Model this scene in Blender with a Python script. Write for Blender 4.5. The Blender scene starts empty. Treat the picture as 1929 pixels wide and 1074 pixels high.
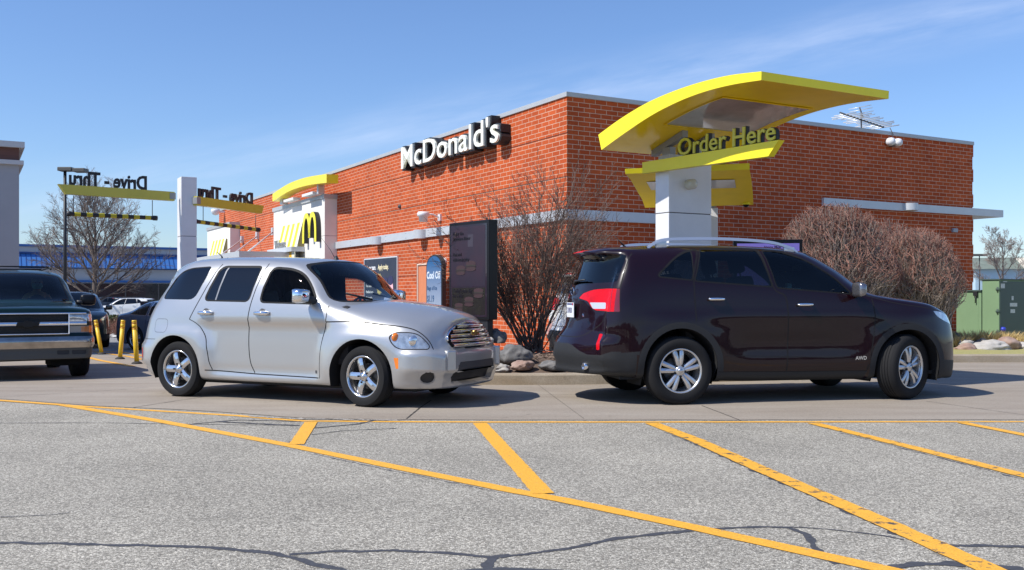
import bpy, bmesh, math, random
from mathutils import Vector, Matrix, noise
from mathutils.bvhtree import BVHTree
R = math.radians
S = bpy.context.scene
COL = S.collection
# ---------------- camera, sky, sun, exposure ----------------
CAMH, FPX, HY, CX = 1.19, 1822.0, 557.0, 964.5
cd = bpy.data.cameras.new('camera'); cam = bpy.data.objects.new('camera', cd); COL.objects.link(cam)
cam.location = (0, 0, CAMH); cam.rotation_euler = (R(90), 0, 0)
cd.lens = FPX / 1929 * 36; cd.sensor_width = 36; cd.shift_y = 20 / 1929
cd.clip_start = 0.05; cd.clip_end = 3000
S.camera = cam
SUN_EL = R(49); TH = R(26)                      # direction to the sun: left of the camera and a little behind
SUNV = Vector((-math.cos(TH) * math.cos(SUN_EL), -math.sin(TH) * math.cos(SUN_EL), math.sin(SUN_EL)))
W = bpy.data.worlds.new('World'); S.world = W; W.use_nodes = True
nt = W.node_tree; N = nt.nodes; LK = nt.links
bg = N['Background']; bg.inputs['Strength'].default_value = 0.115
sky = N.new('ShaderNodeTexSky'); sky.sky_type = 'NISHITA'; sky.sun_disc = False
sky.sun_elevation = SUN_EL; sky.sun_rotation = math.atan2(SUNV.x, SUNV.y)
sky.air_density = 1.15; sky.dust_density = 0.35; sky.ozone_density = 3.2; sky.altitude = 200
def vdir(u, v): return Vector(((u - CX) / FPX, 1, -(v - HY) / FPX)).normalized()
tc = N.new('ShaderNodeTexCoord')
nn = vdir(1120, 170).cross(vdir(1929, 5)).normalized()
def wmath(op, a, b=None, c=None):
    m = N.new('ShaderNodeMath'); m.operation = op
    for i, x in enumerate((a, b, c)):
        if x is None: continue
        if isinstance(x, (int, float)): m.inputs[i].default_value = x
        else: LK.new(x, m.inputs[i])
    return m.outputs[0]
def wdot(vec):
    d = N.new('ShaderNodeVectorMath'); d.operation = 'DOT_PRODUCT'; LK.new(tc.outputs['Generated'], d.inputs[0]); d.inputs[1].default_value = vec; return d.outputs['Value']
along = vdir(1525, 85); tang = nn.cross(along).normalized()
cmb = N.new('ShaderNodeCombineXYZ')
LK.new(wmath('MULTIPLY', wdot(tang), 3.5), cmb.inputs[0]); LK.new(wmath('MULTIPLY', wdot(nn), 22.0), cmb.inputs[1])
cn = N.new('ShaderNodeTexNoise'); LK.new(cmb.outputs[0], cn.inputs['Vector']); cn.inputs['Scale'].default_value = 1.6; cn.inputs['Detail'].default_value = 7; cn.inputs['Roughness'].default_value = .6
band = wmath('POWER', wmath('MAXIMUM', wmath('SUBTRACT', 1.0, wmath('ABSOLUTE', wmath('MULTIPLY', wdot(nn), 21.0))), 0.0), 1.6)
front = wmath('MULTIPLY', wmath('MAXIMUM', wdot(along), 0.0), 1.0)
thin = wmath('MULTIPLY', wmath('MAXIMUM', wmath('SUBTRACT', cn.outputs['Fac'], .38), 0.0), 1.5)
cl = wmath('MINIMUM', wmath('MULTIPLY', wmath('MULTIPLY', band, front), wmath('ADD', wmath('MULTIPLY', thin, .70), .06)), 1.0)
cl2 = wmath('ADD', cl, wmath('MULTIPLY', thin, .008))
mx = N.new('ShaderNodeMix'); mx.data_type = 'RGBA'; LK.new(cl2, mx.inputs['Factor']); sk2 = N.new('ShaderNodeMix'); sk2.data_type = 'RGBA'; sk2.blend_type = 'MULTIPLY'; sk2.inputs['Factor'].default_value = 1; LK.new(sky.outputs[0], sk2.inputs['A']); sk2.inputs['B'].default_value = (.86, 1.0, 1.27, 1); LK.new(sk2.outputs['Result'], mx.inputs['A']); mx.inputs['B'].default_value = (6.5, 7.4, 9.4, 1)
LK.new(mx.outputs['Result'], bg.inputs['Color'])
sd = bpy.data.lights.new('sun', 'SUN'); sd.energy = 5.0; sd.angle = R(.5); sd.color = (1, .955, .88)
so = bpy.data.objects.new('sun', sd); COL.objects.link(so); so.rotation_euler = SUNV.to_track_quat('Z', 'Y').to_euler(); so.location = (-20, -10, 30)
S.view_settings.view_transform = 'Standard'; S.view_settings.look = 'None'; S.view_settings.exposure = 0.14; S.view_settings.gamma = 1
S.cycles.max_bounces = 8; S.cycles.transparent_max_bounces = 16

# ---------------- terrain height and pixel -> place ----------------
def sst(a, b, x):
    t = min(1, max(0, (x - a) / (b - a))); return t * t * (3 - 2 * t)
def gz(x, y):
    k = 1 - sst(-6.5, -1.5, x)
    z = 0.0
    if y > 11: z = -.0225 * (min(y, 28) - 11)
    if y > 28: z -= .006 * (min(y, 75) - 28)
    return z * k
def gnd(u, v, h=0.0):
    Y = 10.0
    for _ in range(60):
        z = gz((u - CX) / FPX * Y, Y) + h
        Y = .5 * Y + .5 * min(400, max(1, (CAMH - z) * FPX / max(v - HY, 1)))
    return Vector(((u - CX) / FPX * Y, Y, z))
def px(u, v, Y): return Vector(((u - CX) / FPX * Y, Y, CAMH - (v - HY) / FPX * Y))

# ---------------- materials ----------------
MATS = {}
def mat(name, col, rough=.6, metal=0., coat=0., var=0., vs=8., bump=0., bs=40., emis=0., col2=None, spec=None, det=5, stretch=None):
    if name in MATS: return MATS[name]
    m = bpy.data.materials.new(name); m.use_nodes = True; t = m.node_tree; b = t.nodes['Principled BSDF']
    b.inputs['Base Color'].default_value = (*col, 1); b.inputs['Roughness'].default_value = rough; b.inputs['Metallic'].default_value = metal
    b.inputs['Coat Weight'].default_value = coat; b.inputs['Coat Roughness'].default_value = .04
    if spec is not None: b.inputs['Specular IOR Level'].default_value = spec
    if emis: b.inputs['Emission Color'].default_value = (*col, 1); b.inputs['Emission Strength'].default_value = emis
    co = t.nodes.new('ShaderNodeTexCoord'); vec = co.outputs['Object']
    if stretch:
        mp = t.nodes.new('ShaderNodeMapping'); mp.inputs['Scale'].default_value = stretch; t.links.new(vec, mp.inputs[0]); vec = mp.outputs[0]
    if var or col2:
        n = t.nodes.new('ShaderNodeTexNoise'); n.inputs['Scale'].default_value = vs; n.inputs['Detail'].default_value = det; n.inputs['Roughness'].default_value = .65; t.links.new(vec, n.inputs['Vector'])
        r = t.nodes.new('ShaderNodeMapRange'); r.inputs['From Min'].default_value = .3; r.inputs['From Max'].default_value = .7; t.links.new(n.outputs['Fac'], r.inputs['Value'])
        x = t.nodes.new('ShaderNodeMix'); x.data_type = 'RGBA'; t.links.new(r.outputs[0], x.inputs['Factor'])
        c2 = col2 or tuple(c * (1 + var) for c in col); c1 = col if col2 else tuple(c * (1 - var) for c in col)
        x.inputs['A'].default_value = (*c1, 1); x.inputs['B'].default_value = (*c2, 1); t.links.new(x.outputs['Result'], b.inputs['Base Color'])
    if bump:
        n2 = t.nodes.new('ShaderNodeTexNoise'); n2.inputs['Scale'].default_value = bs; n2.inputs['Detail'].default_value = 6; t.links.new(vec, n2.inputs['Vector'])
        bp = t.nodes.new('ShaderNodeBump'); bp.inputs['Strength'].default_value = bump; bp.inputs['Distance'].default_value = .01; t.links.new(n2.outputs['Fac'], bp.inputs['Height']); t.links.new(bp.outputs[0], b.inputs['Normal'])
    MATS[name] = m; return m
def mnode(m, kind, **kw):
    n = m.node_tree.nodes.new(kind)
    for k, v in kw.items(): setattr(n, k, v)
    return n
def glassmat(name, tint, refl=1.0, ior=1.45):
    if name in MATS: return MATS[name]
    m = bpy.data.materials.new(name); m.use_nodes = True; t = m.node_tree; t.nodes.remove(t.nodes['Principled BSDF'])
    tr = t.nodes.new('ShaderNodeBsdfTransparent'); tr.inputs[0].default_value = (*tint, 1)
    gl = t.nodes.new('ShaderNodeBsdfGlossy'); gl.inputs['Roughness'].default_value = .015; gl.inputs[0].default_value = (refl, refl, refl, 1)
    fr = t.nodes.new('ShaderNodeFresnel'); fr.inputs['IOR'].default_value = ior
    mi = t.nodes.new('ShaderNodeMixShader'); t.links.new(fr.outputs[0], mi.inputs[0]); t.links.new(tr.outputs[0], mi.inputs[1]); t.links.new(gl.outputs[0], mi.inputs[2])
    t.links.new(mi.outputs[0], t.nodes['Material Output'].inputs[0]); MATS[name] = m; return m

# ---------------- mesh builder ----------------
class MB:
    def __init__(s): s.v = []; s.f = []; s.m = []; s.sm = []; s.T = Matrix()
    def add(s, vs, fs, mi=0, smooth=False, T=None):
        o = len(s.v); M = s.T if T is None else s.T @ T
        s.v += [M @ Vector(p) for p in vs]; s.f += [[o + i for i in f] for f in fs]; s.m += [mi] * len(fs); s.sm += [smooth] * len(fs); return s
    def box(s, a, b, mi=0, T=None, bev=0):
        x0, y0, z0 = a; x1, y1, z1 = b
        if bev:
            bm = bmesh.new(); bmesh.ops.create_cube(bm, size=1)
            for v in bm.verts: v.co = Vector((x0 if v.co.x < 0 else x1, y0 if v.co.y < 0 else y1, z0 if v.co.z < 0 else z1))
            bmesh.ops.bevel(bm, geom=bm.edges[:], offset=bev, segments=2, profile=.6, affect='EDGES')
            bm.verts.ensure_lookup_table(); vs = [v.co.copy() for v in bm.verts]; fs = [[v.index for v in f.verts] for f in bm.faces]; bm.free()
            return s.add(vs, fs, mi, False, T)
        vs = [(x0, y0, z0), (x1, y0, z0), (x1, y1, z0), (x0, y1, z0), (x0, y0, z1), (x1, y0, z1), (x1, y1, z1), (x0, y1, z1)]
        return s.add(vs, [(3, 2, 1, 0), (4, 5, 6, 7), (0, 1, 5, 4), (1, 2, 6, 5), (2, 3, 7, 6), (3, 0, 4, 7)], mi, False, T)
    def tube(s, pts, rad, n=8, mi=0, smooth=True, caps=True, T=None):
        pts = [Vector(p) for p in pts]; k = len(pts)
        if not hasattr(rad, '__len__'): rad = [rad] * k
        vs = []; up = None
        for i, p in enumerate(pts):
            d = (pts[min(i + 1, k - 1)] - pts[max(i - 1, 0)]).normalized()
            if up is None: up = Vector((0, 0, 1)) if abs(d.z) < .9 else Vector((1, 0, 0))
            a = d.cross(up)
            if a.length < 1e-4: a = d.cross(Vector((.3, 1, .2)))
            a.normalize(); b = d.cross(a); up = -b if False else up
            for j in range(n):
                t = 2 * math.pi * j / n; vs.append(p + (a * math.cos(t) + b * math.sin(t)) * rad[i])
        fs = [(i * n + j, i * n + (j + 1) % n, (i + 1) * n + (j + 1) % n, (i + 1) * n + j) for i in range(k - 1) for j in range(n)]
        if caps: fs += [tuple(range(n))[::-1], tuple((k - 1) * n + j for j in range(n))]
        return s.add(vs, fs, mi, smooth, T)
    def prism(s, poly, d0, d1, mi=0, T=None, axis='y'):
        """poly in (a, b) extruded from d0 to d1 along the axis; a,b = x,z for 'y'; y,z for 'x'; x,y for 'z'"""
        def P(a, b, d): return {'y': (a, d, b), 'x': (d, a, b), 'z': (a, b, d)}[axis]
        n = len(poly); vs = [P(a, b, d0) for a, b in poly] + [P(a, b, d1) for a, b in poly]
        fs = [tuple(range(n)), tuple(range(2 * n - 1, n - 1, -1))] + [(i, i + n, (i + 1) % n + n, (i + 1) % n) for i in range(n)]
        return s.add(vs, fs, mi, False, T)
    def lathe(s, prof, n=24, mi=0, axis='z', c=(0, 0, 0), smooth=True, T=None, a0=0, a1=2 * math.pi):
        """prof: (r, h) pairs"""
        vs = []; full = abs(a1 - a0 - 2 * math.pi) < 1e-6; m = n if full else n + 1
        for r, h in prof:
            for j in range(m):
                t = a0 + (a1 - a0) * j / n; x, y = r * math.cos(t), r * math.sin(t)
                p = {'z': (x, y, h), 'y': (x, h, y), 'x': (h, x, y)}[axis]; vs.append((p[0] + c[0], p[1] + c[1], p[2] + c[2]))
        fs = [(i * m + j, i * m + (j + 1) % m, (i + 1) * m + (j + 1) % m, (i + 1) * m + j) for i in range(len(prof) - 1) for j in range(n)]
        return s.add(vs, fs, mi, smooth, T)
    def grid(s, rows, mi=0, smooth=True, close=False, T=None):
        k = len(rows[0]); vs = [p for r in rows for p in r]
        fs = [(i * k + j, i * k + (j + 1) % k, (i + 1) * k + (j + 1) % k, (i + 1) * k + j) for i in range(len(rows) - 1) for j in range(k if close else k - 1)]
        return s.add(vs, fs, mi, smooth, T)
    def build(s, name, mats, parent=None, fixn=True, uv=False):
        me = bpy.data.meshes.new(name); me.from_pydata([tuple(v) for v in s.v], [], s.f)
        if not isinstance(mats, (list, tuple)): mats = [mats]
        for m in mats: me.materials.append(m)
        me.polygons.foreach_set('material_index', s.m); me.polygons.foreach_set('use_smooth', s.sm)
        if fixn:
            bm = bmesh.new(); bm.from_mesh(me); bmesh.ops.recalc_face_normals(bm, faces=bm.faces[:]); bm.to_mesh(me); bm.free()
        if uv:
            ul = me.uv_layers.new(name='UVMap')
            for p in me.polygons:
                n = p.normal
                for li in p.loop_indices:
                    c = me.vertices[me.loops[li].vertex_index].co
                    ul.data[li].uv = (c.x, c.y) if abs(n.z) > .8 else ((c.x, c.z) if abs(n.y) > abs(n.x) else (c.y, c.z))
        me.update()
        o = bpy.data.objects.new(name, me); COL.objects.link(o)
        if parent: o.parent = parent
        return o
def tag(o, label=None, cat=None, group=None, kind=None):
    if label: o['label'] = label
    if cat: o['category'] = cat
    if group: o['group'] = group
    if kind: o['kind'] = kind
    return o
def empty(name, loc, rz=0, label=None, cat=None, group=None):
    o = bpy.data.objects.new(name, None); COL.objects.link(o); o.location = loc; o.rotation_euler = (0, 0, rz); o.empty_display_size = .3
    return tag(o, label, cat, group)
def shade_auto(o, ang=35):
    me = o.data; bm = bmesh.new(); bm.from_mesh(me)
    for f in bm.faces: f.smooth = True
    for e in bm.edges:
        if len(e.link_faces) == 2 and e.calc_face_angle(0) > R(ang): e.smooth = False
    bm.to_mesh(me); bm.free(); return o
def textmb(txt, size, depth=.02, bold=0., sx=1., align='LEFT', T=None, mb=None, mi=0, sidemi=None):
    """flat letters: x = reading direction, z = up, extruded from y=0 (front) to y=+depth"""
    cu = bpy.data.curves.new('t', 'FONT'); cu.body = txt; cu.size = size; cu.extrude = depth / 2; cu.offset = bold; cu.align_x = align; cu.resolution_u = 3
    ob = bpy.data.objects.new('t', cu); me = ob.to_mesh()
    vs = [(v.co.x * sx, depth / 2 - v.co.z, v.co.y) for v in me.vertices]
    fs = [list(p.vertices) for p in me.polygons]; mb = mb or MB()
    front = [abs(p.normal.z) > .9 and sum(me.vertices[i].co.z for i in p.vertices) > 0 for p in me.polygons]
    o = len(mb.v); M = mb.T if T is None else mb.T @ T
    mb.v += [M @ Vector(p) for p in vs]; mb.f += [[o + i for i in f] for f in fs]
    mb.m += [mi if (fr or sidemi is None) else sidemi for fr in front]; mb.sm += [False] * len(fs)
    ob.to_mesh_clear(); bpy.data.objects.remove(ob); bpy.data.curves.remove(cu); return mb
def arc_path(path, w):
    """polygon around a 2-D path, width w (number or list)"""
    n = len(path); L = []; Rr = []
    for i, p in enumerate(path):
        a = path[max(i - 1, 0)]; b = path[min(i + 1, n - 1)]; dx, dy = b[0] - a[0], b[1] - a[1]; l = math.hypot(dx, dy) or 1
        ww = (w[i] if hasattr(w, '__len__') else w) / 2; L.append((p[0] - dy / l * ww, p[1] + dx / l * ww)); Rr.append((p[0] + dy / l * ww, p[1] - dx / l * ww))
    return L + Rr[::-1]
class VP:
    """vertical plane through p with direction d: pixel -> (t along d, z)"""
    def __init__(s, p, d): l = math.hypot(d[0], d[1]); s.p = p; s.d = (d[0] / l, d[1] / l)
    def hit(s, u, v):
        r = (u - CX) / FPX; t = (r * s.p[1] - s.p[0]) / (s.d[0] - r * s.d[1]); Y = s.p[1] + t * s.d[1]
        return (t, CAMH - (v - HY) / FPX * Y)
# ================= materials of the setting =================
def asphalt(name, base, contrast, scale, tintv):
    m = mat(name, base, .9); t = m.node_tree; b = t.nodes['Principled BSDF']; ln = t.links.new
    co = mnode(m, 'ShaderNodeTexCoord')
    vo = mnode(m, 'ShaderNodeTexVoronoi'); vo.inputs['Scale'].default_value = scale; ln(co.outputs['Object'], vo.inputs['Vector'])
    vd = mnode(m, 'ShaderNodeTexVoronoi', feature='DISTANCE_TO_EDGE'); vd.inputs['Scale'].default_value = scale; ln(co.outputs['Object'], vd.inputs['Vector'])
    sp = mnode(m, 'ShaderNodeSeparateColor'); ln(vo.outputs['Color'], sp.inputs[0])
    rp = mnode(m, 'ShaderNodeValToRGB'); ln(sp.outputs[0], rp.inputs[0]); e = rp.color_ramp.elements
    e[0].position = 0; e[0].color = (*[c * (1 - contrast) for c in base], 1); e[1].position = 1; e[1].color = (*[c * (1 + contrast * 1.25) for c in base], 1)
    x = e.new(.55); x.color = (*base, 1); x = e.new(.2); x.color = (*[c * (1 - contrast * .55) * k for c, k in zip(base, tintv)], 1)
    mr = mnode(m, 'ShaderNodeMapRange'); ln(vd.outputs['Distance'], mr.inputs['Value']); mr.inputs['From Max'].default_value = .16; mr.inputs['To Min'].default_value = .38; mr.inputs['To Max'].default_value = 1
    big = mnode(m, 'ShaderNodeTexNoise'); big.inputs['Scale'].default_value = .8; big.inputs['Detail'].default_value = 6; ln(co.outputs['Object'], big.inputs['Vector'])
    mb_ = mnode(m, 'ShaderNodeMapRange'); ln(big.outputs['Fac'], mb_.inputs['Value']); mb_.inputs['From Min'].default_value = .3; mb_.inputs['From Max'].default_value = .7; mb_.inputs['To Min'].default_value = .84; mb_.inputs['To Max'].default_value = 1.12
    mu = mnode(m, 'ShaderNodeMath', operation='MULTIPLY'); ln(mr.outputs[0], mu.inputs[0]); ln(mb_.outputs[0], mu.inputs[1])
    vm = mnode(m, 'ShaderNodeVectorMath', operation='SCALE'); ln(rp.outputs[0], vm.inputs[0]); ln(mu.outputs[0], vm.inputs['Scale']); ln(vm.outputs[0], b.inputs['Base Color'])
    bp = mnode(m, 'ShaderNodeBump'); bp.inputs['Strength'].default_value = .55; bp.inputs['Distance'].default_value = .004; ln(mr.outputs[0], bp.inputs['Height']); ln(bp.outputs[0], b.inputs['Normal'])
    return m
M_asph = asphalt('asphalt', (.42, .388, .322), .54, 105, (1, .98, .95))
M_asph2 = asphalt('lot_asphalt', (.30, .30, .30), .4, 60, (1, 1, 1))
def concrete_mat(name, c1, c2):
    m = mat(name, c1, .85); t = m.node_tree; b = t.nodes['Principled BSDF']; ln = t.links.new
    co = mnode(m, 'ShaderNodeTexCoord'); out = None
    mp = mnode(m, 'ShaderNodeMapping'); mp.inputs['Scale'].default_value = (.35, 1.6, 1); ln(co.outputs['Object'], mp.inputs[0])
    a = mnode(m, 'ShaderNodeTexNoise'); a.inputs['Scale'].default_value = 1.3; a.inputs['Detail'].default_value = 8; a.inputs['Roughness'].default_value = .62; ln(mp.outputs[0], a.inputs['Vector'])
    f = mnode(m, 'ShaderNodeTexNoise'); f.inputs['Scale'].default_value = 60; f.inputs['Detail'].default_value = 4; ln(co.outputs['Object'], f.inputs['Vector'])
    r = mnode(m, 'ShaderNodeMapRange'); r.inputs['From Min'].default_value = .35; r.inputs['From Max'].default_value = .65; ln(a.outputs['Fac'], r.inputs['Value'])
    x = mnode(m, 'ShaderNodeMix', data_type='RGBA'); ln(r.outputs[0], x.inputs['Factor']); x.inputs['A'].default_value = (*c1, 1); x.inputs['B'].default_value = (*c2, 1)
    r2 = mnode(m, 'ShaderNodeMapRange'); r2.inputs['From Min'].default_value = .3; r2.inputs['From Max'].default_value = .7; r2.inputs['To Min'].default_value = .84; r2.inputs['To Max'].default_value = 1.12; ln(f.outputs['Fac'], r2.inputs['Value'])
    # oil spots
    o = mnode(m, 'ShaderNodeTexNoise'); o.inputs['Scale'].default_value = 4.5; o.inputs['Detail'].default_value = 3; ln(co.outputs['Object'], o.inputs['Vector'])
    r3 = mnode(m, 'ShaderNodeMapRange'); r3.inputs['From Min'].default_value = .66; r3.inputs['From Max'].default_value = .74; r3.inputs['To Min'].default_value = 1; r3.inputs['To Max'].default_value = .72; ln(o.outputs['Fac'], r3.inputs['Value'])
    mu = mnode(m, 'ShaderNodeMath', operation='MULTIPLY'); ln(r2.outputs[0], mu.inputs[0]); ln(r3.outputs[0], mu.inputs[1])
    vm = mnode(m, 'ShaderNodeVectorMath', operation='SCALE'); ln(x.outputs['Result'], vm.inputs[0]); ln(mu.outputs[0], vm.inputs['Scale']); ln(vm.outputs[0], b.inputs['Base Color'])
    bp = mnode(m, 'ShaderNodeBump'); bp.inputs['Strength'].default_value = .25; bp.inputs['Distance'].default_value = .003; ln(f.outputs['Fac'], bp.inputs['Height']); ln(bp.outputs[0], b.inputs['Normal'])
    return m
M_conc = concrete_mat('lane_concrete', (.265, .222, .175), (.325, .28, .228))
M_kerb = concrete_mat('kerb_concrete', (.40, .35, .28), (.25, .19, .12))
def worn(name, col, thr, under, sc=22.):
    """paint or sealer with worn-through flecks showing what lies under it"""
    m = mat(name, col, .7); t = m.node_tree; b = t.nodes['Principled BSDF']; ln = t.links.new; co = mnode(m, 'ShaderNodeTexCoord')
    n = mnode(m, 'ShaderNodeTexNoise'); n.inputs['Scale'].default_value = sc; n.inputs['Detail'].default_value = 8; n.inputs['Roughness'].default_value = .75; ln(co.outputs['Object'], n.inputs['Vector'])
    r = mnode(m, 'ShaderNodeMapRange'); r.inputs['From Min'].default_value = thr; r.inputs['From Max'].default_value = thr + .035; ln(n.outputs['Fac'], r.inputs['Value'])
    n2 = mnode(m, 'ShaderNodeTexNoise'); n2.inputs['Scale'].default_value = 120; n2.inputs['Detail'].default_value = 3; ln(co.outputs['Object'], n2.inputs['Vector'])
    r2 = mnode(m, 'ShaderNodeMapRange'); r2.inputs['From Min'].default_value = .35; r2.inputs['From Max'].default_value = .65; r2.inputs['To Min'].default_value = .78; r2.inputs['To Max'].default_value = 1.15; ln(n2.outputs['Fac'], r2.inputs['Value'])
    vm = mnode(m, 'ShaderNodeVectorMath', operation='SCALE'); vm.inputs[0].default_value = col; ln(r2.outputs[0], vm.inputs['Scale'])
    x = mnode(m, 'ShaderNodeMix', data_type='RGBA'); ln(r.outputs[0], x.inputs['Factor']); ln(vm.outputs[0], x.inputs['A']); x.inputs['B'].default_value = (*under, 1); ln(x.outputs['Result'], b.inputs['Base Color'])
    return m
M_yel = worn('marking_paint', (.78, .385, .035), .61, (.26, .22, .15))
M_yel2 = worn('cracked_marking_paint', (.78, .385, .035), .56, (.07, .065, .06), 10.)
M_tar = mat('crack_sealant', (.055, .056, .064), .8, var=.3, vs=30)
def brickmat():
    m = mat('brick', (.5, .2, .1), .9, spec=.08); t = m.node_tree; b = t.nodes['Principled BSDF']; ln = t.links.new
    uv = mnode(m, 'ShaderNodeUVMap'); br = mnode(m, 'ShaderNodeTexBrick'); ln(uv.outputs[0], br.inputs['Vector'])
    br.offset = .5; br.inputs['Scale'].default_value = 1; br.inputs['Brick Width'].default_value = .266; br.inputs['Row Height'].default_value = .0917
    br.inputs['Mortar Size'].default_value = .0056; br.inputs['Mortar Smooth'].default_value = .1; br.inputs['Bias'].default_value = 0
    br.inputs['Color1'].default_value = (.52, .105, .034, 1); br.inputs['Color2'].default_value = (.41, .075, .026, 1); br.inputs['Mortar'].default_value = (.62, .44, .32, 1)
    n = mnode(m, 'ShaderNodeTexNoise'); n.inputs['Scale'].default_value = 1.2; n.inputs['Detail'].default_value = 9; n.inputs['Roughness'].default_value = .7; ln(uv.outputs[0], n.inputs['Vector'])
    r = mnode(m, 'ShaderNodeMapRange'); r.inputs['From Min'].default_value = .3; r.inputs['From Max'].default_value = .7; r.inputs['To Min'].default_value = .85; r.inputs['To Max'].default_value = 1.13; ln(n.outputs['Fac'], r.inputs['Value'])
    vm = mnode(m, 'ShaderNodeVectorMath', operation='SCALE'); ln(br.outputs['Color'], vm.inputs[0]); ln(r.outputs[0], vm.inputs['Scale']); ln(vm.outputs[0], b.inputs['Base Color'])
    inv = mnode(m, 'ShaderNodeMath', operation='SUBTRACT'); inv.inputs[0].default_value = 1; ln(br.outputs['Fac'], inv.inputs[1])
    bp = mnode(m, 'ShaderNodeBump'); bp.inputs['Strength'].default_value = .5; bp.inputs['Distance'].default_value = .006; ln(inv.outputs[0], bp.inputs['Height']); ln(bp.outputs[0], b.inputs['Normal'])
    return m
M_brick = brickmat()
M_white = mat('white_panel', (.74, .74, .75), .45, var=.04, vs=3)
M_portal = mat('portal_render', (.78, .75, .69), .8, var=.04, vs=2)
M_alu = mat('pale_metal', (.56, .58, .60), .4, metal=.25, var=.05, vs=3)
M_cop = mat('coping_metal', (.46, .47, .47), .45, metal=.2, var=.05, vs=2)
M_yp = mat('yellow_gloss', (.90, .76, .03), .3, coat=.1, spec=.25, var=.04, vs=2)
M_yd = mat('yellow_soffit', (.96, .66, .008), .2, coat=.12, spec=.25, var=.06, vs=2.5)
M_blk = mat('black_matt', (.018, .019, .022), .5)
M_blkg = mat('black_gloss', (.010, .010, .012), .3, spec=.3)
M_dgrey = mat('dark_grey', (.06, .06, .065), .6)
M_mulch = mat('mulch', (.085, .055, .038), .95, col2=(.17, .12, .09), vs=45, bump=1, bs=60)
M_grass = mat('dry_grass', (.42, .36, .15), .95, col2=(.26, .26, .09), vs=30, bump=1, bs=70)
def S_(o): o['kind'] = 'structure'; return o
def copy_tree(o, parent=None):
    c = o.copy(); COL.objects.link(c); c.parent = parent
    for ch in list(o.children): copy_tree(ch, c)
    return c

def islands(mb):
    # split a builder into its separate pieces
    par = list(range(len(mb.v)))
    def fd(a):
        while par[a] != a: par[a] = par[par[a]]; a = par[a]
        return a
    for f in mb.f:
        for i in f[1:]: par[fd(i)] = fd(f[0])
    gs = {}
    for k, f in enumerate(mb.f): gs.setdefault(fd(f[0]), []).append(k)
    out = []
    for ks in gs.values():
        q = MB(); mp = {}
        for k in ks:
            ids = []
            for i in mb.f[k]:
                if i not in mp: mp[i] = len(q.v); q.v.append(mb.v[i])
                ids.append(mp[i])
            q.f.append(ids); q.m.append(mb.m[k]); q.sm.append(mb.sm[k])
        out.append(q)
    return out
def build_each(mb, name, mats, parent, **kw):
    for q in islands(mb): o = q.build(name, mats, parent, **kw)
    return o
# ================= ground =================
g = MB(); xs = [-900, -400, -200, -110, -70, -50, -40] + [-34 + i for i in range(29)] + [-5 + .5 * i for i in range(21)] + [6 + i for i in range(20)] + [30, 40, 60, 110, 200, 400, 900]
ys = [-300, -100, -40, -15, -5, -2] + [i * .5 for i in range(80)] + [40 + i for i in range(0, 38, 2)] + [78, 90, 120, 180, 300, 600, 1500]
g.grid([[(x, y, gz(x, y)) for x in xs] for y in ys], smooth=True); S_(g.build('ground', M_asph))
ep = [gnd(-700, 716), gnd(-300, 733), gnd(0, 752), gnd(180, 765.5), gnd(340, 772), gnd(448, 779), gnd(560, 788), gnd(720, 791), gnd(960, 792), gnd(1929, 791.5), gnd(2600, 791)]
def edge_y(x):
    for a, b in zip(ep, ep[1:]):
        if a.x <= x <= b.x: return a.y + (b.y - a.y) * (x - a.x) / (b.x - a.x)
    return ep[0].y if x < ep[0].x else ep[-1].y
g = MB(); rows = []
cxs = [-14 + .25 * i for i in range(150)]
for k in range(40):
    row = []
    for x in cxs:
        e = edge_y(x) + .03 * noise.noise(Vector((x * 2.2, 0, 3))) * (1 if k == 0 else 0); f = 24.0; y = e + (f - e) * k / 39; row.append((x, y, gz(x, y) + .005))
    rows.append(row)
g.grid(rows); S_(g.build('concrete_lane', M_conc))
# far lot behind (cooler grey)
g = MB(); g.grid([[(x, y, gz(x, y) + .004) for x in [-90, -60, -40] + [-36 + i for i in range(36)] + [5, 20, 60]] for y in [24 + i for i in range(0, 55)] + [90, 110]])
S_(g.build('parking_lot', M_asph2))
def ribbon(pts, w, lift, mb, jag=0., seed=1, step=.08, ext=True):
    """strip on the ground along world points"""
    P = [Vector(p) for p in pts]; out = []; rnd = random.Random(seed)
    for a, b in zip(P, P[1:]):
        n = max(1, int((b - a).length / step))
        for i in range(n): out.append(a.lerp(b, i / n))
    out.append(P[-1]); L = []; Rr = []
    for i, p in enumerate(out):
        d = out[min(i + 1, len(out) - 1)] - out[max(i - 1, 0)]; d.z = 0; d.normalize(); s = Vector((-d.y, d.x, 0))
        wl = w / 2 + jag * (noise.noise(p * 9 + Vector((seed, 0, 0))) + .5 * noise.noise(p * 30 + Vector((seed, 5, 0))))
        wr = w / 2 + jag * (noise.noise(p * 9 + Vector((seed, 9, 4))) + .5 * noise.noise(p * 30 + Vector((seed, 2, 7))))
        for q, lst, sg, ww in ((p, L, 1, wl), (p, Rr, -1, wr)):
            v = q + s * sg * max(ww, .002); lst.append((v.x, v.y, gz(v.x, v.y) + lift))
    mb.grid([L, Rr], smooth=False)
def gp(*uv): return [gnd(u, v) for u, v in uv]
g = MB()
ribbon(gp((-700, 719), (-300, 736), (0, 755), (119, 763.5)), .10, .006, g, .006, 1)
ribbon(gp((119, 763.5), (299, 774.5), (448, 783.5), (523, 790), (572, 793.5), (720, 794.8), (960, 795.5), (1400, 795.3), (1810, 794.8)), .085, .003, g, .008, 2)
ribbon(gp((1810, 794.8), (2500, 795)), .07, .003, g, .02, 3)
S_(g.build('lane_edge_marking', M_yel))
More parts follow.
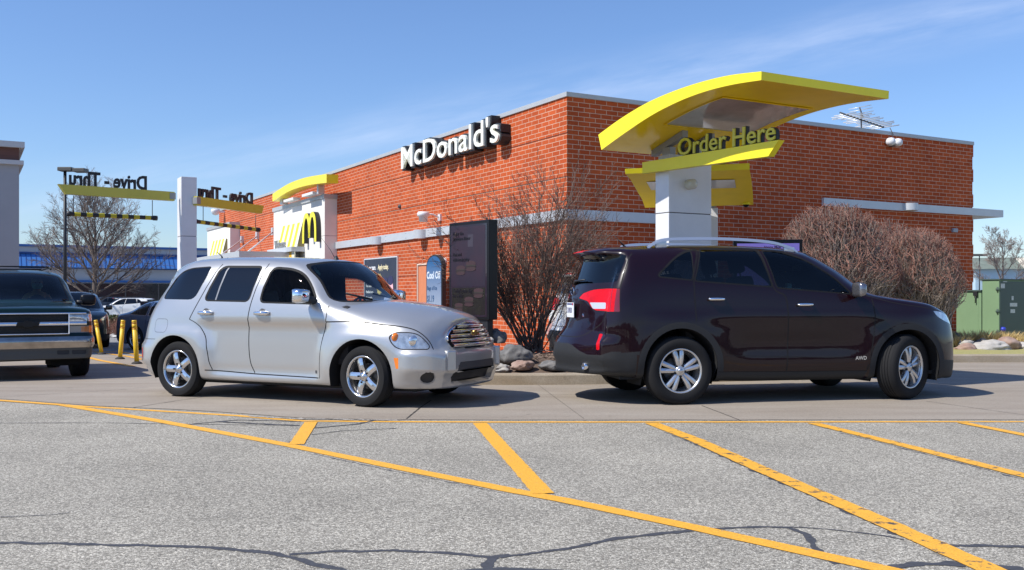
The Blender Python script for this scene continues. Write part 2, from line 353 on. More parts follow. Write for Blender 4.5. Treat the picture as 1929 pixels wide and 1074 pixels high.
g = MB(); ribbon(gp((119, 763.5), (299, 793.5), (537.6, 838), (746.6, 881), (960, 924), (1060, 942.5), (1311.6, 995.5), (1663, 1073), (1900, 1125)), .115, .0042, g, .006, 4)
S_(g.build('diagonal_marking', M_yel))
for i, (pts, w, m) in enumerate([([(586, 796), (558, 838)], .12, M_yel), ([(904, 798), (1024, 931)], .13, M_yel), ([(1228, 798), (1311.6, 830), (1427, 882), (1653, 980), (1859, 1072), (1990, 1130)], .135, M_yel2), ([(1532, 798), (1713, 842.5), (1929, 897), (2300, 990)], .12, M_yel2), ([(1812, 797), (1929, 820), (2300, 895)], .11, M_yel)]):
    g = MB(); ribbon(gp(*pts), w, .0056 + .0001 * i, g, .006, 10 + i, .03); S_(g.build('bay_marking', m))
# bollard area markings
g = MB()
for pts in ([(150, 670), (190, 680), (250, 691)], [(180, 664), (240, 672), (300, 684)], [(150, 661), (230, 664), (300, 676)]): ribbon(gp(*pts), .13, .011, g, .005, 22)
S_(g.build('lane_split_marking', M_yel))
# crack sealant: real bands of tar on the asphalt
A = lambda *p: gp(*[(x / 2.009, 700 + y / 2.011) for x, y in p]); B = lambda *p: gp(*[(960 + x / 1.991, 700 + y / 1.992) for x, y in p])
g = MB()
for i, (p, w) in enumerate([(A((-300, 655), (0, 650), (200, 652), (500, 659), (800, 667), (1050, 690), (1100, 702), (1180, 728), (1330, 758)), .05),
    (A((1095, 694), (1250, 683), (1500, 680), (1700, 689), (1860, 704), (1929, 694)), .042), (A((1860, 704), (1850, 728), (1840, 752), (1845, 800)), .055),
    (B((-40, 697), (200, 669), (400, 627), (600, 606), (740, 592), (950, 583), (1050, 588), (1115, 612), (1145, 660), (1190, 705), (1235, 722)), .042),
    (B((940, 583), (1100, 586), (1200, 593), (1400, 616), (1480, 632)), .02), (B((1640, 654), (1800, 655), (1929, 660), (2200, 668)), .055),
    (B((1380, 741), (1550, 724), (1700, 722), (1929, 742)), .07), (B((-90, 752), (-40, 743), (200, 752)), .05), (A((1110, 756), (1500, 770), (1929, 748)), .04),
    (A((-60, 196), (400, 195), (760, 201), (1100, 204)), .018), (A((700, 202), (900, 184), (1140, 190)), .035), (A((1180, 240), (1300, 225), (1500, 216)), .02), (A((1190, 215), (1350, 200), (1440, 183)), .04), (A((820, 190), (1000, 200), (1130, 206)), .06),
    (A((1085, 283), (1120, 258), (1140, 240)), .05), (A((0, 553), (170, 546), (260, 536)), .012)]):
    ribbon(p, w * .85, .0016 + .00016 * i, g, w * .42, 40 + i, .018)
S_(g.build('crack_sealant', M_tar))
g = MB()   # tar showing beside and through the bay lines
ribbon([p + Vector((-.04, -.035, 0)) for p in gp((1262, 814), (1311.6, 833), (1427, 885), (1520, 925), (1653, 983), (1720, 1012))], .012, .0012, g, .035, 60, .02)
ribbon([p + Vector((-.038, -.038, 0)) for p in gp((1590, 815), (1713, 845), (1929, 900), (2000, 920))], .01, .0013, g, .026, 61, .02)
ribbon([p + Vector((-.03, -.055, 0)) for p in gp((600, 853), (746, 884), (800, 894), (960, 926))], .006, .0011, g, .022, 62, .02)
S_(g.build('line_edge_sealant', M_tar))
g = MB()   # joints sawn in the concrete lane
for i, (p, w) in enumerate([([(812, 755), (790, 770), (766, 790)], .018), ([(1322, 765), (1395, 793)], .012), ([(0, 748), (140, 741), (280, 731)], .01), ([(250, 769), (375, 750), (620, 712)], .01), ([(1745, 757), (1929, 783), (2200, 820)], .008), ([(960, 746), (1400, 740), (2200, 736)], .006), ([(1000, 716), (1100, 790)], .004)]):
    ribbon(gp(*p), w, .0065 if i in (0, 1) else .008, g, w * .3, 70 + i, .04)
S_(g.build('concrete_joints', mat('joint_filler', (.04, .035, .03), .8)))
# rough broken concrete edge
g = MB(); ribbon(gp((470, 785), (560, 789.5), (760, 793.0)), .07, .0062, g, .06, 80, .02); S_(g.build('broken_lane_edge', asphalt('edge_rubble', (.42, .38, .33), .6, 60, (1, 1, 1))))

# ================= main island with kerb, mulch bed =================
def island(front, back, hk, bedh, bedmat, name, n=60):
    """front/back: lists of (x,y) from left to right; kerb all round, bed inside"""
    loop = [Vector((p[0], p[1])) for p in front] + [Vector((p[0], p[1])) for p in back[::-1]]
    # resample + smooth
    for _ in range(3):
        nl = []
        for i in range(len(loop)):
            a, b = loop[i], loop[(i + 1) % len(loop)]; nl += [a.lerp(b, .25), a.lerp(b, .75)]
        loop = nl
    k = len(loop); c = sum(loop, Vector((0, 0))) / k
    def off(d):
        out = []
        for i in range(k):
            t = (loop[(i + 1) % k] - loop[i - 1]).normalized(); nrm = Vector((-t.y, t.x)); out.append(loop[i] + nrm * d)
        return out
    area = sum(loop[i].x * loop[(i + 1) % k].y - loop[(i + 1) % k].x * loop[i].y for i in range(k)); sg = 1 if area > 0 else -1
    rings = []; 
    for d, z in ((0, -.02), (.012, hk * .85), (.03, hk), (.15, hk + .002), (.152, hk - .03)):
        rings.append([(p.x, p.y, gz(p.x, p.y) + z) for p in off(d * sg)])
    m = MB(); m.grid(rings, close=True, smooth=False); S_(m.build(name + '_kerb', M_kerb))
    m = MB(); rings = []
    base = off(.153 * sg); xa = min(p.x for p in base) + 1.1; xb = max(p.x for p in base) - 1.1; ym = (min(p.y for p in base) + max(p.y for p in base)) / 2
    def mid(x): ys_ = [p.y for p in base if abs(p.x - x) < .5]; return (min(ys_) + max(ys_)) / 2 if ys_ else ym
    for d, z in ((0, hk - .015), (.12, hk + .02), (.35, hk + bedh * .6), (.65, hk + bedh), (.999, hk + bedh)):
        row = []
        for p in base: tx = min(max(p.x, xa), xb); q = p.lerp(Vector((tx, mid(tx))), d); row.append((q.x, q.y, gz(q.x, q.y) + z + .03 * noise.noise(Vector((q.x * 3, q.y * 3, d)))))
        rings.append(row)
        pass
    m.grid(rings, close=True); S_(m.build(name + '_bed', bedmat))
f = [gnd(300, 707), gnd(480, 716), gnd(760, 724), gnd(1020, 727), gnd(1250, 722), gnd(1500, 717), gnd(1580, 713)]
island([(p.x, p.y) for p in f], [(-4.9, 15.0), (-2.5, 15.6), (0.2, 16.2), (2.0, 17.0), (4.1, 16.6), (4.9, 15.2)], .15, .16, M_mulch, 'island')
f = [gnd(1560, 690), gnd(1700, 684), gnd(1800, 683.5), gnd(2000, 683), gnd(2300, 683)]
island([(p.x, p.y) for p in f], [(7.0, 21.0), (9.5, 27), (16, 27), (18, 22)], .14, .03, M_grass, 'verge')
# foundation bed along the shaded wall
g = MB()
def CB(x, y, z=0):   # building-local to world
    return Vector((1.062 + .8704 * x - .4924 * y, 18.7 + .4924 * x + .8704 * y, z))
g.grid([[CB(x, y, h) for x in [.3 + i for i in range(13)]] for y, h in ((-2.0, .0), (-1.98, .13), (-1.4, .22), (0.1, .25))]); S_(g.build('foundation_bed', M_mulch))
# ================= restaurant building =================
BA = math.atan2(.4924, .8704)
C0 = Vector((1.062, 18.7, 0)); HB = 5.13
LD = (-.4924, .8704); RD = (.8704, .4924)
def LW(u, v, off=0):
    p = CB(-off, 0); return VP((p.x, p.y), LD).hit(u, v)
def RW(u, v, off=0):
    p = CB(0, -off); return VP((p.x, p.y), RD).hit(u, v)
bld = empty('restaurant_building', C0, BA, 'long low orange-red brick restaurant with flat roof and pale metal band', 'building')
LL, RL = 29.4, 12.33
m = MB(); m.box((0, 0, -1.2), (RL, LL, HB - .09)); m.build('wall', M_brick, bld, uv=True)
m = MB(); m.box((-.03, -.03, HB - .09), (RL + .03, LL + .03, HB), bev=.004); m.build('coping', M_cop, bld)
m = MB(); 
m.box((-.06, -.045, 2.655), (0, 13.25, 2.865)); m.box((-.06, -.055, 2.66), (2.6, 0, 2.86)); m.build('trim_band', M_alu, bld)
m = MB()
for k in range(10): 
    for z in (2.70, 2.82): m.lathe([(.012, -.0655), (.0, -.067)], 6, axis='x', c=(0, .7 + 1.4 * k, z))
build_each(m, 'rivet', M_dgrey, bld)
x0, z0 = RW(1548, 373); x1, z1 = RW(1548, 388)
m = MB(); m.box((x0, -.07, z1), (13.5, 0, z0)); m.box((RL + .003, .003, z1), (13.5, 1.9, z0 - .003)); m.build('rear_canopy', M_alu, bld)
m = MB()   # dark control joints running along the sunlit wall
for z in (4.335, 3.49, 1.70):
    m.box((-.004, -.003, z), (.01, LL, z + .014))
build_each(m, 'control_joint', mat('joint_dark', (.09, .03, .02), .9), bld)
# staggered brick ends at the far right corner
m = MB()
for k in range(0, 8):
    z = .25 + k * .642; m.box((RL - .002, .0, z), (RL + .035, .12, z + .32))
build_each(m, 'quoin', M_brick, bld, uv=True)
def portal(yn, yf, p, z, label, lines):
    m = MB(); m.box((-p, yn, -1.2), (0, yf, z - .1)); o = m.build('entrance_portal', M_portal, bld)
    m = MB(); m.box((-p - .04, yn - .04, z - .1), (0, yf + .04, z + .03)); m.build('portal_coping', M_cop, o)
    m = MB()
    for zz in lines:
        m.box((-p - .002, yn - .002, zz), (0, yf, zz + .012))
    m.build('panel_joint', mat('joint_grey', (.22, .2, .2), .9), o)
    return o
P1 = portal(13.27, 18.97, .40, 4.32, '', (3.05, 2.0, 1.0)); P2 = portal(25.56, 29.95, .405, 4.27, '', (3.05, 2.0))
# service door beside the sign
t0, zt = LW(800, 499); t1, _ = LW(785, 497)
m = MB(); m.box((-.006, t0 - .6, -.1), (.0, t1 - .12, zt)); m.box((-.004, t1 - .12, -.1), (.0, t1, zt + .05), mi=1)  # the dark strip paints in the shade of the door recess
m.build('service_door', [mat('door_paint', (.62, .22, .10), .5, var=.05), mat('painted_recess_shade', (.16, .05, .03), .9)], bld)
m = MB(); m.box((-.035, t1 - .13, -.1), (0, t1 - .10, zt)); m.box((-.035, t0 - .6, zt), (0, t1 - .1, zt + .03)); m.build('door_frame', mat('door_frame', (.75, .62, .52), .6), bld)
# striped awnings, bottom ledges
M_aw = mat('awning_cream', (.85, .83, .62), .6, var=.03); M_aws = mat('awning_yellow', (.92, .74, .02), .5)
def awning(par, yA, yB, ztop, zbot, p, outb, nst, zledge=None, outt=.06, vall=False):
    """sloped striped cloth panel: top edge on the portal face, bottom edge out from it"""
    m = MB(); n = nst * 2 + 1
    for i in range(n):
        a = yA + (yB - yA) * i / n; b = yA + (yB - yA) * (i + 1) / n
        vs = [(-p - outt, a, ztop), (-p - outt, b, ztop), (-p - outb, b, zbot), (-p - outb, a, zbot)]; vs += [(x + .03, y, z - .02) for x, y, z in vs]
        m.add(vs, [(0, 1, 2, 3), (7, 6, 5, 4), (0, 3, 7, 4), (1, 2, 6, 5)], 1 if i % 2 else 0)
    for y in (yA, yB):
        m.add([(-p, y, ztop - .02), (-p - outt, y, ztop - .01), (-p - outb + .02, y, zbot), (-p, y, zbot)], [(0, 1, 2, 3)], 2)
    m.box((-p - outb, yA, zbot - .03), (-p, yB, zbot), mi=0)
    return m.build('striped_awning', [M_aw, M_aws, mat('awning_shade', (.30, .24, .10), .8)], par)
# awning on the near portal: panel seen above a pale ledge
def lp(u, v, off): t, z = LW(u, v, off); return t, z
tA, zA = lp(570, 418, .46); tB, zB = lp(529, 426, .46); tC, zC = lp(555, 466, .9)
tl0, zl0 = lp(549, 466.5, .85); tl1, zl1 = lp(503, 478, .85)
awning(P1, tA, tB, zA, zl0 + .02, .40, .26, 4)
m = MB(); m.box((-.85, tl0, zl0 - .12), (-.40, tl1, zl0 + .04)); m.build('entrance_ledge', M_alu, P1)
m = MB(); n = 8
for i in range(n):
    a = tl0 + (tl1 - .7 - tl0) * i / n; b = tl0 + (tl1 - .7 - tl0) * (i + 1) / n; m.box((-.76, a, zl0 - .37), (-.72, b, zl0 - .125), mi=i % 2)
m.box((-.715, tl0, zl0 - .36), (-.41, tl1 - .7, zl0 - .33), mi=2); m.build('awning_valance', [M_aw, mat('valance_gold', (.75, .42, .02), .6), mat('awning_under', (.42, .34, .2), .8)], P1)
m = MB(); m.box((-.43, tl0 + .1, -.9), (-.403, tl1 - .5, zl0 - .4)); m.build('entrance_door', mat('dark_door_glass', (.03, .03, .035), .08, coat=1), P1)
tw0, zw0 = lp(537, 465, .85); tw1, zw1 = lp(516, 471, .85)
T = Matrix.Translation((-.84, tw1, zl0 + .045)) @ Matrix.Rotation(-math.pi / 2, 4, 'Z')
textmb('Welcome', .40, .03, .004, sx=(tw1 - tw0) / 1.62, T=T, mb=(m := MB())); m.build('welcome_lettering', mat('letter_grey', (.25, .26, .28), .4), P1)
tA, zA = lp(426, 449, .46); tB, zB = lp(399, 455, .46)
awning(P2, tA, tB, zA, zA - 1.25, .405, .36, 4)
# tie-rod canopy between the portals
ya, za = lp(478, 476, 1.9); yb, zb = lp(404, 489, 1.9)
m = MB(); m.box((-2.4, ya - .1, za - .16), (-.02, yb + 2, za + .04)); m.build('entry_canopy', M_alu, bld)
for u, v, u2, v2 in ((458, 451, 413, 484), (487, 444, 440, 474), (517, 436, 468, 472)):
    a = LW(u, v, .0); b = LW(u2, v2, 1.5); m = MB(); m.tube([(-.03, a[0], a[1]), (-1.6, b[0] + .2, za + .03)], .028, 6)
    m.box((-.10, a[0] - .11, a[1] - .14), (0, a[0] + .11, a[1] + .14)); m.build('tie_rod', M_alu, bld)
# curved yellow roof arch over the near portal, on two posts
AP = []
for u, v in ((515, 365.5), (540, 349), (560, 340), (580, 334), (600, 330.3), (617, 328)): AP.append(LW(u, v, .75))
n = len(AP); poly = AP + [(t + .02, z - .20 - .12 * (1 - i / (n - 1)) * 0 - (.06 if i else .1)) for i, (t, z) in reversed(list(enumerate([(a[0], a[1]) for a in AP])))]
def cat_rom(P, k=6):
    o = []
    for i in range(len(P) - 1):
        p0, p1, p2, p3 = P[max(i - 1, 0)], P[i], P[i + 1], P[min(i + 2, len(P) - 1)]
        for j in range(k):
            t = j / k; o.append(tuple(.5 * (2 * b + (c - a) * t + (2 * a - 5 * b + 4 * c - d) * t * t + (3 * b - a - 3 * c + d) * t ** 3) for a, b, c, d in zip(p0, p1, p2, p3)))
    o.append(tuple(P[-1])); return o
AP2 = cat_rom(AP, 4)
m = MB(); m.grid([[(-.78, t, z) for t, z in AP2], [(-.42, t, z) for t, z in AP2], [(-.42, t, z - .26) for t, z in AP2], [(-.78, t, z - .26) for t, z in AP2], [(-.78, t, z) for t, z in AP2]], smooth=False)
e = AP2[0]; m.add([(-.78, e[0], e[1]), (-.42, e[0], e[1]), (-.42, e[0], e[1] - .26), (-.78, e[0], e[1] - .26)], [(0, 1, 2, 3)]); e = AP2[-1]; m.add([(-.78, e[0], e[1]), (-.42, e[0], e[1]), (-.42, e[0], e[1] - .26), (-.78, e[0], e[1] - .26)], [(0, 1, 2, 3)])
arch = m.build('roof_arch', M_yp, bld)
for u, w in ((535, .3), (604, .14)):
    t, _ = LW(u, 380, .5); zt = min(AP2, key=lambda a: abs(a[0] - t))[1] - .27
    m = MB(); m.box((-.6, t - w / 2, 4.35), (-.4, t + w / 2, zt + .1)); m.build('post', M_alu, arch)
m = MB()
for i in range(2): t, z = LW(545 + 35 * i, 375, .5); m.box((-.7, t - 1.1, 4.36), (-.45, t, 4.44))
build_each(m, 'arch_footing', M_white, arch)
# golden M emblem on the near portal: arches with black returns
def emblem_M(name, y0, y1, z0, z1, x):
    W_ = y1 - y0; H = z1 - z0; path = []
    mm = MB()
    for s in (0, 1):
        cxx = y0 + W_ * (.27 + .46 * s); pts = []
        for i in range(17):
            a = math.pi * i / 16; dx = -math.cos(a) * W_ * .23; sn = math.sin(a)
            pts.append((cxx + dx, z0 + (H - .08) * (sn ** .55) if True else 0))
        if s == 0: pts[-1] = (pts[-1][0], z0 + H * .16)
        else: pts[0] = (pts[0][0], z0 + H * .16)
        poly = arc_path(pts, [.16] * 17); mm.prism(poly, x - .16, x - .175, mi=0, axis='x'); mm.prism(poly, x - .158, x, mi=1, axis='x')
    return mm
tA, _ = LW(599, 450, .5); tB, _ = LW(574, 450, .5); _, zt = LW(588, 400, .5); _, zb = LW(588, 457, .5)
arches = empty('wall_emblem', CB(-.40, (tA + tB) / 2, 0), BA, 'yellow double-arch letter M with black sides on the cream entrance portal', 'sign')
mm = emblem_M('m', tA - (tA + tB) / 2, tB - (tA + tB) / 2, zb, zt, 0); mm.build('arches', [mat('emblem_yellow', (.95, .85, .03), .3), M_blk], arches)
# ---- wall sign lettering ----
t8, z8 = LW(760, 325, .2); t2, z2 = LW(939, 281, .2)
sgn = empty('wall_lettering_sign', CB(0, t8, 4.47), BA, 'raised cream letters with thick black surrounds high on the sunlit brick wall', 'sign')
Lw = t8 - t2
def line_w(txt, size, bold): 
    q = textmb(txt, size, .01, bold); xs_ = [v.x for v in q.v]; return min(xs_), max(xs_)
a_, b_ = line_w("McDonald's", .78, .022); sx = Lw / (b_ - a_)
T = Matrix.Rotation(-math.pi / 2, 4, 'Z')
q = textmb("McDonald's", .80, .055, .005, sx=sx, T=Matrix.Translation((-.30, 0, 0)) @ T); q.build('letters', mat('letter_cream', (.86, .86, .76), .4), sgn)
q = textmb("McDonald's", .80, .235, .042, sx=sx, T=Matrix.Translation((-.243, 0, 0)) @ T); q.build('letter_surround', M_blk, sgn)
# ---- wall-mounted things ----
def walllamp(u, v, nm, label):
    t, z = LW(u, v, .1); o = empty(nm, CB(-.06, t, z), BA, label, 'wall light', 'half-round lights on the metal band')
    m = MB(); m.lathe([(.0, -.11), (.22, -.11), (.22, .11), (.0, .11)], 20, a0=math.pi / 2, a1=math.pi * 1.5); shade_auto(m.build('shade', M_alu, o)); return o
walllamp(710, 453.5, 'wall_light', 'small half-round metal light on the pale band above the dark poster')
walllamp(792.5, 441.5, 'wall_light', 'half-round metal light on the pale band above the arched blue sign')
x_, z_ = RW(1715, 389.5, .1); o = empty('wall_light', CB(x_, -.07, z_), BA, 'half-round metal light on the band of the shaded brick wall', 'wall light')
m = MB(); m.lathe([(.0, -.09), (.20, -.09), (.20, .08), (.0, .08)], 20, a0=math.pi, a1=math.pi * 2); shade_auto(m.build('shade', M_alu, o))
t, z = LW(830, 410); o = empty('security_light', CB(0, t, z), BA, 'white jar-shaped light on a bracket arm above the metal band', 'wall light')
m = MB(); m.box((-.05, -.06, -.08), (0, .06, .08)); m.tube([(-.03, 0, .0), (-.2, 0, .07), (-.42, 0, .08)], .02, 8); m.build('arm', M_white, o)
m = MB(); m.lathe([(.0, .10), (.13, .10), (.15, .06), (.15, .0), (.11, -.02), (.10, -.14), (.0, -.15)], 18, c=(-.46, 0, .02)); m.build('lamp_head', M_white, o)
t, z = LW(423, 399); o = empty('security_camera', CB(-.0, t, z), BA, 'white dome camera high on the far end of the brick wall', 'camera')
m = MB(); m.box((-.3, -.05, -.04), (0, .05, .04)); m.lathe([(.0, .12), (.18, .1), (.2, .0), (.12, -.14), (0, -.18)], 14, c=(-.4, 0, 0)); m.build('camera_body', M_white, o)
t, z = LW(839, 492); o = empty('alarm_bell', CB(0, t, z), BA, 'small white alarm fitting on brick between arched sign and tall menu screen', 'alarm')
m = MB(); m.lathe([(0, -.12), (.05, -.11), (.08, -.06), (.08, 0)], 12, axis='x'); m.box((-.03, -.05, -.16), (0, .05, -.09)); m.build('bell', M_white, o)
t, z = LW(840, 584); o = empty('water_tap_box', CB(0, t, z), BA, 'low white tap fitting on brick beside the tall menu screen', 'tap')
m = MB(); m.box((-.12, -.07, -.1), (0, .07, .08), bev=.02); m.tube([(-.1, 0, -.03), (-.17, 0, -.05), (-.18, 0, -.12)], .025, 8); m.build('tap', M_white, o)
t, z = LW(754, 389); m = MB(); m.lathe([(0, -.06), (.05, -.05), (.06, 0)], 10, axis='x'); o = m.build('wall_vent', M_dgrey); o.location = CB(0, t, z); o.rotation_euler = (0, 0, BA); tag(o, 'tiny round grey vent on the sunlit brick below the big lettering', 'vent')
x_, z_ = RW(1683, 268, .1); o = empty('flood_light', CB(x_, -.05, z_), BA, 'twin round white flood lamps under the roof edge of the shaded wall', 'flood light')
m = MB(); m.box((-.04, -.05, -.1), (.04, .05, .05)); m.tube([(0, 0, .0), (.05, 0, .2), (0, .05, .36)], .012, 6); m.build('bracket', M_dgrey, o)
for s in (-1, 1):
    m = MB(); m.lathe([(0, -.12), (.08, -.105), (.10, -.04), (.097, .03), (.055, .08), (0, .09)], 16, axis='y', c=(s * .125, -.05, 0)); m.build('lamp', M_white, o)
x_, z_ = RW(1800, 434, .05); o = MB().box((-.09, -.06, -.05), (.09, 0, .05), bev=.01).build('outlet_box', mat('box_grey', (.35, .37, .4), .5)); o.location = CB(x_, 0, z_); o.rotation_euler = (0, 0, BA); tag(o, 'small grey outlet box near the right end of the shaded brick wall', 'outlet box')
# poster
t0, zt = LW(748, 484.5, .03); t1, zt1 = LW(687, 489, .03); _, zb = LW(748, 575, .03)
po = empty('recruiting_poster', CB(-.0, t1, 0), BA, 'dark navy recruiting poster in a silver frame on the sunlit brick wall', 'poster')
pw = t1 - t0; zb = zt - 1.55
T = Matrix.Translation((-.03, 0, 0)) @ Matrix.Rotation(-math.pi / 2, 4, 'Z')
MB().box((0, -.001, zb), (pw, .03, zt), T=T).build('poster_sheet', mat('poster_navy', (.016, .022, .045), .4, col2=(.03, .035, .06), vs=3), po)
m = MB(); w = .035
for a, b in (((0, -.01, zb - w), (pw, .03, zb)), ((0, -.01, zt), (pw, .03, zt + w)), ((-w, -.01, zb - w), (0, .03, zt + w)), ((pw, -.01, zb - w), (pw + w, .03, zt + w))): m.box(a, b, T=T)
m.build('frame', mat('silver', (.75, .76, .78), .3, metal=.4), po)
m = MB(); textmb('Join our team.', .19, .004, .004, sx=.72, T=T @ Matrix.Translation((.10, -.006, zt - .30)), mb=m); m.build('headline', mat('print_white', (.85, .85, .85), .5), po)
m = MB(); textmb('Apply today.', .19, .004, .004, sx=.80, T=T @ Matrix.Translation((1.05, -.006, zt - .30)), mb=m)
for i, s in enumerate(('Competitive pay', 'Free meals', 'Flexible hours', 'Tuition help')): textmb(s, .10, .004, .002, T=T @ Matrix.Translation((.12, -.006, zt - .62 - .17 * i)), mb=m, mi=1)
m.build('copy_text', [mat('print_cream', (.9, .8, .5), .5), mat('print_white', (.85, .85, .85), .5)], po)
m = MB()   # printed badge and two cheerful crew faces (flat print)
bx, bz = 1.15, zt - .72; star = [(bx + (.19 if i % 2 else .245) * math.cos(i * math.pi / 14), bz + (.25 if i % 2 else .32) * math.sin(i * math.pi / 14)) for i in range(28)]; m.prism(star, -.004, 0, mi=0, T=T)
def disc(cx_, cz_, rx, rz_, mi, d=-.005): m.prism([(cx_ + rx * math.cos(a * math.pi / 10), cz_ + rz_ * math.sin(a * math.pi / 10)) for a in range(20)], d, d + .004, mi=mi, T=T)
disc(1.62, zt - .80, .13, .2, 1, -.006); disc(1.98, zt - .86, .17, .27, 2, -.007); disc(1.60, zt - .62, .15, .10, 3, -.008); disc(1.97, zt - .62, .19, .13, 3, -.0085)
m.prism([(1.45, zb + .02), (2.22, zb + .02), (2.22, zt - 1.2), (2.1, zt - 1.05), (1.85, zt - 1.12), (1.7, zt - 1.0), (1.5, zt - 1.1)], -.006, -.001, mi=4, T=T)
m.build('printed_crew', [mat('print_badge', (.85, .72, .25), .5, col2=(.6, .45, .1), vs=9), mat('print_skin', (.55, .30, .22), .5), mat('print_pink', (.85, .50, .55), .5), mat('print_cap', (.03, .03, .09), .5), mat('print_shirt', (.55, .62, .8), .5, col2=(.1, .15, .4), vs=6)], po)
# arched blue sign
t0, _ = LW(833, 500, .5); t1, _ = LW(803, 500, .5); _, zt = LW(818, 480, .5); w = t1 - t0
ic = empty('arched_ice_sign', CB(-.5, t1, gz(*CB(-.5, t1).xy)), BA, 'arched blue-to-grey panel advertising bags of ice beside the service door', 'sign')
T = Matrix.Rotation(-math.pi / 2, 4, 'Z')
zt -= ic.location.z
arcp = [(w, .1), (w, zt - .28)] + [(w / 2 + w / 2 * math.cos(a * math.pi / 14), zt - .28 + .28 * math.sin(a * math.pi / 14)) for a in range(1, 14)] + [(0, zt - .28), (0, .1)]
m = MB(); m.prism(arcp, 0, .1, T=T); m.build('frame', M_blk, ic)
mi_ = mat('ice_print', (.02, .13, .36), .35); tt = mi_.node_tree; co = mnode(mi_, 'ShaderNodeTexCoord'); se = mnode(mi_, 'ShaderNodeSeparateXYZ'); tt.links.new(co.outputs['Object'], se.inputs[0]); rp = mnode(mi_, 'ShaderNodeValToRGB'); mr = mnode(mi_, 'ShaderNodeMapRange'); mr.inputs['From Min'].default_value = zt - 1.5; mr.inputs['From Max'].default_value = zt - .2; tt.links.new(se.outputs['Z'], mr.inputs['Value']); tt.links.new(mr.outputs[0], rp.inputs[0]); tt.links.new(rp.outputs[0], tt.nodes['Principled BSDF'].inputs['Base Color'])
rp.color_ramp.elements[0].color = (.36, .42, .50, 1); rp.color_ramp.elements[1].color = (.015, .10, .26, 1); e_ = rp.color_ramp.elements.new(.5); e_.color = (.20, .26, .38, 1)
i2 = [(w / 2 + (x - w / 2) * .9, .14 + (z - .1) * .965) for x, z in arcp]; m = MB(); m.prism(i2, -.008, 0, T=T); m.build('printed_face', mi_, ic)
m = MB(); textmb('Cool Off', .235, .004, .008, sx=.88, T=T @ Matrix.Translation((.05, -.012, zt - .56)), mb=m); textmb('Bags of Ice', .135, .004, .002, sx=.95, T=T @ Matrix.Translation((.07, -.012, zt - .83)), mb=m, mi=1); textmb('$1.19', .22, .004, .003, sx=.8, T=T @ Matrix.Translation((.07, -.012, zt - 1.11)), mb=m, mi=1); m.build('lettering', [mat('print_pale', (.62, .70, .78), .5), mat('print_blue_dark', (.03, .09, .2), .5)], ic)

# ================= order canopy (near) =================
PX, PY = 2.27, 14.0
oc = empty('order_canopy', (PX, PY, .2), BA, 'big curved yellow canopy on a white pillar with Order Here letters', 'canopy')
# local: x = R dir, y = L dir; pillar x 0..0.8, y 0..0.31
def ocl(off, u, v):   # plane at local x = off, runs along L
    p = Vector((PX, PY)) + Vector(RD) * off; t, z = VP((p.x, p.y), LD).hit(u, v); return t, z - .2
m = MB()
zs = [-.25, .55, ocl(0, 1260, 400)[1], ocl(0, 1260, 318)[1] + .12]
for a, b in zip(zs, zs[1:]): m.box((0, 0, a + .006), (.80, .31, b - .006), bev=.006)
m.box((.01, .01, -.2), (.79, .30, zs[-1] - .02), mi=1); m.build('pillar', [M_white, M_dgrey], oc)
zt_ = zs[-1]
m = MB(); m.box((.04, .02, zt_ - .02), (.76, .29, zt_ + .1)); m.build('pillar_cap', mat('cap_grey', (.45, .46, .45), .5, var=.2, vs=10), oc)
off = -.75; cw = 2.2
top = [ocl(off, u, v) for u, v in ((1127, 254), (1169, 223.5), (1220, 193), (1272, 170.5), (1324, 153.5), (1376, 141.5), (1434.5, 134.5))]
bot = [ocl(off, u, v) for u, v in ((1133, 282.5), (1178, 250), (1228, 217), (1280, 190.5), (1330, 172), (1380, 159.5), (1434, 151))]
top = cat_rom(top, 5); bot = cat_rom(bot, 5)
m = MB()
def sheet(rowf, mi): m.grid(rowf, mi=mi, smooth=True)
x0, x1 = off, off + cw
sheet([[(x0, t, z) for t, z in top], [(x1, t, z) for t, z in top]], 0)
sheet([[(x0, t, z) for t, z in top], [(x0, t, z) for t, z in bot]], 0); sheet([[(x1, t, z) for t, z in top], [(x1, t, z) for t, z in bot]], 0)
sheet([[(x0, *top[0]), (x1, *top[0])], [(x0, *bot[0]), (x1, *bot[0])]], 0); sheet([[(x0, *top[-1]), (x1, *top[-1])], [(x0, *bot[-1]), (x1, *bot[-1])]], 0)
ncol = 12
for i in range(len(bot) - 1):
    for j in range(ncol):
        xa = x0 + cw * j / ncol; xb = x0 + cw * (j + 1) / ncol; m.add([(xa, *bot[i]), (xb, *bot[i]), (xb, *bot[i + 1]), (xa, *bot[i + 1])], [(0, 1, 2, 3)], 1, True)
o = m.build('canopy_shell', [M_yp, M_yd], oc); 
bm = bmesh.new(); bm.from_mesh(o.data); bmesh.ops.remove_doubles(bm, verts=bm.verts[:], dist=.0005); bmesh.ops.recalc_face_normals(bm, faces=bm.faces[:]); bm.to_mesh(o.data); bm.free(); shade_auto(o, 30)
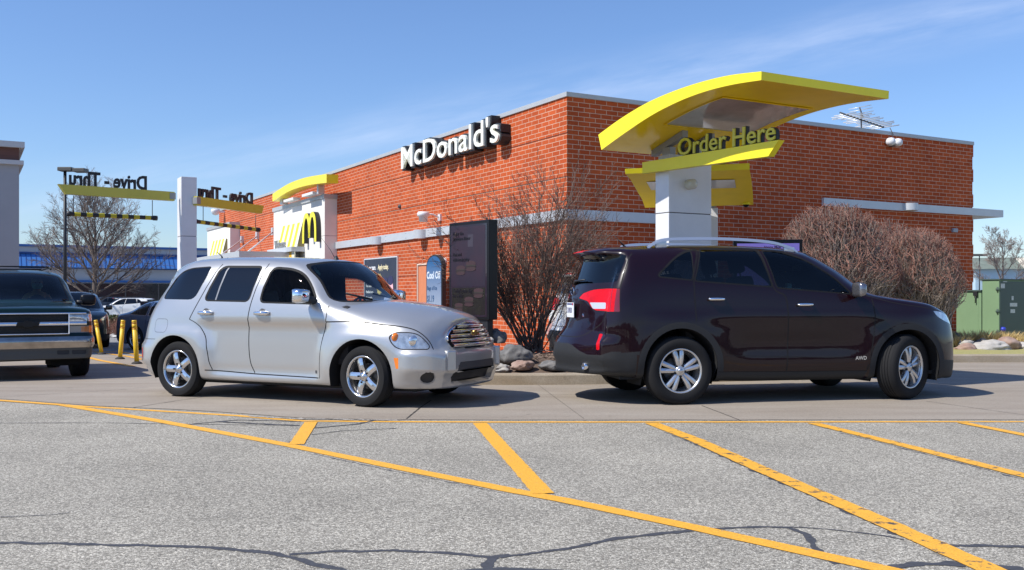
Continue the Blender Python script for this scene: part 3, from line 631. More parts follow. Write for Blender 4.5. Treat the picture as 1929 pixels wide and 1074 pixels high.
# light panel in the soffit
def botz(t):
    for a, b in zip(bot, bot[1:]):
        if min(a[0], b[0]) <= t <= max(a[0], b[0]): s = (t - a[0]) / (b[0] - a[0]); return a[1] + s * (b[1] - a[1])
    return bot[0][1]
m = MB(); ta, tb = -.35, -1.55
tl = [ta + (tb - ta) * i / 12 for i in range(13)]
m.grid([[(x0 + .42, t, botz(t) - .008) for t in tl], [(x1 - .22, t, botz(t) - .008) for t in tl]]); m.build('light_panel', mat('frosted_panel', (.42, .41, .38), .08, coat=1, var=.25, vs=1.6), oc)
m = MB(); w = .03
m.grid([[(x0 + .39, t, botz(t) - .012) for t in tl], [(x0 + .42, t, botz(t) - .012) for t in tl]]); m.grid([[(x1 - .22, t, botz(t) - .012) for t in tl], [(x1 - .19, t, botz(t) - .012) for t in tl]]); 
for t in (ta, tb): m.box((x0 + .39, t - .015, botz(t) - .016), (x1 - .19, t + .015, botz(t) - .008))
m.build('panel_frame', M_yd, oc)
# brackets from pillar cap to canopy
for xx in (.12, .62):
    m = MB(); zc = botz(.15); m.box((xx - .05, .06, zt_ + .1), (xx + .05, .24, zc - .10))
    m.add([(xx - .05, -.22, botz(-.22) - .09), (xx - .05, .5, botz(.5) - .09), (xx - .05, .5, botz(.5)), (xx - .05, -.22, botz(-.22)), (xx + .05, -.22, botz(-.22) - .09), (xx + .05, .5, botz(.5) - .09), (xx + .05, .5, botz(.5)), (xx + .05, -.22, botz(-.22))], [(0, 1, 2, 3), (7, 6, 5, 4), (0, 4, 5, 1), (1, 5, 6, 2), (2, 6, 7, 3), (3, 7, 4, 0)]); m.build('bracket', mat('bracket_grey', (.30, .31, .31), .5, metal=.3), oc)
# banner beam + letters
bo = -.12; A1 = ocl(bo, 1210, 306); A2 = ocl(bo, 1467, 263.5); B1 = ocl(bo, 1210, 327); B2 = ocl(bo, 1447, 294.5)
m = MB(); th = .10
vs = [(bo, *A1), (bo, *A2), (bo, *B2), (bo, *B1)]; vs += [(bo + th, y, z) for _, y, z in vs]
m.add(vs, [(0, 1, 2, 3), (7, 6, 5, 4), (0, 4, 5, 1), (1, 5, 6, 2), (2, 6, 7, 3), (3, 7, 4, 0)]); m.build('banner_beam', M_yp, oc)
Lb = Vector((A2[0] - A1[0], A2[1] - A1[1])); ang = math.atan2(Lb.y, -Lb.x)
S1 = ocl(bo, 1274, 294); S2 = ocl(bo, 1454, 264.5); wt = abs(S2[0] - S1[0])
a_, b_ = line_w('Order Here', .33, .004)
s_at = (S1[0] - A1[0]) / (A2[0] - A1[0]); zbase = A1[1] + s_at * (A2[1] - A1[1]) + .015
T = Matrix.Translation((bo + .01, S1[0], zbase)) @ Matrix.Rotation(-math.pi / 2, 4, 'Z') @ Matrix.Rotation(-ang * 1.0 if ang < 1 else 0, 4, 'Y')
q = textmb('Order Here', .335, .02, .003, sx=wt / (b_ - a_), T=T); q.build('lettering', mat('letter_yellow', (.62, .55, .03), .35), oc)
q = textmb('Order Here', .335, .055, .012, sx=wt / (b_ - a_), T=T @ Matrix.Translation((0, .021, 0))); q.build('letter_backing', M_blk, oc)
m = MB(); m.lathe([(0, -.16), (.05, -.155), (.075, -.12), (.075, 0)], 18, axis='y', c=(.36, 0, ocl(0, 1290, 338)[1] - .02)); m.build('camera_dome', mat('dome_cream', (.62, .6, .5), .25), oc)
# ================= second order canopy (far) =================
sc = empty('rear_order_canopy', px(1300, 557, 16.4) * 1.0, 0, 'smaller yellow canopy with grey light strip standing behind the white pillar', 'canopy')
sc.location.z = .2; ox, oy, oz = sc.location
def SL(u, v, Y): p = px(u, v, Y); return (p.x - ox, p.y - oy, p.z - oz)
prof = [(1178, 1412, 318, 307.5, 15.3), (1178, 1412, 327.5, 319.5, 15.32), (1190, 1415, 341, 335, 15.7), (1201, 1417, 358, 352, 16.1), (1209, 1418.5, 374, 369, 16.5), (1215, 1419, 391.5, 386, 16.9)]
m = MB()
def crow(ul, ur, vl, vr, Y, dz=0, dy=0): return [tuple(Vector(SL(ul, vl, Y + .0)).lerp(Vector(SL(ur, vr, Y - .25)), k / 8) + Vector((0, dy, dz))) for k in range(9)]
rs = [crow(*p) for p in prof]; up_ = [crow(*p, dz=.07, dy=.05) for p in prof[1:]][::-1]
m.grid([rs[0], rs[1]], mi=0, smooth=False); m.grid(rs[1:], mi=1); m.grid([rs[-1], up_[0]], mi=0, smooth=False); m.grid(up_ + [rs[0]], mi=0)
for k in (0, 8):
    lo = [r[k] for r in rs]; hi = [r[k] for r in up_]; m.add(lo + hi, [tuple(range(len(lo) + len(hi)))], 0)
m.build('canopy_shell', [M_yp, mat('rear_soffit', (.95, .68, .01), .4, coat=.0, spec=.2, var=.05, vs=3)], sc)
def bil(p0, p1, s): return tuple(a + (b - a) * s for a, b in zip(p0, p1))
pa, pb = bil(prof[2], prof[3], .1), bil(prof[3], prof[3], 0)
ra = crow(*pa, dz=-.01, dy=-.012); rb = crow(*pb, dz=-.01, dy=-.012)
m = MB(); m.grid([[Vector(ra[0]).lerp(Vector(ra[8]), s) for s in (.12, .5, .86)], [Vector(rb[0]).lerp(Vector(rb[8]), s) for s in (.12, .5, .86)]]); m.build('light_strip', mat('strip_grey', (.45, .45, .42), .3, coat=.5), sc)
m = MB(); a = SL(1345, 390, 16.9); m.box((a[0] - .45, a[1], -.2), (a[0] + .07, a[1] + .3, SL(1345, 388, 16.9)[2] - .03), bev=.008); m.build('pillar', M_white, sc)
m = MB(); m.box((a[0] - .06, a[1] - .1, a[2] - .0), (a[0] + .03, a[1] + .2, a[2] + .17)); m.build('bracket', MATS['bracket_grey'], sc)
m = MB(); c = SL(1405.5, 378, 16.6); m.lathe([(0, .09), (.07, .09), (.075, -.05), (.06, -.07)], 16, c=c); m.lathe([(.055, -.07), (.045, -.1), (0, -.12)], 14, c=c, mi=1); m.build('dome_camera', [M_yp, M_blkg], sc)
m = MB(); c = SL(1361, 309, 15.2); m.lathe([(0.06, .02), (.05, -.03), (0, -.055)], 14, c=c); m.build('dome_camera', M_blkg, sc)

# ================= menu screens =================
def screen(name, P, d, w, z0, z1, th, label, zbase):
    """P: near-bottom corner on the ground plane, d: direction from that corner along the screen; returns root with x along -d reading left to right"""
    ang = math.atan2(-d[1], -d[0]); far = (P[0] + d[0] * w, P[1] + d[1] * w)
    o = empty(name, (far[0], far[1], zbase), ang, label, 'menu board')
    m = MB(); m.box((0, 0, z0 - zbase), (w, th, z1 - zbase), bev=.012); m.build('housing', M_blkg, o)
    m = MB(); m.box((w * .38, .03, -.1), (w * .93, th - .03, z0 - zbase + .01)); m.build('pedestal', M_blk, o)
    return o
d = Vector((-.607, .795)); w = 1.06
mo = screen('menu_screen', (-.341, 14.3), d, w, .83, 2.32, .16, 'tall black portrait menu screen with dim burger pictures beside the leafless bush', .2)
def H(z): return z - .2
m = MB(); m.box((.045, -.003, H(.87)), (w - .05, .0, H(2.27))); so_ = m.build('display', mat('screen_dim', (.030, .012, .022), .3, col2=(.02, .016, .028), vs=1.3, coat=1), mo)
m = MB(); m.box((.08, -.005, H(1.33)), (w - .09, -.003, H(2.24)), mi=0); m.box((.08, -.005, H(.9)), (w - .09, -.003, H(1.31)), mi=1)
def burger(cx_, cz_, r, cols):
    for i, (dz, rr, hh) in enumerate(((.34, .95, .3), (.1, 1.05, .08), (0, 1, .10), (-.12, 1.02, .07), (-.3, .92, .2))):
        mm = [(cx_ + r * rr * math.cos(a * math.pi / 8), cz_ + r * dz + r * hh * math.sin(a * math.pi / 8)) for a in range(16)]; m.prism(mm, -.0075 - .0008 * i, -.0052, mi=cols[i])
burger(.33, H(1.57), .13, (2, 3, 4, 5, 2)); burger(.60, H(1.63), .14, (2, 3, 4, 5, 2)); burger(.28, H(1.0), .12, (2, 3, 4, 5, 2)); burger(.55, H(1.09), .13, (2, 3, 4, 4, 2)); burger(.80, H(1.22), .13, (2, 3, 4, 5, 2))
m.box((.52, -.006, H(1.93)), (.66, -.0052, H(2.12)), mi=6)
m.build('menu_picture', [mat('scr_a', (.040, .018, .030), .3, col2=(.024, .018, .030), vs=2.2), mat('scr_b', (.03, .028, .022), .15, col2=(.02, .016, .02), vs=4), mat('scr_bun', (.055, .028, .03), .4), mat('scr_leaf', (.04, .038, .025), .4), mat('scr_meat', (.028, .014, .016), .4), mat('scr_cheese', (.05, .034, .025), .4), mat('scr_cup', (.05, .04, .055), .4)], mo)
m = MB()
for s, sz, x, z in (('Enjoy the', .075, .12, 2.12), ('Signature flavor', .075, .12, 2.04), ('Hot and', .07, .12, 1.80), ('deliciously juicy', .07, .12, 1.72), ("Today's your day", .075, .12, 1.24), ('for a Mac', .075, .12, 1.165)): textmb(s, sz, .002, .0015, T=Matrix.Translation((x, -.0105, H(z))), mb=m)
m.build('menu_text', mat('scr_text', (.012, .008, .012), .4), mo)
p2 = px(1512, 557, 15.0)
m2 = screen('rear_menu_screen', (p2.x, p2.y), Vector((-1, .10)).normalized(), 1.05, .6, px(1512, 451, 15.0).z, .14, 'black framed menu screen with a lilac page beyond the maroon car roof', .2)
zt = px(1512, 451, 15.0).z - .2
m = MB(); m.box((.05, -.006, .45), (1.0, -.002, zt - .06)); m.build('display', mat('screen_lilac', (.26, .20, .62), .3, emis=.35), m2)
m = MB(); textmb('Happy Meal', .055, .002, .001, T=Matrix.Translation((.46, -.009, zt - .135)), mb=m); textmb('Choose your favorite', .034, .002, .0004, T=Matrix.Translation((.50, -.009, zt - .19)), mb=m)
m.prism([(.79 + .018 * math.cos(a), zt - .115 + .02 * math.sin(a)) for a in [i * .628 for i in range(10)]], -.009, -.006, mi=1)
for i in range(5): m.box((.62, -.009, zt - .25 - .05 * i), (.93, -.006, zt - .254 - .05 * i))
m.build('menu_text', [mat('print_black', (.02, .015, .05), .5), mat('print_red', (.7, .02, .05), .5)], m2)

# ================= drive-through gateway =================
GP = px(344, 557, 20.0); gzg = gz(GP.x, GP.y)
gw = empty('clearance_gateway', (GP.x, GP.y, gzg), 0, 'white square pillar carrying two yellow beams with mirrored drive-through lettering', 'gateway')
def GL(u, v, Y): p = px(u, v, Y); return Vector((p.x - GP.x, p.y - GP.y, p.z - gzg))
ztp = GL(344, 333, 20.0).z
PA = R(42)
m = MB(); TT = Matrix.Rotation(-PA * 0 + R(29.5), 4, 'Z')
# pillar: near vertical edge at u=341; left face to 323, right face to 367
e0 = GL(341.5, 557, 19.9); T = Matrix.Translation((e0.x, e0.y, 0)) @ Matrix.Rotation(BA, 4, 'Z')
zz = [-.3, .9, 1.75, 2.62, ztp]
for a, b in zip(zz, zz[1:]): m.box((0, 0, a + .005), (.31, .44, b - .005), bev=.006, T=T)
m.box((.01, .01, -.3), (.30, .43, ztp - .02), mi=1, T=T); m.build('pillar', [M_white, M_dgrey], gw)
M_beam = mat('beam_yellow', (.60, .52, .05), .3, coat=.3, var=.05, vs=3)
def beam(a, b, zt_, h, tipw, name, ltxt, far_first, label=None):
    """a: pillar end (x,y), b: free end"""
    A_ = Vector(a); B_ = Vector(b); d_ = (B_ - A_); L_ = d_.length; an = math.atan2(d_.y, d_.x)
    T = Matrix.Translation((A_.x, A_.y, 0)) @ Matrix.Rotation(an, 4, 'Z')
    m = MB(); m.prism([(0, zt_ - h), (0, zt_), (L_, zt_), (L_ - tipw, zt_ - h)], -.06, .06, T=T); bo_ = m.build('beam', M_beam, gw)
    m = MB(); m.box((-.02, -.07, zt_ - h + .03), (.10, .07, zt_ - .02), T=T); m.build('beam_bracket', MATS['bracket_grey'], bo_)
    return T, L_, bo_
a1 = GL(327, 362, 20.0); b1 = GL(109, 347, 18.58)
T1, L1, be1 = beam((a1.x, a1.y), (b1.x, b1.y), a1.z, .185, .13, 'beam', '', 0)
a2 = GL(367, 370, 20.0); b2 = GL(493, 388, 22.1)
T2, L2, be2 = beam((a2.x, a2.y), (b2.x, b2.y), a2.z, .185, .07, 'beam', '', 0)
def dt_letters(T, L_, x_near, x_far, zt_, size, flip, par):
    """text reads correctly from the far side: local x along the beam"""
    a_, b_ = line_w('Drive - Thru', size, .011); s = abs(x_far - x_near) / (b_ - a_)
    # reading starts at x_near and goes to x_far as seen from behind
    if x_far > x_near: T_ = T @ Matrix.Translation((x_near, 0, zt_ + .01))
    else: T_ = T @ Matrix.Translation((x_near, 0, zt_ + .01)) @ Matrix.Rotation(math.pi, 4, 'Z')
    q = textmb('Drive - Thru', size, .04, .011, sx=s, T=T_); q.build('lettering', M_blk, par)
V1 = VP((a1.x + GP.x, a1.y + GP.y), (b1.x - a1.x, b1.y - a1.y)); s0 = V1.hit(277, 350)[0]; s1 = V1.hit(131, 340)[0]
dt_letters(T1, L1, s0, s1, a1.z, .385, 0, be1)
V2 = VP((a2.x + GP.x, a2.y + GP.y), (b2.x - a2.x, b2.y - a2.y)); s0 = V2.hit(475, 380)[0]; s1 = V2.hit(373, 360)[0]
dt_letters(T2, L2, s0, s1, a2.z, .345, 0, be2)
M_bar_y = mat('bar_yellow', (.52, .44, .02), .5)
def clearbar(A_, B_, label, hang):
    A_ = Vector(A_); B_ = Vector(B_); o = empty('clearance_bar', A_, 0, label, 'clearance bar', 'striped bars hung under the yellow beams'); n = 15
    m = MB(); r = .043
    for i in range(n):
        p = (B_ - A_) * (i / n); q = (B_ - A_) * ((i + 1) / n); m.tube([p, q], r, 10, mi=(i % 2), caps=i in (0, n - 1))
    d_ = (B_ - A_).normalized(); m.tube([-d_ * .02, d_ * .06], r * 1.2, 10, mi=0); m.tube([B_ - A_ - d_ * .06, B_ - A_ + d_ * .02], r * 1.2, 10, mi=0)
    m.build('bar', [M_blk, M_bar_y], o)
    for s, zt_ in hang:
        p = (B_ - A_) * s; m = MB(); m.tube([p, p + Vector((0, 0, zt_))], .008, 5); m.build('cable', M_dgrey, o)
clearbar(px(128, 403, 18.72), px(294, 411, 19.78), 'black and yellow striped bar hanging under the left beam near the street lamp', ((.955, .36), (.06, .36)))
clearbar(px(367, 417, 20.1), px(487, 433, 22.05), 'black and yellow striped bar hanging under the right beam before the brick wall', ((.12, .33), (.95, .33)))
# third yellow arm seen between pillar and right beam
m = MB(); a = GL(367, 384, 20.1); b = GL(410, 379, 18.6)

# ================= flexible posts =================
M_py = mat('post_yellow', (.78, .50, .02), .45, var=.1, vs=20); M_po = mat('post_band', (.62, .28, .01), .3)
for (ub, vb, ut, vt, lab) in ((192, 668, 180, 602, 'yellow flexible post leaning left, nearest the dark green vehicle'), (226, 677, 232, 602, 'yellow flexible post leaning right, middle of the three'), (258, 686, 252.5, 602, 'upright yellow flexible post closest to the silver wagon')):
    p = gnd(ub, vb); tp = px(ut, vt, p.y) - p
    o = empty('traffic_post', p, 0, lab, 'bollard', 'yellow flexible posts')
    m = MB(); m.lathe([(.0, .0), (.11, .0), (.10, .03), (.05, .055), (0, .06)], 14); m.build('base', mat('rubber_black', (.03, .03, .032), .8), o)
    m = MB(); r = .047; q = [tp * s for s in (.04, .35, .78, .81, .90, .93, .985)]; q = [Vector(x) for x in q]
    m.tube(q[:3], r, 10); m.tube(q[2:4], r * 1.02, 10, mi=1); m.tube(q[3:5], r, 10); m.tube(q[4:6], r * 1.02, 10, mi=1); m.tube(q[5:], [r, r * .95], 10); m.build('tube', [M_py, M_po], o)

# ================= left neighbour building, far shop, far right shop =================
nb = empty('grey_tower_building', px(36, 557, 24) * 1, BA, 'tall plain grey rendered wall with a brown band at the left edge', 'building'); nb.location.z = gz(-12, 24)
nz = -nb.location.z; zt = px(36, 268, 24).z + nz; z1 = px(36, 279, 24).z + nz; z2 = px(36, 303, 24).z + nz; z3 = px(36, 311, 24).z + nz
m = MB(); m.box((-8, 0, -.5), (0, 8, z3)); m.build('wall', mat('grey_render', (.34, .36, .39), .8, var=.05, vs=1.2), nb)
m = MB(); m.box((-8, .0, z2), (0, 8, z1)); m.build('brown_band', mat('brown_cladding', (.13, .055, .04), .6, var=.3, vs=3, stretch=(.3, .3, 14)), nb)
m = MB(); m.box((-8.1, -.12, z1), (.12, 8, zt)); m.box((-8.1, -.10, z3), (.10, 8, z2)); m.build('cornice', mat('cornice_grey', (.52, .54, .55), .6), nb)
fs = empty('blue_roofed_shop', Vector((px(-60, 557, 83).x, 83, gz(-40, 80))), BA, 'long low shop with bright blue metal mansard and dark windows far behind', 'building')
fz = -fs.location.z; k = 83 / FPX
def Z(v): return CAMH - (v - HY) * 88 / FPX + fz
m = MB(); m.box((0, .2, 0), (46, 14, Z(467))); m.build('wall', mat('shop_wall', (.50, .52, .56), .8, var=.04, vs=.5), fs)
m = MB(); m.box((-.1, -.1, Z(467)), (46.1, 14, Z(465) + .1)); m.box((-.1, -.05, Z(532)), (46, .2, Z(528))); m.box((0, -.25, Z(507)), (46, .2, Z(504))); m.build('blue_trim', mat('trim_blue', (.03, .13, .38), .5), fs)
m = MB(); zt, zb = Z(480), Z(505); m.add([(0, .1, zt), (46, .1, zt), (46, -.9, zb), (0, -.9, zb), (0, .2, zb), (46, .2, zb)], [(0, 1, 2, 3), (3, 2, 5, 4)]); zu = Z(477); m.box((0, -.02, zt), (46, .19, zu), mi=1)
for i in range(115): x = i * .4; m.add([(x, .08, zt + .02), (x + .05, .08, zt + .02), (x + .05, -.94, zb + .02), (x, -.94, zb + .02)], [(0, 1, 2, 3)], 1)
m.build('mansard', [mat('mansard_blue', (.05, .17, .46), .4), mat('seam_blue', (.015, .06, .22), .5)], fs)
m = MB(); m.box((1, .1, .2), (45, .19, Z(534))); m.build('shop_window', mat('window_dark', (.02, .022, .026), .15, coat=.6, var=.5, vs=.6), fs)
m = MB()
for i in range(16): m.box((1 + i * 2.9, .04, .2), (1.12 + i * 2.9, .1, Z(534)))
build_each(m, 'mullion', mat('mullion', (.10, .08, .07), .5), fs)
rs_ = empty('green_roofed_shop', px(1990, 557, 110) * 1, 0, 'distant pale shop with a low grey-green roof at the right edge', 'building'); rs_.location.z = 0
def ZR(v): return CAMH - (v - HY) * 110 / FPX
m = MB(); m.box((-9.2, 0, -.5), (6, 12, ZR(505))); m.build('wall', mat('pale_cyan_wall', (.42, .55, .62), .7, var=.08, vs=.4), rs_)
m = MB(); m.add([(-9.6, -.6, ZR(507)), (6.4, -.6, ZR(507)), (6.4, 6, ZR(480)), (-7.2, 6, ZR(482)), (-9.6, 12, ZR(507)), (6.4, 12, ZR(507))], [(0, 1, 2, 3), (3, 2, 5, 4), (0, 3, 4)]); m.build('roof', mat('roof_greygreen', (.17, .20, .16), .8, var=.2, vs=.8), rs_)
m = MB(); m.add([(-4, -.8, ZR(507)), (.5, -.8, ZR(507)), (-1.8, -.8, ZR(483)), (-1.8, 5.9, ZR(483))], [(0, 1, 2), (0, 2, 3), (1, 3, 2)]); m.build('gable', mat('gable_cream', (.6, .55, .45), .8), rs_)
# ================= plants, lamps, antenna, cabinets, boulders =================
M_bark = mat('bark_grey', (.15, .115, .095), .9, var=.35, vs=20); M_twig = mat('twig_brown', (.17, .115, .09), .9, var=.35, vs=12); M_twig2 = mat('twig_red', (.27, .135, .10), .9, var=.35, vs=12); M_twig3 = mat('twig_pale', (.36, .29, .24), .9, var=.35, vs=12)
h_min = .0035
def branch(mb, p, d, L, r, lev, rnd, spec, mi0=0):
    """spec: per level (segments, children, child length factor, angle, wobble, up)"""
    nseg, nch, lf, ang, wob, up = spec[lev]; pts = [p.copy()]; dd = d.copy(); rad = [r]
    for i in range(nseg):
        dd = (dd + Vector((rnd.uniform(-wob, wob), rnd.uniform(-wob, wob), rnd.uniform(-wob, wob) + up))).normalized(); pts.append(pts[-1] + dd * (L / nseg)); rad.append(r * (1 - .62 * (i + 1) / nseg))
    mb[min(lev, len(mb) - 1)].tube(pts, rad, 6 if r > .03 else (4 if r > .012 else 3), smooth=r > .012, caps=False)
    if lev + 1 >= len(spec): return
    for c in range(nch):
        s = .25 + .75 * (c + rnd.random() * .8) / nch; k = min(int(s * nseg), nseg - 1); q = pts[k].lerp(pts[k + 1], s * nseg - k); base = (pts[k + 1] - pts[k]).normalized()
        ax = base.cross(Vector((rnd.uniform(-1, 1), rnd.uniform(-1, 1), rnd.uniform(-1, 1)))).normalized(); a = R(ang) * rnd.uniform(.65, 1.3)
        nd = (Matrix.Rotation(a, 3, ax) @ base); branch(mb, q, nd, L * lf * rnd.uniform(.7, 1.25) * (1.15 - .45 * s), max(r * (1 - .62 * s) * .62, max(.0035, h_min)), lev + 1, rnd, spec)
def tree(name, loc, h, r, seed, spec, label, cat, group=None, ntop=6, crowndir=.5, trunkh=.3):
    rnd = random.Random(seed); o = empty(name, loc, 0, label, cat, group); tr = MB(); cr = [MB(), MB(), MB()]
    th = h * trunkh; tr.tube([(0, 0, -.1), (0.02, 0, th * .5), (0, .03, th), (0.05, 0, h * .62), (.0, 0, h * .9)], [r * 1.2, r, r * .85, r * .4, r * .08], 9)
    for i in range(ntop):
        a = 2 * math.pi * (i * .382 + rnd.random() * .1); z = th * .85 + (h * .55) * (i / ntop) ** 1.1; el = .35 + .85 * (i / ntop) + rnd.uniform(-.1, .1)
        d_ = Vector((math.cos(a) * math.cos(el), math.sin(a) * math.cos(el), math.sin(el))); rr = r * (.38 - .2 * i / ntop); branch(cr, Vector((0, 0, z)), d_, h * crowndir * (1 - .35 * i / ntop), rr, 0, rnd, spec)
    tr.build('trunk', M_bark, o)
    c = MB()
    for k, q in enumerate(cr):
        n0 = len(c.v); c.v += q.v; c.f += [[n0 + i for i in f] for f in q.f]; c.m += [1 if k == 2 else 0] * len(q.f); c.sm += q.sm
    c.build('crown', [M_bark, mat('twig_greybrown', (.25, .20, .17), .9, var=.35, vs=12)], o, fixn=False); return o
h_min = .008
SPT = [(7, 10, .46, 32, .09, .06), (5, 8, .46, 34, .14, .05), (4, 6, .52, 34, .2, .03), (3, 0, .55, 38, .25, 0)]
p = gnd(178, 598); p = Vector(((178 - CX) / FPX * 52, 52, gz(-22, 52)))
tree('bare_tree', p, 7.3, .17, 5, SPT, 'leafless grey spreading tree in front of the blue roofed shop', 'tree', ntop=24, crowndir=.52, trunkh=.22)
p = Vector(((1888 - CX) / FPX * 62, 62, 0)); tree('bare_tree', p, 5.2, .10, 8, SPT, 'small leafless tree beyond the green cabinets on the right', 'tree', ntop=10, crowndir=.5, trunkh=.25)
h_min = .0035
# the multi-stemmed bush by the menu screen
rnd = random.Random(3); b0 = Vector((.32, 15.75, .30)); o = empty('bare_bush', b0, 0, 'tall leafless fan-shaped bush with dark stems between menu screen and maroon car', 'bush')
cr = [MB(), MB(), MB()]; SB = [(8, 9, .36, 30, .10, .05), (4, 5, .5, 28, .14, .05), (3, 3, .55, 30, .2, .03), (2, 0, .5, 30, .2, .03)]
for i in range(48):
    a = rnd.uniform(0, 2 * math.pi); s = math.sqrt(rnd.random()) * .80; el = math.pi / 2 - s * .92; L = (2.42 - .40 * s * s) * rnd.uniform(.78, 1.08); lean = Vector((math.cos(a) * math.cos(el), math.sin(a) * math.cos(el) * .8, math.sin(el)))
    L *= 1.10 if lean.x > 0 else .93
    branch(cr, Vector((rnd.uniform(-.16, .16), rnd.uniform(-.15, .15), -.03)), lean, L, rnd.uniform(.008, .019), 0, rnd, SB)
cr[0].build('stems', mat('stem_dark', (.165, .12, .098), .9, var=.4, vs=10), o, fixn=False)
c = MB()
for k, q in enumerate(cr[1:]): n0 = len(c.v); c.v += q.v; c.f += [[n0 + i for i in f] for f in q.f]; c.m += [k] * len(q.f); c.sm += q.sm
c.build('twigs', [mat('twig_tan', (.23, .16, .125), .9, var=.4, vs=12), M_twig], o, fixn=False)
# clipped red-twigged shrubs along the shaded wall
def dome_bush(loc, rx, ry, h, seed, n, label, name='clipped_shrub'):
    rnd = random.Random(seed); o = empty(name, loc, 0, label, 'bush', 'clipped leafless shrubs along the shaded wall'); st = MB(); tw = MB(); tw2 = MB()
    for i in range(n):
        a = rnd.uniform(0, 2 * math.pi); s = rnd.random() ** .5; q = Vector((math.cos(a) * s * rx, math.sin(a) * s * ry, 0)); zt = h * (1 - .50 * s ** 3.2) * rnd.uniform(.9, 1.04); q.z = zt
        if rnd.random() < .3: q *= rnd.uniform(.7, .95); 
        b = Vector((q.x * .30 + rnd.uniform(-.25, .25), q.y * .3 + rnd.uniform(-.1, .1), 0)); m1 = b.lerp(q, .45) + Vector((rnd.uniform(-.1, .1), rnd.uniform(-.1, .1), h * .05)); m2 = b.lerp(q, .75) + Vector((rnd.uniform(-.1, .1), rnd.uniform(-.1, .1), h * .03))
        if i % 3 == 0: st.tube([b, m1, m2], [.022, .014, .008], 4, caps=False)
        pts = [m1, m2, q] if i % 3 else [m2, q]; st.tube(pts, [.009, .006, .004][-len(pts):], 3, caps=False)
        for j in range(7):
            s2 = rnd.uniform(.25, 1); bs = m1.lerp(q, s2); L = rnd.uniform(.12, .32); out = (q.normalized() * .6 + Vector((rnd.uniform(-1, 1), rnd.uniform(-1, 1), rnd.uniform(-.3, 1)))).normalized()
            e = bs + out * L
            if (e.x / rx) ** 2 + (e.y / ry) ** 2 > 1.12: e = bs + out * L * .3
            e.z = min(e.z, h * (1.03 - .5 * min(1, math.hypot(e.x / rx, e.y / ry)) ** 3.2) + rnd.uniform(-.02, .06)); md = bs.lerp(e, .5) + Vector((rnd.uniform(-.03, .03), rnd.uniform(-.03, .03), rnd.uniform(-.02, .03)))
            (tw if s2 < .7 else tw2).tube([bs, md, e], [.006, .0045, .003], 3, caps=False, smooth=False)
    st.build('stems', M_twig3, o, fixn=False); c = MB()
    for k, q in enumerate((tw, tw2)): n0 = len(c.v); c.v += q.v; c.f += [[n0 + i for i in f] for f in q.f]; c.m += [k] * len(q.f); c.sm += q.sm
    c.build('twigs', [M_twig3, M_twig2], o, fixn=False)
def bl(u, Y): return Vector(((u - CX) / FPX * Y, Y, .2))
dome_bush(bl(1570, 18.6), 1.28, .9, 2.68, 11, 1500, 'tallest round leafless red-twigged shrub above the maroon car bonnet')
dome_bush(bl(1724, 19.6), 1.02, .85, 2.30, 12, 1050, 'lower leafless red-twigged shrub to the right of the tallest one')
dome_bush(bl(1672, 20.6), .9, .7, 2.55, 13, 600, 'leafless red-twigged shrub half hidden between its two neighbours')
# low hedge and bedding by the lot
g = MB(); rnd = random.Random(4)
hd = empty('low_hedge', Vector(((190 - CX) / FPX * 49, 49, gz(-20, 49))), 0, 'low clipped dark green hedge below the bare tree', 'hedge'); 
for i in range(5200):
    q = Vector((rnd.uniform(-2.6, 2.7), rnd.uniform(-.7, .7), rnd.uniform(0, .72))); a = rnd.uniform(0, 6.28); t = Vector((math.cos(a), math.sin(a), rnd.uniform(-.6, .6))).normalized() * .07; b = t.cross(Vector((rnd.uniform(-1, 1), rnd.uniform(-1, 1), 1))).normalized() * .05
    g.add([q - t, q + b, q + t, q - b], [(0, 1, 2, 3)])
g.build('leaves', mat('hedge_leaf', (.055, .08, .022), .8, var=.4, vs=5), hd, fixn=False)
g = MB(); g.box((-2.5, -.6, 0), (2.6, .6, .62), bev=.1); g.build('hedge_core', mat('hedge_core', (.025, .035, .015), .9), hd)
# grass tufts, rocks
def boulder(loc, s, seed, label, m, group, rot=0):
    bm = bmesh.new(); bmesh.ops.create_icosphere(bm, subdivisions=4, radius=1); off = Vector((seed * 3.7, seed * 1.3, 0))
    for v in bm.verts:
        n = v.co.normalized(); d_ = 1 + .30 * noise.noise(n * 1.1 + off) + .16 * noise.noise(n * 2.6 + off) + .06 * noise.noise(n * 5 + off) + .025 * noise.noise(n * 13 + off)
        q = n * d_; q.z = max(q.z, -.55) ; v.co = Vector((q.x * s[0], q.y * s[1], q.z * s[2]))
    me = bpy.data.meshes.new('boulder'); bm.to_mesh(me); bm.free(); me.polygons.foreach_set('use_smooth', [True] * len(me.polygons)); me.materials.append(m); o = bpy.data.objects.new('boulder', me); COL.objects.link(o); o.location = loc; o.rotation_euler = (0, 0, rot); shade_auto(o, 50); return tag(o, label, 'boulder', group)
RG = mat('rock_grey', (.10, .10, .10), .9, col2=(.22, .21, .20), vs=6, bump=.6, bs=25); RP = mat('rock_pink', (.26, .16, .125), .9, col2=(.38, .28, .23), vs=7, bump=.6, bs=25); RL_ = mat('rock_pale', (.36, .34, .31), .9, col2=(.50, .47, .43), vs=6, bump=.5, bs=25)
def rk(u, v, Y): return px(u, v, Y)
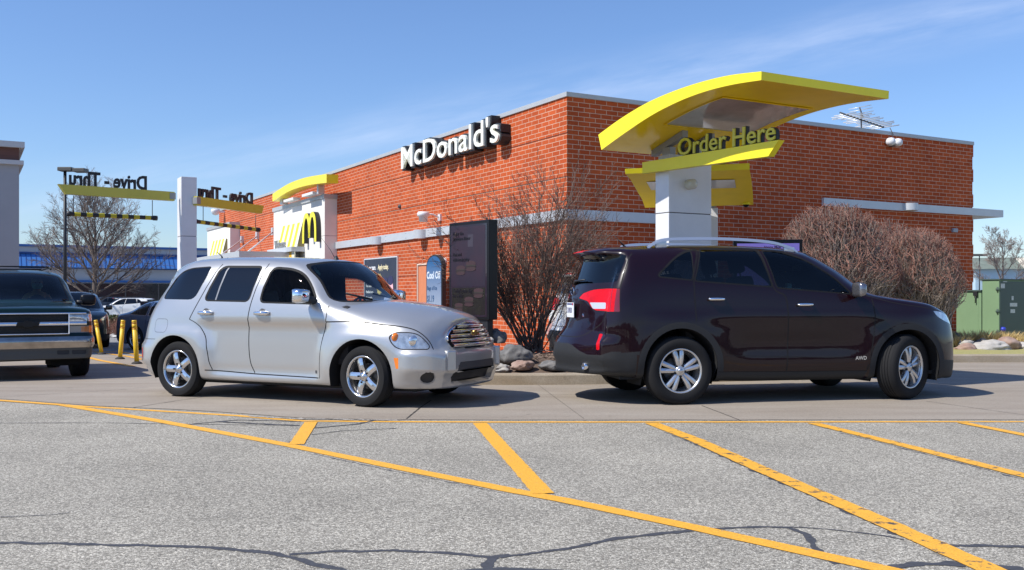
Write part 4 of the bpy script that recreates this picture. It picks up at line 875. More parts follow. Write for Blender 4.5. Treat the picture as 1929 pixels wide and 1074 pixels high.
for i, (u, v, Y, s, m_, lb) in enumerate([
    (970, 672, 13.55, (.24, .2, .16), RG, 'largest dark grey boulder on the kerb in front of the bare bush'),
    (985, 690, 13.15, (.165, .13, .085), RP, 'flat pinkish boulder just behind the kerb under the large grey one'),
    (944, 694, 13.15, (.13, .12, .065), RL_, 'pale flat stone on the kerb beside the silver wagon bumper'),
    (1040, 691, 13.2, (.17, .14, .085), RG, 'low grey boulder on the kerb left of the maroon car bumper'),
    (1092, 693, 13.15, (.12, .1, .07), RP, 'small pink stone behind the kerb under the maroon car bumper'),
    (938, 637, 14.6, (.16, .14, .13), RG, 'grey boulder at the foot of the tall menu screen'),
    (921, 645, 14.3, (.07, .07, .09), RL_, 'small pale stone right against the menu screen pedestal'),
    (1060, 688, 13.5, (.12, .1, .1), RG, 'dark boulder behind the kerb nearest the maroon bumper')]):
    boulder(rk(u, v, Y), s, i + 1, lb, m_, 'boulders edging the island bed', i)
for i, (u, v, Y, s, m_, lb) in enumerate([
    (1866, 655, 18.7, (.37, .26, .15), RL_, 'widest pale boulder below the tall green cabinet'), (1821, 658, 18.6, (.2, .2, .11), RP, 'pinkish boulder below the low green cabinet'),
    (1821, 650, 19.2, (.14, .14, .12), RL_, 'upright pale stone behind the pinkish boulder'), (1900, 652, 18.8, (.24, .22, .18), RP, 'brown rounded boulder below the shaded face of the tall green cabinet'),
    (1928, 656, 18.8, (.2, .2, .12), RL_, 'pale boulder cut by the right edge of the picture'), (1802, 639, 20, (.1, .1, .14), RG, 'small grey stone against the brick wall corner by the car nose'), (1847, 648, 19.4, (.14, .12, .1), RG, 'grey stone tucked between the pale and pink boulders')]):
    boulder(rk(u, v, Y), s, i + 30, lb, m_, 'boulders on the right verge', i)
def tuft(loc, r, h, n, seed, label):
    rnd = random.Random(seed); m = MB()
    for i in range(n):
        a = rnd.uniform(0, 6.28); s = rnd.random() ** .7 * r; b = Vector((math.cos(a) * s, math.sin(a) * s, 0)); l = h * rnd.uniform(.6, 1.1); tp = b + Vector((math.cos(a) * s * .8 + rnd.uniform(-.05, .05), math.sin(a) * s * .8 + rnd.uniform(-.05, .05), l)); w = Vector((rnd.uniform(-1, 1), rnd.uniform(-1, 1), 0)).normalized() * .006
        md = b.lerp(tp, .6) + Vector((0, 0, l * .1)); m.add([b - w, b + w, md + w * .7, tp, md - w * .7], [(0, 1, 2, 3, 4)])
    o = m.build('grass_tuft', mat('straw', (.72, .52, .24), .9, col2=(.48, .36, .14), vs=9), fixn=False); o.location = loc; return tag(o, label, 'grass tuft', 'straw-coloured grass tufts')
for i, (u, v, Y, r, h, lb) in enumerate([(1836, 650, 19.8, .3, .32, 'dry straw-coloured tuft in front of the low green cabinet'), (1888, 652, 19.6, .35, .30, 'dry straw-coloured tuft left of the brown boulder'), (1925, 656, 19.5, .25, .25, 'greenish dry tuft at the right edge by the shaded cabinet face'), (1806, 652, 19.4, .16, .22, 'little dry tuft beside the maroon car nose')]): 
    p = px(u, v, Y); p.z = .17; tuft(p, r, h, 420, i, lb)
# loose stones around the lot tree, dead bedding
g = MB(); rnd = random.Random(8)
for i in range(420):
    x = rnd.uniform(-19.6, -13.4) ; y = rnd.uniform(37, 42); s = rnd.uniform(.06, .16); g.lathe([(0, -s * .5), (s * .8, -s * .2), (s, .1 * s), (s * .5, s * .5), (0, s * .6)], 6, c=(x, y, gz(x, y) + s * .3), smooth=False)
tag(g.build('rock_mulch', mat('white_rock', (.5, .49, .47), .9, var=.25, vs=3), fixn=False), 'white loose rocks round the shrub in the far lot', 'gravel', kind='stuff')
rnd = random.Random(9); o = empty('low_dead_shrub', Vector((-16.1, 39, gz(-16, 39))), 0, 'low tangled leafless shrub on the white rocks behind the posts', 'bush'); cr = [MB()]
for i in range(150): a = rnd.uniform(0, 6.28); branch(cr, Vector((rnd.uniform(-.9, .9), rnd.uniform(-.4, .4), 0)), Vector((math.cos(a) * .8, math.sin(a) * .8, .7)).normalized(), rnd.uniform(.6, 1.1), .014, 0, rnd, [(3, 3, .5, 35, .2, .05), (2, 0, .5, 30, .2, .03)])
cr[0].build('twigs', M_twig2, o, fixn=False)
# mulch chips and fallen leaves
g = MB(); rnd = random.Random(12)
for i in range(5000):
    x = rnd.uniform(-3.6, 4.4); y = rnd.uniform(13.4, 15.6) ; s = rnd.uniform(.012, .04); a = rnd.uniform(0, 6.28); t = Vector((math.cos(a), math.sin(a), rnd.uniform(-.3, .3))) * s; b = Vector((-math.sin(a), math.cos(a), rnd.uniform(-.2, .4))) * s * .4; c_ = Vector((x, y, .305 + rnd.uniform(-.01, .03) + gz(x, y)))
    g.add([c_ - t - b, c_ + t - b, c_ + t + b, c_ - t + b], [(0, 1, 2, 3)])
tag(g.build('wood_chips', mat('chips', (.13, .085, .06), .95, col2=(.28, .2, .15), vs=14), fixn=False), 'brown wood chips covering the island bed', 'mulch', kind='stuff')
# unseen woods added behind the camera as a dark band for paintwork reflections
g = MB(); rnd = random.Random(21)
for i in range(900):
    x = rnd.uniform(-190, 190); y = -70 - rnd.uniform(0, 14) - abs(x) * -.12; h = rnd.uniform(5, 10.5) * (.8 + .3 * noise.noise(Vector((x * .04, 0, 0)))); w = rnd.uniform(1.2, 2.6)
    g.lathe([(.15, 0), (.14, h * .25), (w * .8, h * .35), (w, h * .6), (w * .6, h * .85), (.1, h)], 7, c=(x, y, -.2), smooth=False)
tag(g.build('added_woods', mat('woods_brown', (.085, .062, .05), .95, col2=(.05, .045, .035), vs=.6), fixn=False), 'brown woods added unseen behind the camera to darken reflections', 'woods', kind='stuff')
# street lamps
def lamp_pole(name, u, v, Y, label, heads, r=.09, mt=None):
    top = px(u, v, Y); zb = gz(top.x, top.y); o = empty(name, (top.x, top.y, zb), 0, label, 'street lamp'); h = top.z - zb
    MB().tube([(0, 0, -.1), (0, 0, h)], [r, r * .8], 8).build('pole', mt or M_blk, o)
    for (x0, x1, dz) in heads: MB().box((x0, -.2, h + dz - .09), (x1, .3, h + dz + .09), bev=.03).build('lamp_head', mt or mat('lamp_bronze', (.09, .085, .075), .5), o)
lamp_pole('street_lamp', 122.5, 321, 45, 'tall dark lamp pole with two box heads rising beside the bare tree', ((-.28, .38, .05), (.42, .98, .0)))
lamp_pole('street_lamp', 127, 432, 110, 'distant small lamp pole behind the bare tree crown', ((-.7, .7, .05),), .07)
lamp_pole('street_lamp', 1845, 481, 80, 'thin distant lamp pole with flat top beyond the right wall corner', ((-.6, .6, .02),), .05)
# roof antenna
ap = CB(7.9, 3.0, HB); x_, z_ = RW(1625, 245, -3.0); ap = CB(x_, 3.0, HB - .3)
an = empty('roof_antenna', ap, 0, 'silver television antenna with many short rods on the flat roof', 'antenna')
def AL(u, v, dY=0): q = px(u, v, ap.y + dY); return q - ap
m = MB(); m.tube([(0, 0, -.3), AL(1622, 215)], .02, 6); m.build('mast', M_dgrey, an)
m = MB(); a_, b_ = AL(1582, 212, -.2), AL(1665, 240, .25); m.tube([a_, b_], .022, 6); m.tube([AL(1619, 202), AL(1626, 222)], .02, 6); m.build('boom', M_dgrey, an)
m = MB(); al = mat('antenna_rod', (.75, .74, .72), .35, metal=.5)
for i in range(13):
    s = .12 + .88 * i / 12; c_ = a_.lerp(b_, s) if i < 13 else a_; hh = .42 - .12 * math.cos(i * 1.7); d_ = Vector((.95, -.25, .12)) * hh; m.tube([c_ - d_, c_ + d_], .015, 4)
for i, (u, v) in enumerate(((1620, 202), (1622, 207), (1624, 213), (1627, 219))): c_ = AL(u, v); d_ = Vector((.30, -.06, .05)); m.tube([c_ - d_, c_ + d_], .009, 4)
m.tube([AL(1566, 222), AL(1590, 219)], .01, 4); m.tube([AL(1590, 219), AL(1583, 214)], .008, 4); m.tube([AL(1581, 224), AL(1588, 217)], .008, 4)
m.build('rods', al, an)
# electrical cabinets
M_g1 = mat('cabinet_green', (.20, .31, .17), .6, var=.06, vs=2, bump=.1, bs=3); M_g2 = mat('cabinet_shade_trim_green', (.065, .10, .085), .55, var=.06, vs=2)
cp = px(1882, 557, 21.0); cb = empty('tall_utility_cabinet', (cp.x, cp.y, .1), BA, 'tall green utility cabinet with hinged side and warning stickers', 'cabinet')
zt = px(1882, 527.5, 21.0).z - .1
m = MB(); m.box((0, 0, 0), (1.6, .40, zt), bev=.01); o = m.build('body', M_g1, cb)
m = MB(); m.box((.02, -.012, .03), (1.55, -.001, zt - .03)); m.build('shaded_door_panel', M_g2, cb)  # dark green puts the shade of this unlit face into the paint
m = MB(); m.box((-.02, -.03, zt), (1.65, .45, zt + .025)); m.build('lid', M_g2, cb)
for z in (.3, .75, zt - .2): 
    m = MB(); m.tube([(-.015, .03, z - .05), (-.015, .03, z + .05)], .018, 6); m.box((-.02, -.02, z - .015), (.02, .07, z + .015)); m.build('hinge', M_g2, cb)
m = MB()
for (x, z, w, h) in ((.05, zt - .18, .13, .10), (.42, zt - .44, .07, .09), (.36, zt - .58, .26, .08), (.38, zt - .72, .16, .08), (.12, zt - .045, .14, .02)): m.box((x, -.016, z), (x + w, -.0125, z + h))
m.build('sticker', mat('sticker_white', (.55, .58, .56), .5, var=.3, vs=40), cb)
m = MB(); m.lathe([(0, -.07), (.045, -.065), (.05, -.02), (.05, 0)], 12, axis='y', c=(.09, -.012, .36)); m.build('padlock_cover', mat('blue_plastic', (.03, .05, .45), .4), cb)
lp_ = Vector((cp.x, cp.y)) + Vector(LD) * .42; lb = empty('low_utility_cabinet', (lp_.x, lp_.y, .1), BA, 'lower pale green utility cabinet with latches, left of the tall one', 'cabinet')
zt = px(1830, 549, 21.8).z - .1
m = MB(); m.box((0, 0, 0), (1.3, .62, zt), bev=.008); m.box((-.004, .06, .02), (.0, .58, zt - .04)); m.build('body', M_g1, lb)
m = MB(); m.box((-.03, -.01, zt), (1.33, .65, zt + .03)); m.build('lid', M_g2, lb)
for y in (.12, .60): m = MB(); m.box((-.05, y - .05, zt - .10), (0, y + .05, zt)); m.tube([(-.03, y, zt - .08), (-.04, y, zt - .26)], .012, 5); m.build('latch', M_blk, lb)
# small sign on a post by the shrubs
sp = px(1790, 557, 20.3); o = empty('post_sign', (sp.x, sp.y, .1), 0, 'small pale sign on a grey post seen through twigs by the wall corner', 'sign')
MB().tube([(0, 0, 0), (0, 0, px(1790, 527, 20.3).z)], .028, 8).build('post', mat('galv', (.35, .36, .37), .5, metal=.4), o)
z0 = px(1790, 562, 20.3).z - .1; z1 = px(1790, 528, 20.3).z - .1; MB().box((-.17, -.035, z0), (.17, -.028, z1)).build('plate', mat('plate_pale', (.45, .47, .55), .4, var=.15, vs=20), o)
# ================= vehicles: a smooth body grown from feature lines, cut into real panels =================
from mathutils.interpolate import poly_3d_calc
def pchip(t, y):
    n = len(t); h = [t[i + 1] - t[i] for i in range(n - 1)]; d = [(y[i + 1] - y[i]) / h[i] for i in range(n - 1)]; m = [0.] * n
    for i in range(1, n - 1):
        if d[i - 1] * d[i] > 0: w1 = 2 * h[i] + h[i - 1]; w2 = h[i] + 2 * h[i - 1]; m[i] = (w1 + w2) / (w1 / d[i - 1] + w2 / d[i])
    m[0] = d[0]; m[-1] = d[-1]
    def f(i, s):
        a = s * s * (3 - 2 * s); b = 1 - a; c = s * (1 - s) ** 2; e = -s * s * (1 - s); return y[i] * b + y[i + 1] * a + h[i] * (m[i] * c + m[i + 1] * e)
    return f
def dense(P, sub):
    """P: list of points (lists of Vector), sub: subdivisions for each interval -> dense list"""
    t = [0.]
    for a, b in zip(P, P[1:]): t.append(t[-1] + max((a - b).length, .004))
    fs = [pchip(t, [p[k] for p in P]) for k in range(3)]; out = []
    for i in range(len(P) - 1):
        for j in range(sub[i]): out.append(Vector(tuple(f(i, j / sub[i]) for f in fs)))
    out.append(P[-1].copy()); return out
def round_poly(P, r, n=4):
    out = []; k = len(P)
    for i in range(k):
        p, a, b = Vector(P[i][:2]), Vector(P[i - 1][:2]), Vector(P[(i + 1) % k][:2]); rr = P[i][2] if len(P[i]) > 2 else r
        da, db = a - p, b - p; l = min(rr, da.length * .48, db.length * .48)
        if l < 1e-4: out.append((p.x, p.y)); continue
        s = p + da.normalized() * l; e = p + db.normalized() * l
        for j in range(n + 1): t = j / n; q = s * (1 - t) ** 2 + p * 2 * t * (1 - t) + e * t * t; out.append((q.x, q.y))
    return out
def off_poly(P, d):
    k = len(P); area = sum(P[i][0] * P[(i + 1) % k][1] - P[(i + 1) % k][0] * P[i][1] for i in range(k)); s = 1 if area > 0 else -1; out = []
    for i in range(k):
        a, p, b = Vector(P[i - 1]), Vector(P[i]), Vector(P[(i + 1) % k]); e1 = (p - a); e2 = (b - p)
        if e1.length < 1e-6: e1 = e2
        if e2.length < 1e-6: e2 = e1
        e1.normalize(); e2.normalize(); n = Vector((e1.y + e2.y, -e1.x - e2.x)); 
        if n.length < 1e-6: n = Vector((e1.y, -e1.x))
        n.normalize(); c = max(.4, n.dot(Vector((e1.y, -e1.x)))); q = p + n * (d * s / c); out.append((q.x, q.y))
    return out
def inpoly(x, y, P):
    c = False; j = len(P) - 1
    for i in range(len(P)):
        xi, yi = P[i]; xj, yj = P[j]
        if (yi > y) != (yj > y) and x < (xj - xi) * (y - yi) / (yj - yi) + xi: c = not c
        j = i
    return c
ZV = Vector((0, 0, 1))
def frame(view, s):
    """projection axis, horizontal and vertical coordinate axes"""
    if view == 'side': return Vector((0, s, 0)), Vector((1, 0, 0)), ZV
    if view == 'front': return Vector((1, 0, 0)), Vector((0, s, 0)), ZV
    if view == 'rear': return Vector((-1, 0, 0)), Vector((0, s, 0)), ZV
    if view == 'top': return Vector((0, 0, 1)), Vector((1, 0, 0)), Vector((0, s, 0))
    ph = R(view); return Vector((math.cos(ph), s * math.sin(ph), 0)), Vector((-math.sin(ph), s * math.cos(ph), 0)), ZV
class Body:
    def __init__(s, rows, kb, kt, subr, subs, warp=None):
        nr = len(rows); ns = len(rows[0]); D = [dense([Vector(p) for p in r], subs) for r in rows]; NS = len(D[0])
        G = [dense([D[r][c] for r in range(nr)], subr) for c in range(NS)]      # G[station][row]
        NR = len(G[0]); ib = sum(subr[:kb]); it = sum(subr[:kt]); s.bm = bm = bmesh.new(); V = []
        for c in range(NS):
            ring = [bm.verts.new(p) for p in G[c]]; mir = [bm.verts.new((p.x, -p.y, p.z)) for p in G[c][1:-1]]; V.append(ring + mir[::-1])
        k = len(V[0])
        for c in range(NS - 1):
            for j in range(k): bm.faces.new((V[c][j], V[c][(j + 1) % k], V[c + 1][(j + 1) % k], V[c + 1][j]))
        def mi(j): return j if j == 0 or j == NR - 1 else 2 * NR - 2 - j      # mirrored index
        nb = ib; assert ib == NR - 1 - it, (ib, NR - 1 - it)
        for c in (0, NS - 1):
            ring = V[c]; L = [ring[j] for j in range(ib, it + 1)]; Rr = [ring[mi(j)] for j in range(ib, it + 1)]
            Bt = [ring[j] for j in range(ib, -1, -1)] + [ring[mi(j)] for j in range(1, ib + 1)]; Tp = [ring[j] for j in range(it, NR)] + [ring[mi(j)] for j in range(NR - 2, it - 1, -1)]
            m = len(Bt) - 1; n = len(L) - 1; grid = []
            for a in range(n + 1):
                row = []
                for b in range(m + 1):
                    if a == 0: row.append(Bt[b])
                    elif a == n: row.append(Tp[b])
                    elif b == 0: row.append(L[a])
                    elif b == m: row.append(Rr[a])
                    else:
                        v, u = a / n, b / m
                        q = (1 - u) * L[a].co + u * Rr[a].co + (1 - v) * Bt[b].co + v * Tp[b].co - ((1 - u) * (1 - v) * L[0].co + u * (1 - v) * Rr[0].co + (1 - u) * v * L[n].co + u * v * Rr[n].co)
                        row.append(bm.verts.new(q))
                grid.append(row)
            for a in range(n):
                for b in range(m): bm.faces.new((grid[a][b], grid[a][b + 1], grid[a + 1][b + 1], grid[a + 1][b]))
        bmesh.ops.recalc_face_normals(bm, faces=bm.faces[:])
        if warp:
            for v in bm.verts: v.co = warp(v.co)
        # one smoothing pass near the caps keeps the corners from faceting
        bm.normal_update(); s.reg = bm.faces.layers.int.new('reg'); s.parts = {}; s.n = 0
        s.bvh = BVHTree.FromBMesh(bm); bm.verts.index_update(); bm.faces.index_update(); bm.verts.ensure_lookup_table()
        s.oV = [v.co.copy() for v in bm.verts]; s.oN = [v.normal.copy() for v in bm.verts]; s.oF = [[v.index for v in f.verts] for f in bm.faces]; s.obvh = BVHTree.FromPolygons(s.oV, s.oF)
    def smooth_normal(s, v):
        co, n, i, d = s.obvh.find_nearest(v.co)
        if i is None: return v.normal.copy()
        ids = s.oF[i]; w = poly_3d_calc([s.oV[k] for k in ids], co); r = Vector((0, 0, 0))
        for k, ww in zip(ids, w): r += s.oN[k] * ww
        return r.normalized() if r.length > 1e-6 else v.normal.copy()
    def surf(s, view, sd, a, b):
        ax, e1, e2 = frame(view, sd); o = ax * 6 + e1 * a + e2 * b
        if view == 'side': pass
        h = s.bvh.ray_cast(o, -ax); return h[0], h[1]
    def cut(s, view, sd, poly, info, cond=None, only=None):
        """imprint a closed outline on the surface facing the view; returns region id"""
        bm = s.bm; ax, e1, e2 = frame(view, sd); P = poly; xs = [p[0] for p in P]; ys = [p[1] for p in P]; E = .002
        if cond is None: cond = lambda f: f.normal.dot(ax) > .12
        def bb(f):
            a = [v.co.dot(e1) for v in f.verts]; b = [v.co.dot(e2) for v in f.verts]; return min(a), max(a), min(b), max(b)
        cand = {}
        for f in bm.faces:
            if not cond(f): continue
            if only is not None and f[s.reg] not in only: continue
            q = bb(f)
            if q[1] > min(xs) - E and q[0] < max(xs) + E and q[3] > min(ys) - E and q[2] < max(ys) + E: cand[f] = q
        n = len(P)
        for i in range(n):
            p, q = P[i], P[(i + 1) % n]; dx, dy = q[0] - p[0], q[1] - p[1]
            if dx * dx + dy * dy < 1e-9: continue
            x0, x1 = min(p[0], q[0]) - E, max(p[0], q[0]) + E; y0, y1 = min(p[1], q[1]) - E, max(p[1], q[1]) + E
            fs = [f for f, b in cand.items() if b[1] > x0 and b[0] < x1 and b[3] > y0 and b[2] < y1]
            if not fs: continue
            nrm = (e1 * dx + e2 * dy).cross(ax).normalized(); geo = set(fs)
            for f in fs: geo.update(f.edges); geo.update(f.verts)
            for f in fs: cand.pop(f)
            r = bmesh.ops.bisect_plane(bm, geom=list(geo), dist=.0004, plane_co=e1 * p[0] + e2 * p[1], plane_no=nrm)
            for g_ in r['geom']:
                if isinstance(g_, bmesh.types.BMFace) and g_.is_valid: cand[g_] = bb(g_)
            for g_ in fs:
                if g_.is_valid and g_ not in cand: cand[g_] = bb(g_)
        s.n += 1; rid = s.n; s.parts[rid] = info
        for f in cand:
            if not f.is_valid: continue
            if f.normal.length < .5: f.normal_update()
            c = f.calc_center_median()
            if inpoly(c.dot(e1), c.dot(e2), P): f[s.reg] = rid
        return rid
    def push(s, rid, d):
        vs = {v for f in s.bm.faces if f[s.reg] == rid for v in f.verts}; s.bm.normal_update(); mv = [(v, v.normal.copy()) for v in vs]
        for v, n in mv: v.co += n * d
    def delete(s, rid):
        bmesh.ops.delete(s.bm, geom=[f for f in s.bm.faces if f[s.reg] == rid], context='FACES')
    def finish(s, root, bodymat, inner=None, bodyname='body'):
        bm = s.bm; bm.normal_update(); bm.verts.ensure_lookup_table(); bm.verts.index_update(); nrm = [s.smooth_normal(v) for v in bm.verts]; groups = {}
        for f in bm.faces: groups.setdefault(f[s.reg], []).append(f)
        objs = {}; merged = {}
        for rid, fs in groups.items():
            info = s.parts.get(rid, {'name': bodyname, 'mat': bodymat}); key = info.get('key', rid); merged.setdefault(key, (info, []))[1].append((rid, fs))
        def mk(name, fs, m, par, off=0.):
            mp = {}; vs = []; ns = []; F = []
            for f in fs:
                ids = []
                for v in f.verts:
                    if v.index not in mp: mp[v.index] = len(vs); vs.append(v.co + nrm[v.index] * off); ns.append(nrm[v.index])
                    ids.append(mp[v.index])
                F.append(ids if off >= 0 else ids[::-1])
            me = bpy.data.meshes.new(name); me.from_pydata([tuple(v) for v in vs], [], F); me.polygons.foreach_set('use_smooth', [True] * len(F)); me.materials.append(m)
            me.update()
            try: me.normals_split_custom_set_from_vertices([tuple(n if off >= 0 else -n) for n in ns])
            except Exception as ex: print('normals', ex)
            o = bpy.data.objects.new(name, me); COL.objects.link(o); o.parent = par; return o
        smallbits = []
        order = sorted(merged.items(), key=lambda kv: 0 if kv[0] == 0 else 1)
        for key, (info, lst) in list(order):
            if key == 0: continue
            fs = [f for _, l in lst for f in l]; todo = set(fs); comps = []
            while todo:
                st_ = [todo.pop()]; cp_ = []
                while st_:
                    f = st_.pop(); cp_.append(f)
                    for e in f.edges:
                        for f2 in e.link_faces:
                            if f2 in todo: todo.discard(f2); st_.append(f2)
                comps.append(cp_)
            if len(comps) < 2: continue
            comps.sort(key=lambda c: -sum(f.calc_area() for f in c)); big = sum(f.calc_area() for f in comps[0]); keep = list(comps[0]); extra = []
            for c in comps[1:]:
                if sum(f.calc_area() for f in c) > (.02 if key == 'gaps' else .12) * big: extra.append(c)
                else: smallbits.extend(c)
            lst[:] = [(lst[0][0], keep)] + [(r, []) for r, _ in lst[1:]]
            for c in extra: order.append(((key, len(order)), (info, [(lst[0][0] if False else -1, c)])))
        if smallbits: merged_body = merged.setdefault(0, ({'name': bodyname, 'mat': bodymat}, [])); 
        for key, (info, lst) in order:
            if key == 0: lst.append((0, smallbits))
        for key, (info, lst) in order:
            fs = [f for _, l in lst for f in l]; par = objs.get(info.get('parent')) or root
            o = mk(info['name'], fs, info['mat'], par); 
            for rid, _ in lst: objs[rid] = o
            objs[key] = o
            if info.get('label'): o['label'] = info['label']
        if inner:
            skip = {r for r, i in s.parts.items() if i.get('glass') or i.get('noinner')}
            fs = [f for f in bm.faces if f[s.reg] not in skip and f.calc_center_median().z > inner[0]]
            mk('interior_lining', fs, inner[1], root, -.022)
        s.bm.free(); return objs
# ---- vehicle materials ----
def paint(name, col, metal=.0, rough=.35, coat=1., spec=None):
    m = mat(name, col, rough, metal=metal, coat=coat, spec=spec)
    m.node_tree.nodes['Principled BSDF'].inputs['Coat Roughness'].default_value = .03
    return m
M_tyre = mat('tyre_rubber', (.017, .017, .018), .8, bump=.15, bs=220, spec=.2); M_alloy = mat('alloy', (.55, .55, .56), .25, metal=.9); M_chrome = mat('chrome', (.80, .81, .83), .06, metal=1)
M_gap = mat('panel_gap', (.004, .004, .005), .9); M_rub = mat('window_rubber', (.012, .012, .013), .6, spec=.2); M_int = mat('cabin_dark', (.022, .022, .025), .8); M_seat = mat('seat_cloth', (.05, .05, .055), .9)
M_clad = mat('grey_cladding', (.026, .027, .029), .6, spec=.25); M_well = mat('wheel_well', (.008, .008, .009), .95); M_under = mat('underbody', (.012, .012, .013), .9)
G_dark = glassmat('dark_tinted_glass', (.02, .024, .032), 1, 1.6); G_clear = glassmat('clear_glass', (.72, .80, .78)); G_mid = glassmat('green_tinted_glass', (.42, .52, .50)); G_lens = glassmat('lamp_lens', (.9, .92, .93))
M_red = mat('red_lens', (.72, .004, .010), .2, spec=.3, col2=(.45, .002, .006), vs=9); M_amber = mat('amber_lens', (.80, .20, .01), .2, coat=1); M_refl = mat('lamp_reflector', (.75, .76, .77), .12, metal=.9); M_lampin = mat('lamp_housing', (.30, .31, .31), .12, metal=.7, col2=(.85, .84, .78), vs=13, coat=1)
M_plate = mat('plate_white', (.78, .79, .80), .4)
def wheel(root, x, y, r, w, rr, style, steer=0., spokemat=None, side=-1, n=40):
    """wheel part = rim with spokes; sub-parts tyre and hub cap. side -1: right side, outer face towards -y"""
    sm = spokemat or M_alloy
    M4 = Matrix.Translation((x, y, r)) @ Matrix.Rotation(steer, 4, 'Z') @ Matrix.Scale(1 if side < 0 else -1, 4, (0, 1, 0))
    hw = w / 2; d = -hw                                    # outer face plane y=-hw
    m = MB(); m.lathe([(rr + .004, d + .018), (rr + .008, d + .008), (rr, d + .004), (rr - .012, d + .012), (rr - .018, d + .05), (rr - .035, d + .09), (rr - .045, hw - .02)], n, axis='y')
    m.lathe([(.0, hw * .2), (rr - .04, hw * .2)], n, axis='y', mi=1)            # dark back
    m.lathe([(.0, hw * .05), (rr * .62, hw * .05), (rr * .62, hw * .2)], n, axis='y', mi=2)   # brake disc
    def spoke(a, w0, w1, r0, r1, ridge=.012, lean=0.):
        rows = []
        for i in range(7):
            t = i / 6; q = r0 + (r1 - r0) * t; ww = (w0 + (w1 - w0) * t) / 2; yy = d + .03 - .016 * math.sin(t * math.pi * .9) + .004 * t
            row = []
            for u_, dz in ((-1, .045), (-1, .006), (-.55, 0), (0, -ridge), (.55, 0), (1, .006), (1, .045)):
                X = q; Z_ = ww * u_ + lean * (q - r0); row.append((X * math.cos(a) - Z_ * math.sin(a), yy + dz, X * math.sin(a) + Z_ * math.cos(a)))
            rows.append(row)
        m.grid(rows, smooth=False)
    hubr = .05
    if style == 'five':
        for k in range(5): spoke(math.pi / 2 + k * 2 * math.pi / 5 + .30, .078, .074, .03, rr - .008, .004); 
        for k in range(5): a = math.pi / 2 + k * 2 * math.pi / 5 + .30; m.lathe([(0, d + .010), (.010, d + .010), (.011, d + .03)], 10, axis='y', c=(.062 * math.cos(a), 0, .062 * math.sin(a)), mi=1)
    elif style == 'ten':
        for k in range(5):
            for s_ in (-1, 1): a = math.pi / 2 + .1 + k * 2 * math.pi / 5; spoke(a + s_ * .215, .040, .050, .045, rr - .008, .004, lean=s_ * -.03)
        for k in range(5): a = math.pi / 2 + .1 + (k + .5) * 2 * math.pi / 5; m.lathe([(0, d + .018), (.011, d + .02), (.012, d + .04)], 8, axis='y', c=(.058 * math.cos(a), 0, .058 * math.sin(a)), mi=1)
    else:
        for k in range(style): spoke(math.pi / 2 + k * 2 * math.pi / style, .045, .04, .03, rr - .008, .004)
    m.lathe([(0.0, d + .010), (.030, d + .011), (.05, d + .02), (.066, d + .06)], 20, axis='y')
    o = m.build('wheel', [sm, M_well, mat('brake_disc', (.12, .12, .12), .4, metal=.7)], root); o.matrix_local = M4
    # rotate spoke pattern slightly by wheel position so no two wheels stand alike
    m = MB(); sr = r - .0; hs = hw
    prof = [(rr - .02, d + .03), (rr + .006, d + .006), (rr + .02, d - .002), (rr + (r - rr) * .45, d - .008), (rr + (r - rr) * .78, d - .002), (r - .012, d + .018), (r - .003, d + .034)]
    nb = 5; x0, x1 = d + .034, -d - .034
    for i in range(nb):
        a = x0 + (x1 - x0) * i / nb; b = x0 + (x1 - x0) * (i + 1) / nb; prof += [(r, a + .004), (r, b - .008), (r - .008, b - .006), (r - .008, b - .001)] if i < nb - 1 else [(r, a + .004), (r, b)]
    prof += [(r - .012, -d - .018), (rr + (r - rr) * .5, -d + .004), (rr - .02, -d - .03)]
    m.lathe(prof, 56, axis='y'); t = m.build('tyre', M_tyre, o, fixn=True)
    shade_auto(t, 50)
    m = MB(); m.lathe([(0, d + .002), (.022, d + .003), (.027, d + .01)], 16, axis='y'); m.build('hub_cap', M_alloy if sm is not M_alloy else M_chrome, o)
    return o
def arches(B, specs, well_y=.42):
    """specs: (axle x, z, radius x, radius z, bottom z); cuts openings on both sides and returns well meshes"""
    out = []
    for (cx_, cz_, rx, rz_, zb) in specs:
        P = [(cx_ - rx, zb), *[(cx_ - rx * math.cos(math.pi * i / 22), cz_ + rz_ * math.sin(math.pi * i / 22)) for i in range(23)], (cx_ + rx, zb)]
        for sd in (1, -1):
            rim = []
            for (a, b) in P:
                h, nn_ = B.surf('side', sd, a, max(b, .24)); rim.append((a, h.y if h else sd * .8, b))
            out.append((sd, rim)); rid = B.cut('side', sd, P, {'name': 'x', 'mat': M_gap}, cond=lambda f, sd=sd: f.calc_center_median().y * sd > .40); B.delete(rid)
    return out
def wells(root, rims, inner=.36):
    for sd, rim in rims:
        rim = [(x, y, max(z, .2)) for x, y, z in rim]; m = MB(); m.grid([rim, [(x, y - sd * .012, z + .004) for x, y, z in rim], [(x * 1, sd * inner, z) for x, y, z in rim]]); n = len(rim); m.add([(x, sd * inner, z) for x, y, z in rim], [tuple(range(n))]); m.build('wheel_well', M_well, root, fixn=False)
def gapline(B, view, sd, pts, w=.009, closed=False, dep=-.004, only=None, key=None):
    P = [tuple(p) for p in pts]
    rid = B.cut(view, sd, arc_path(P, w), {'name': 'panel_gap', 'mat': M_gap, 'key': key or 'gaps', 'noinner': False}, only=only); return rid
def pane(B, view, sd, poly, r, glass, name='window', trim=.018, trimmat=None, parent=None, only=None):
    P = round_poly(poly, r); tr = None
    if trim: tr = B.cut(view, sd, off_poly(P, trim), {'name': name + '_frame', 'mat': trimmat or M_rub}, only=only); B.push(tr, .003)
    rid = B.cut(view, sd, P, {'name': name, 'mat': glass, 'glass': True}); B.push(rid, -.006); return rid
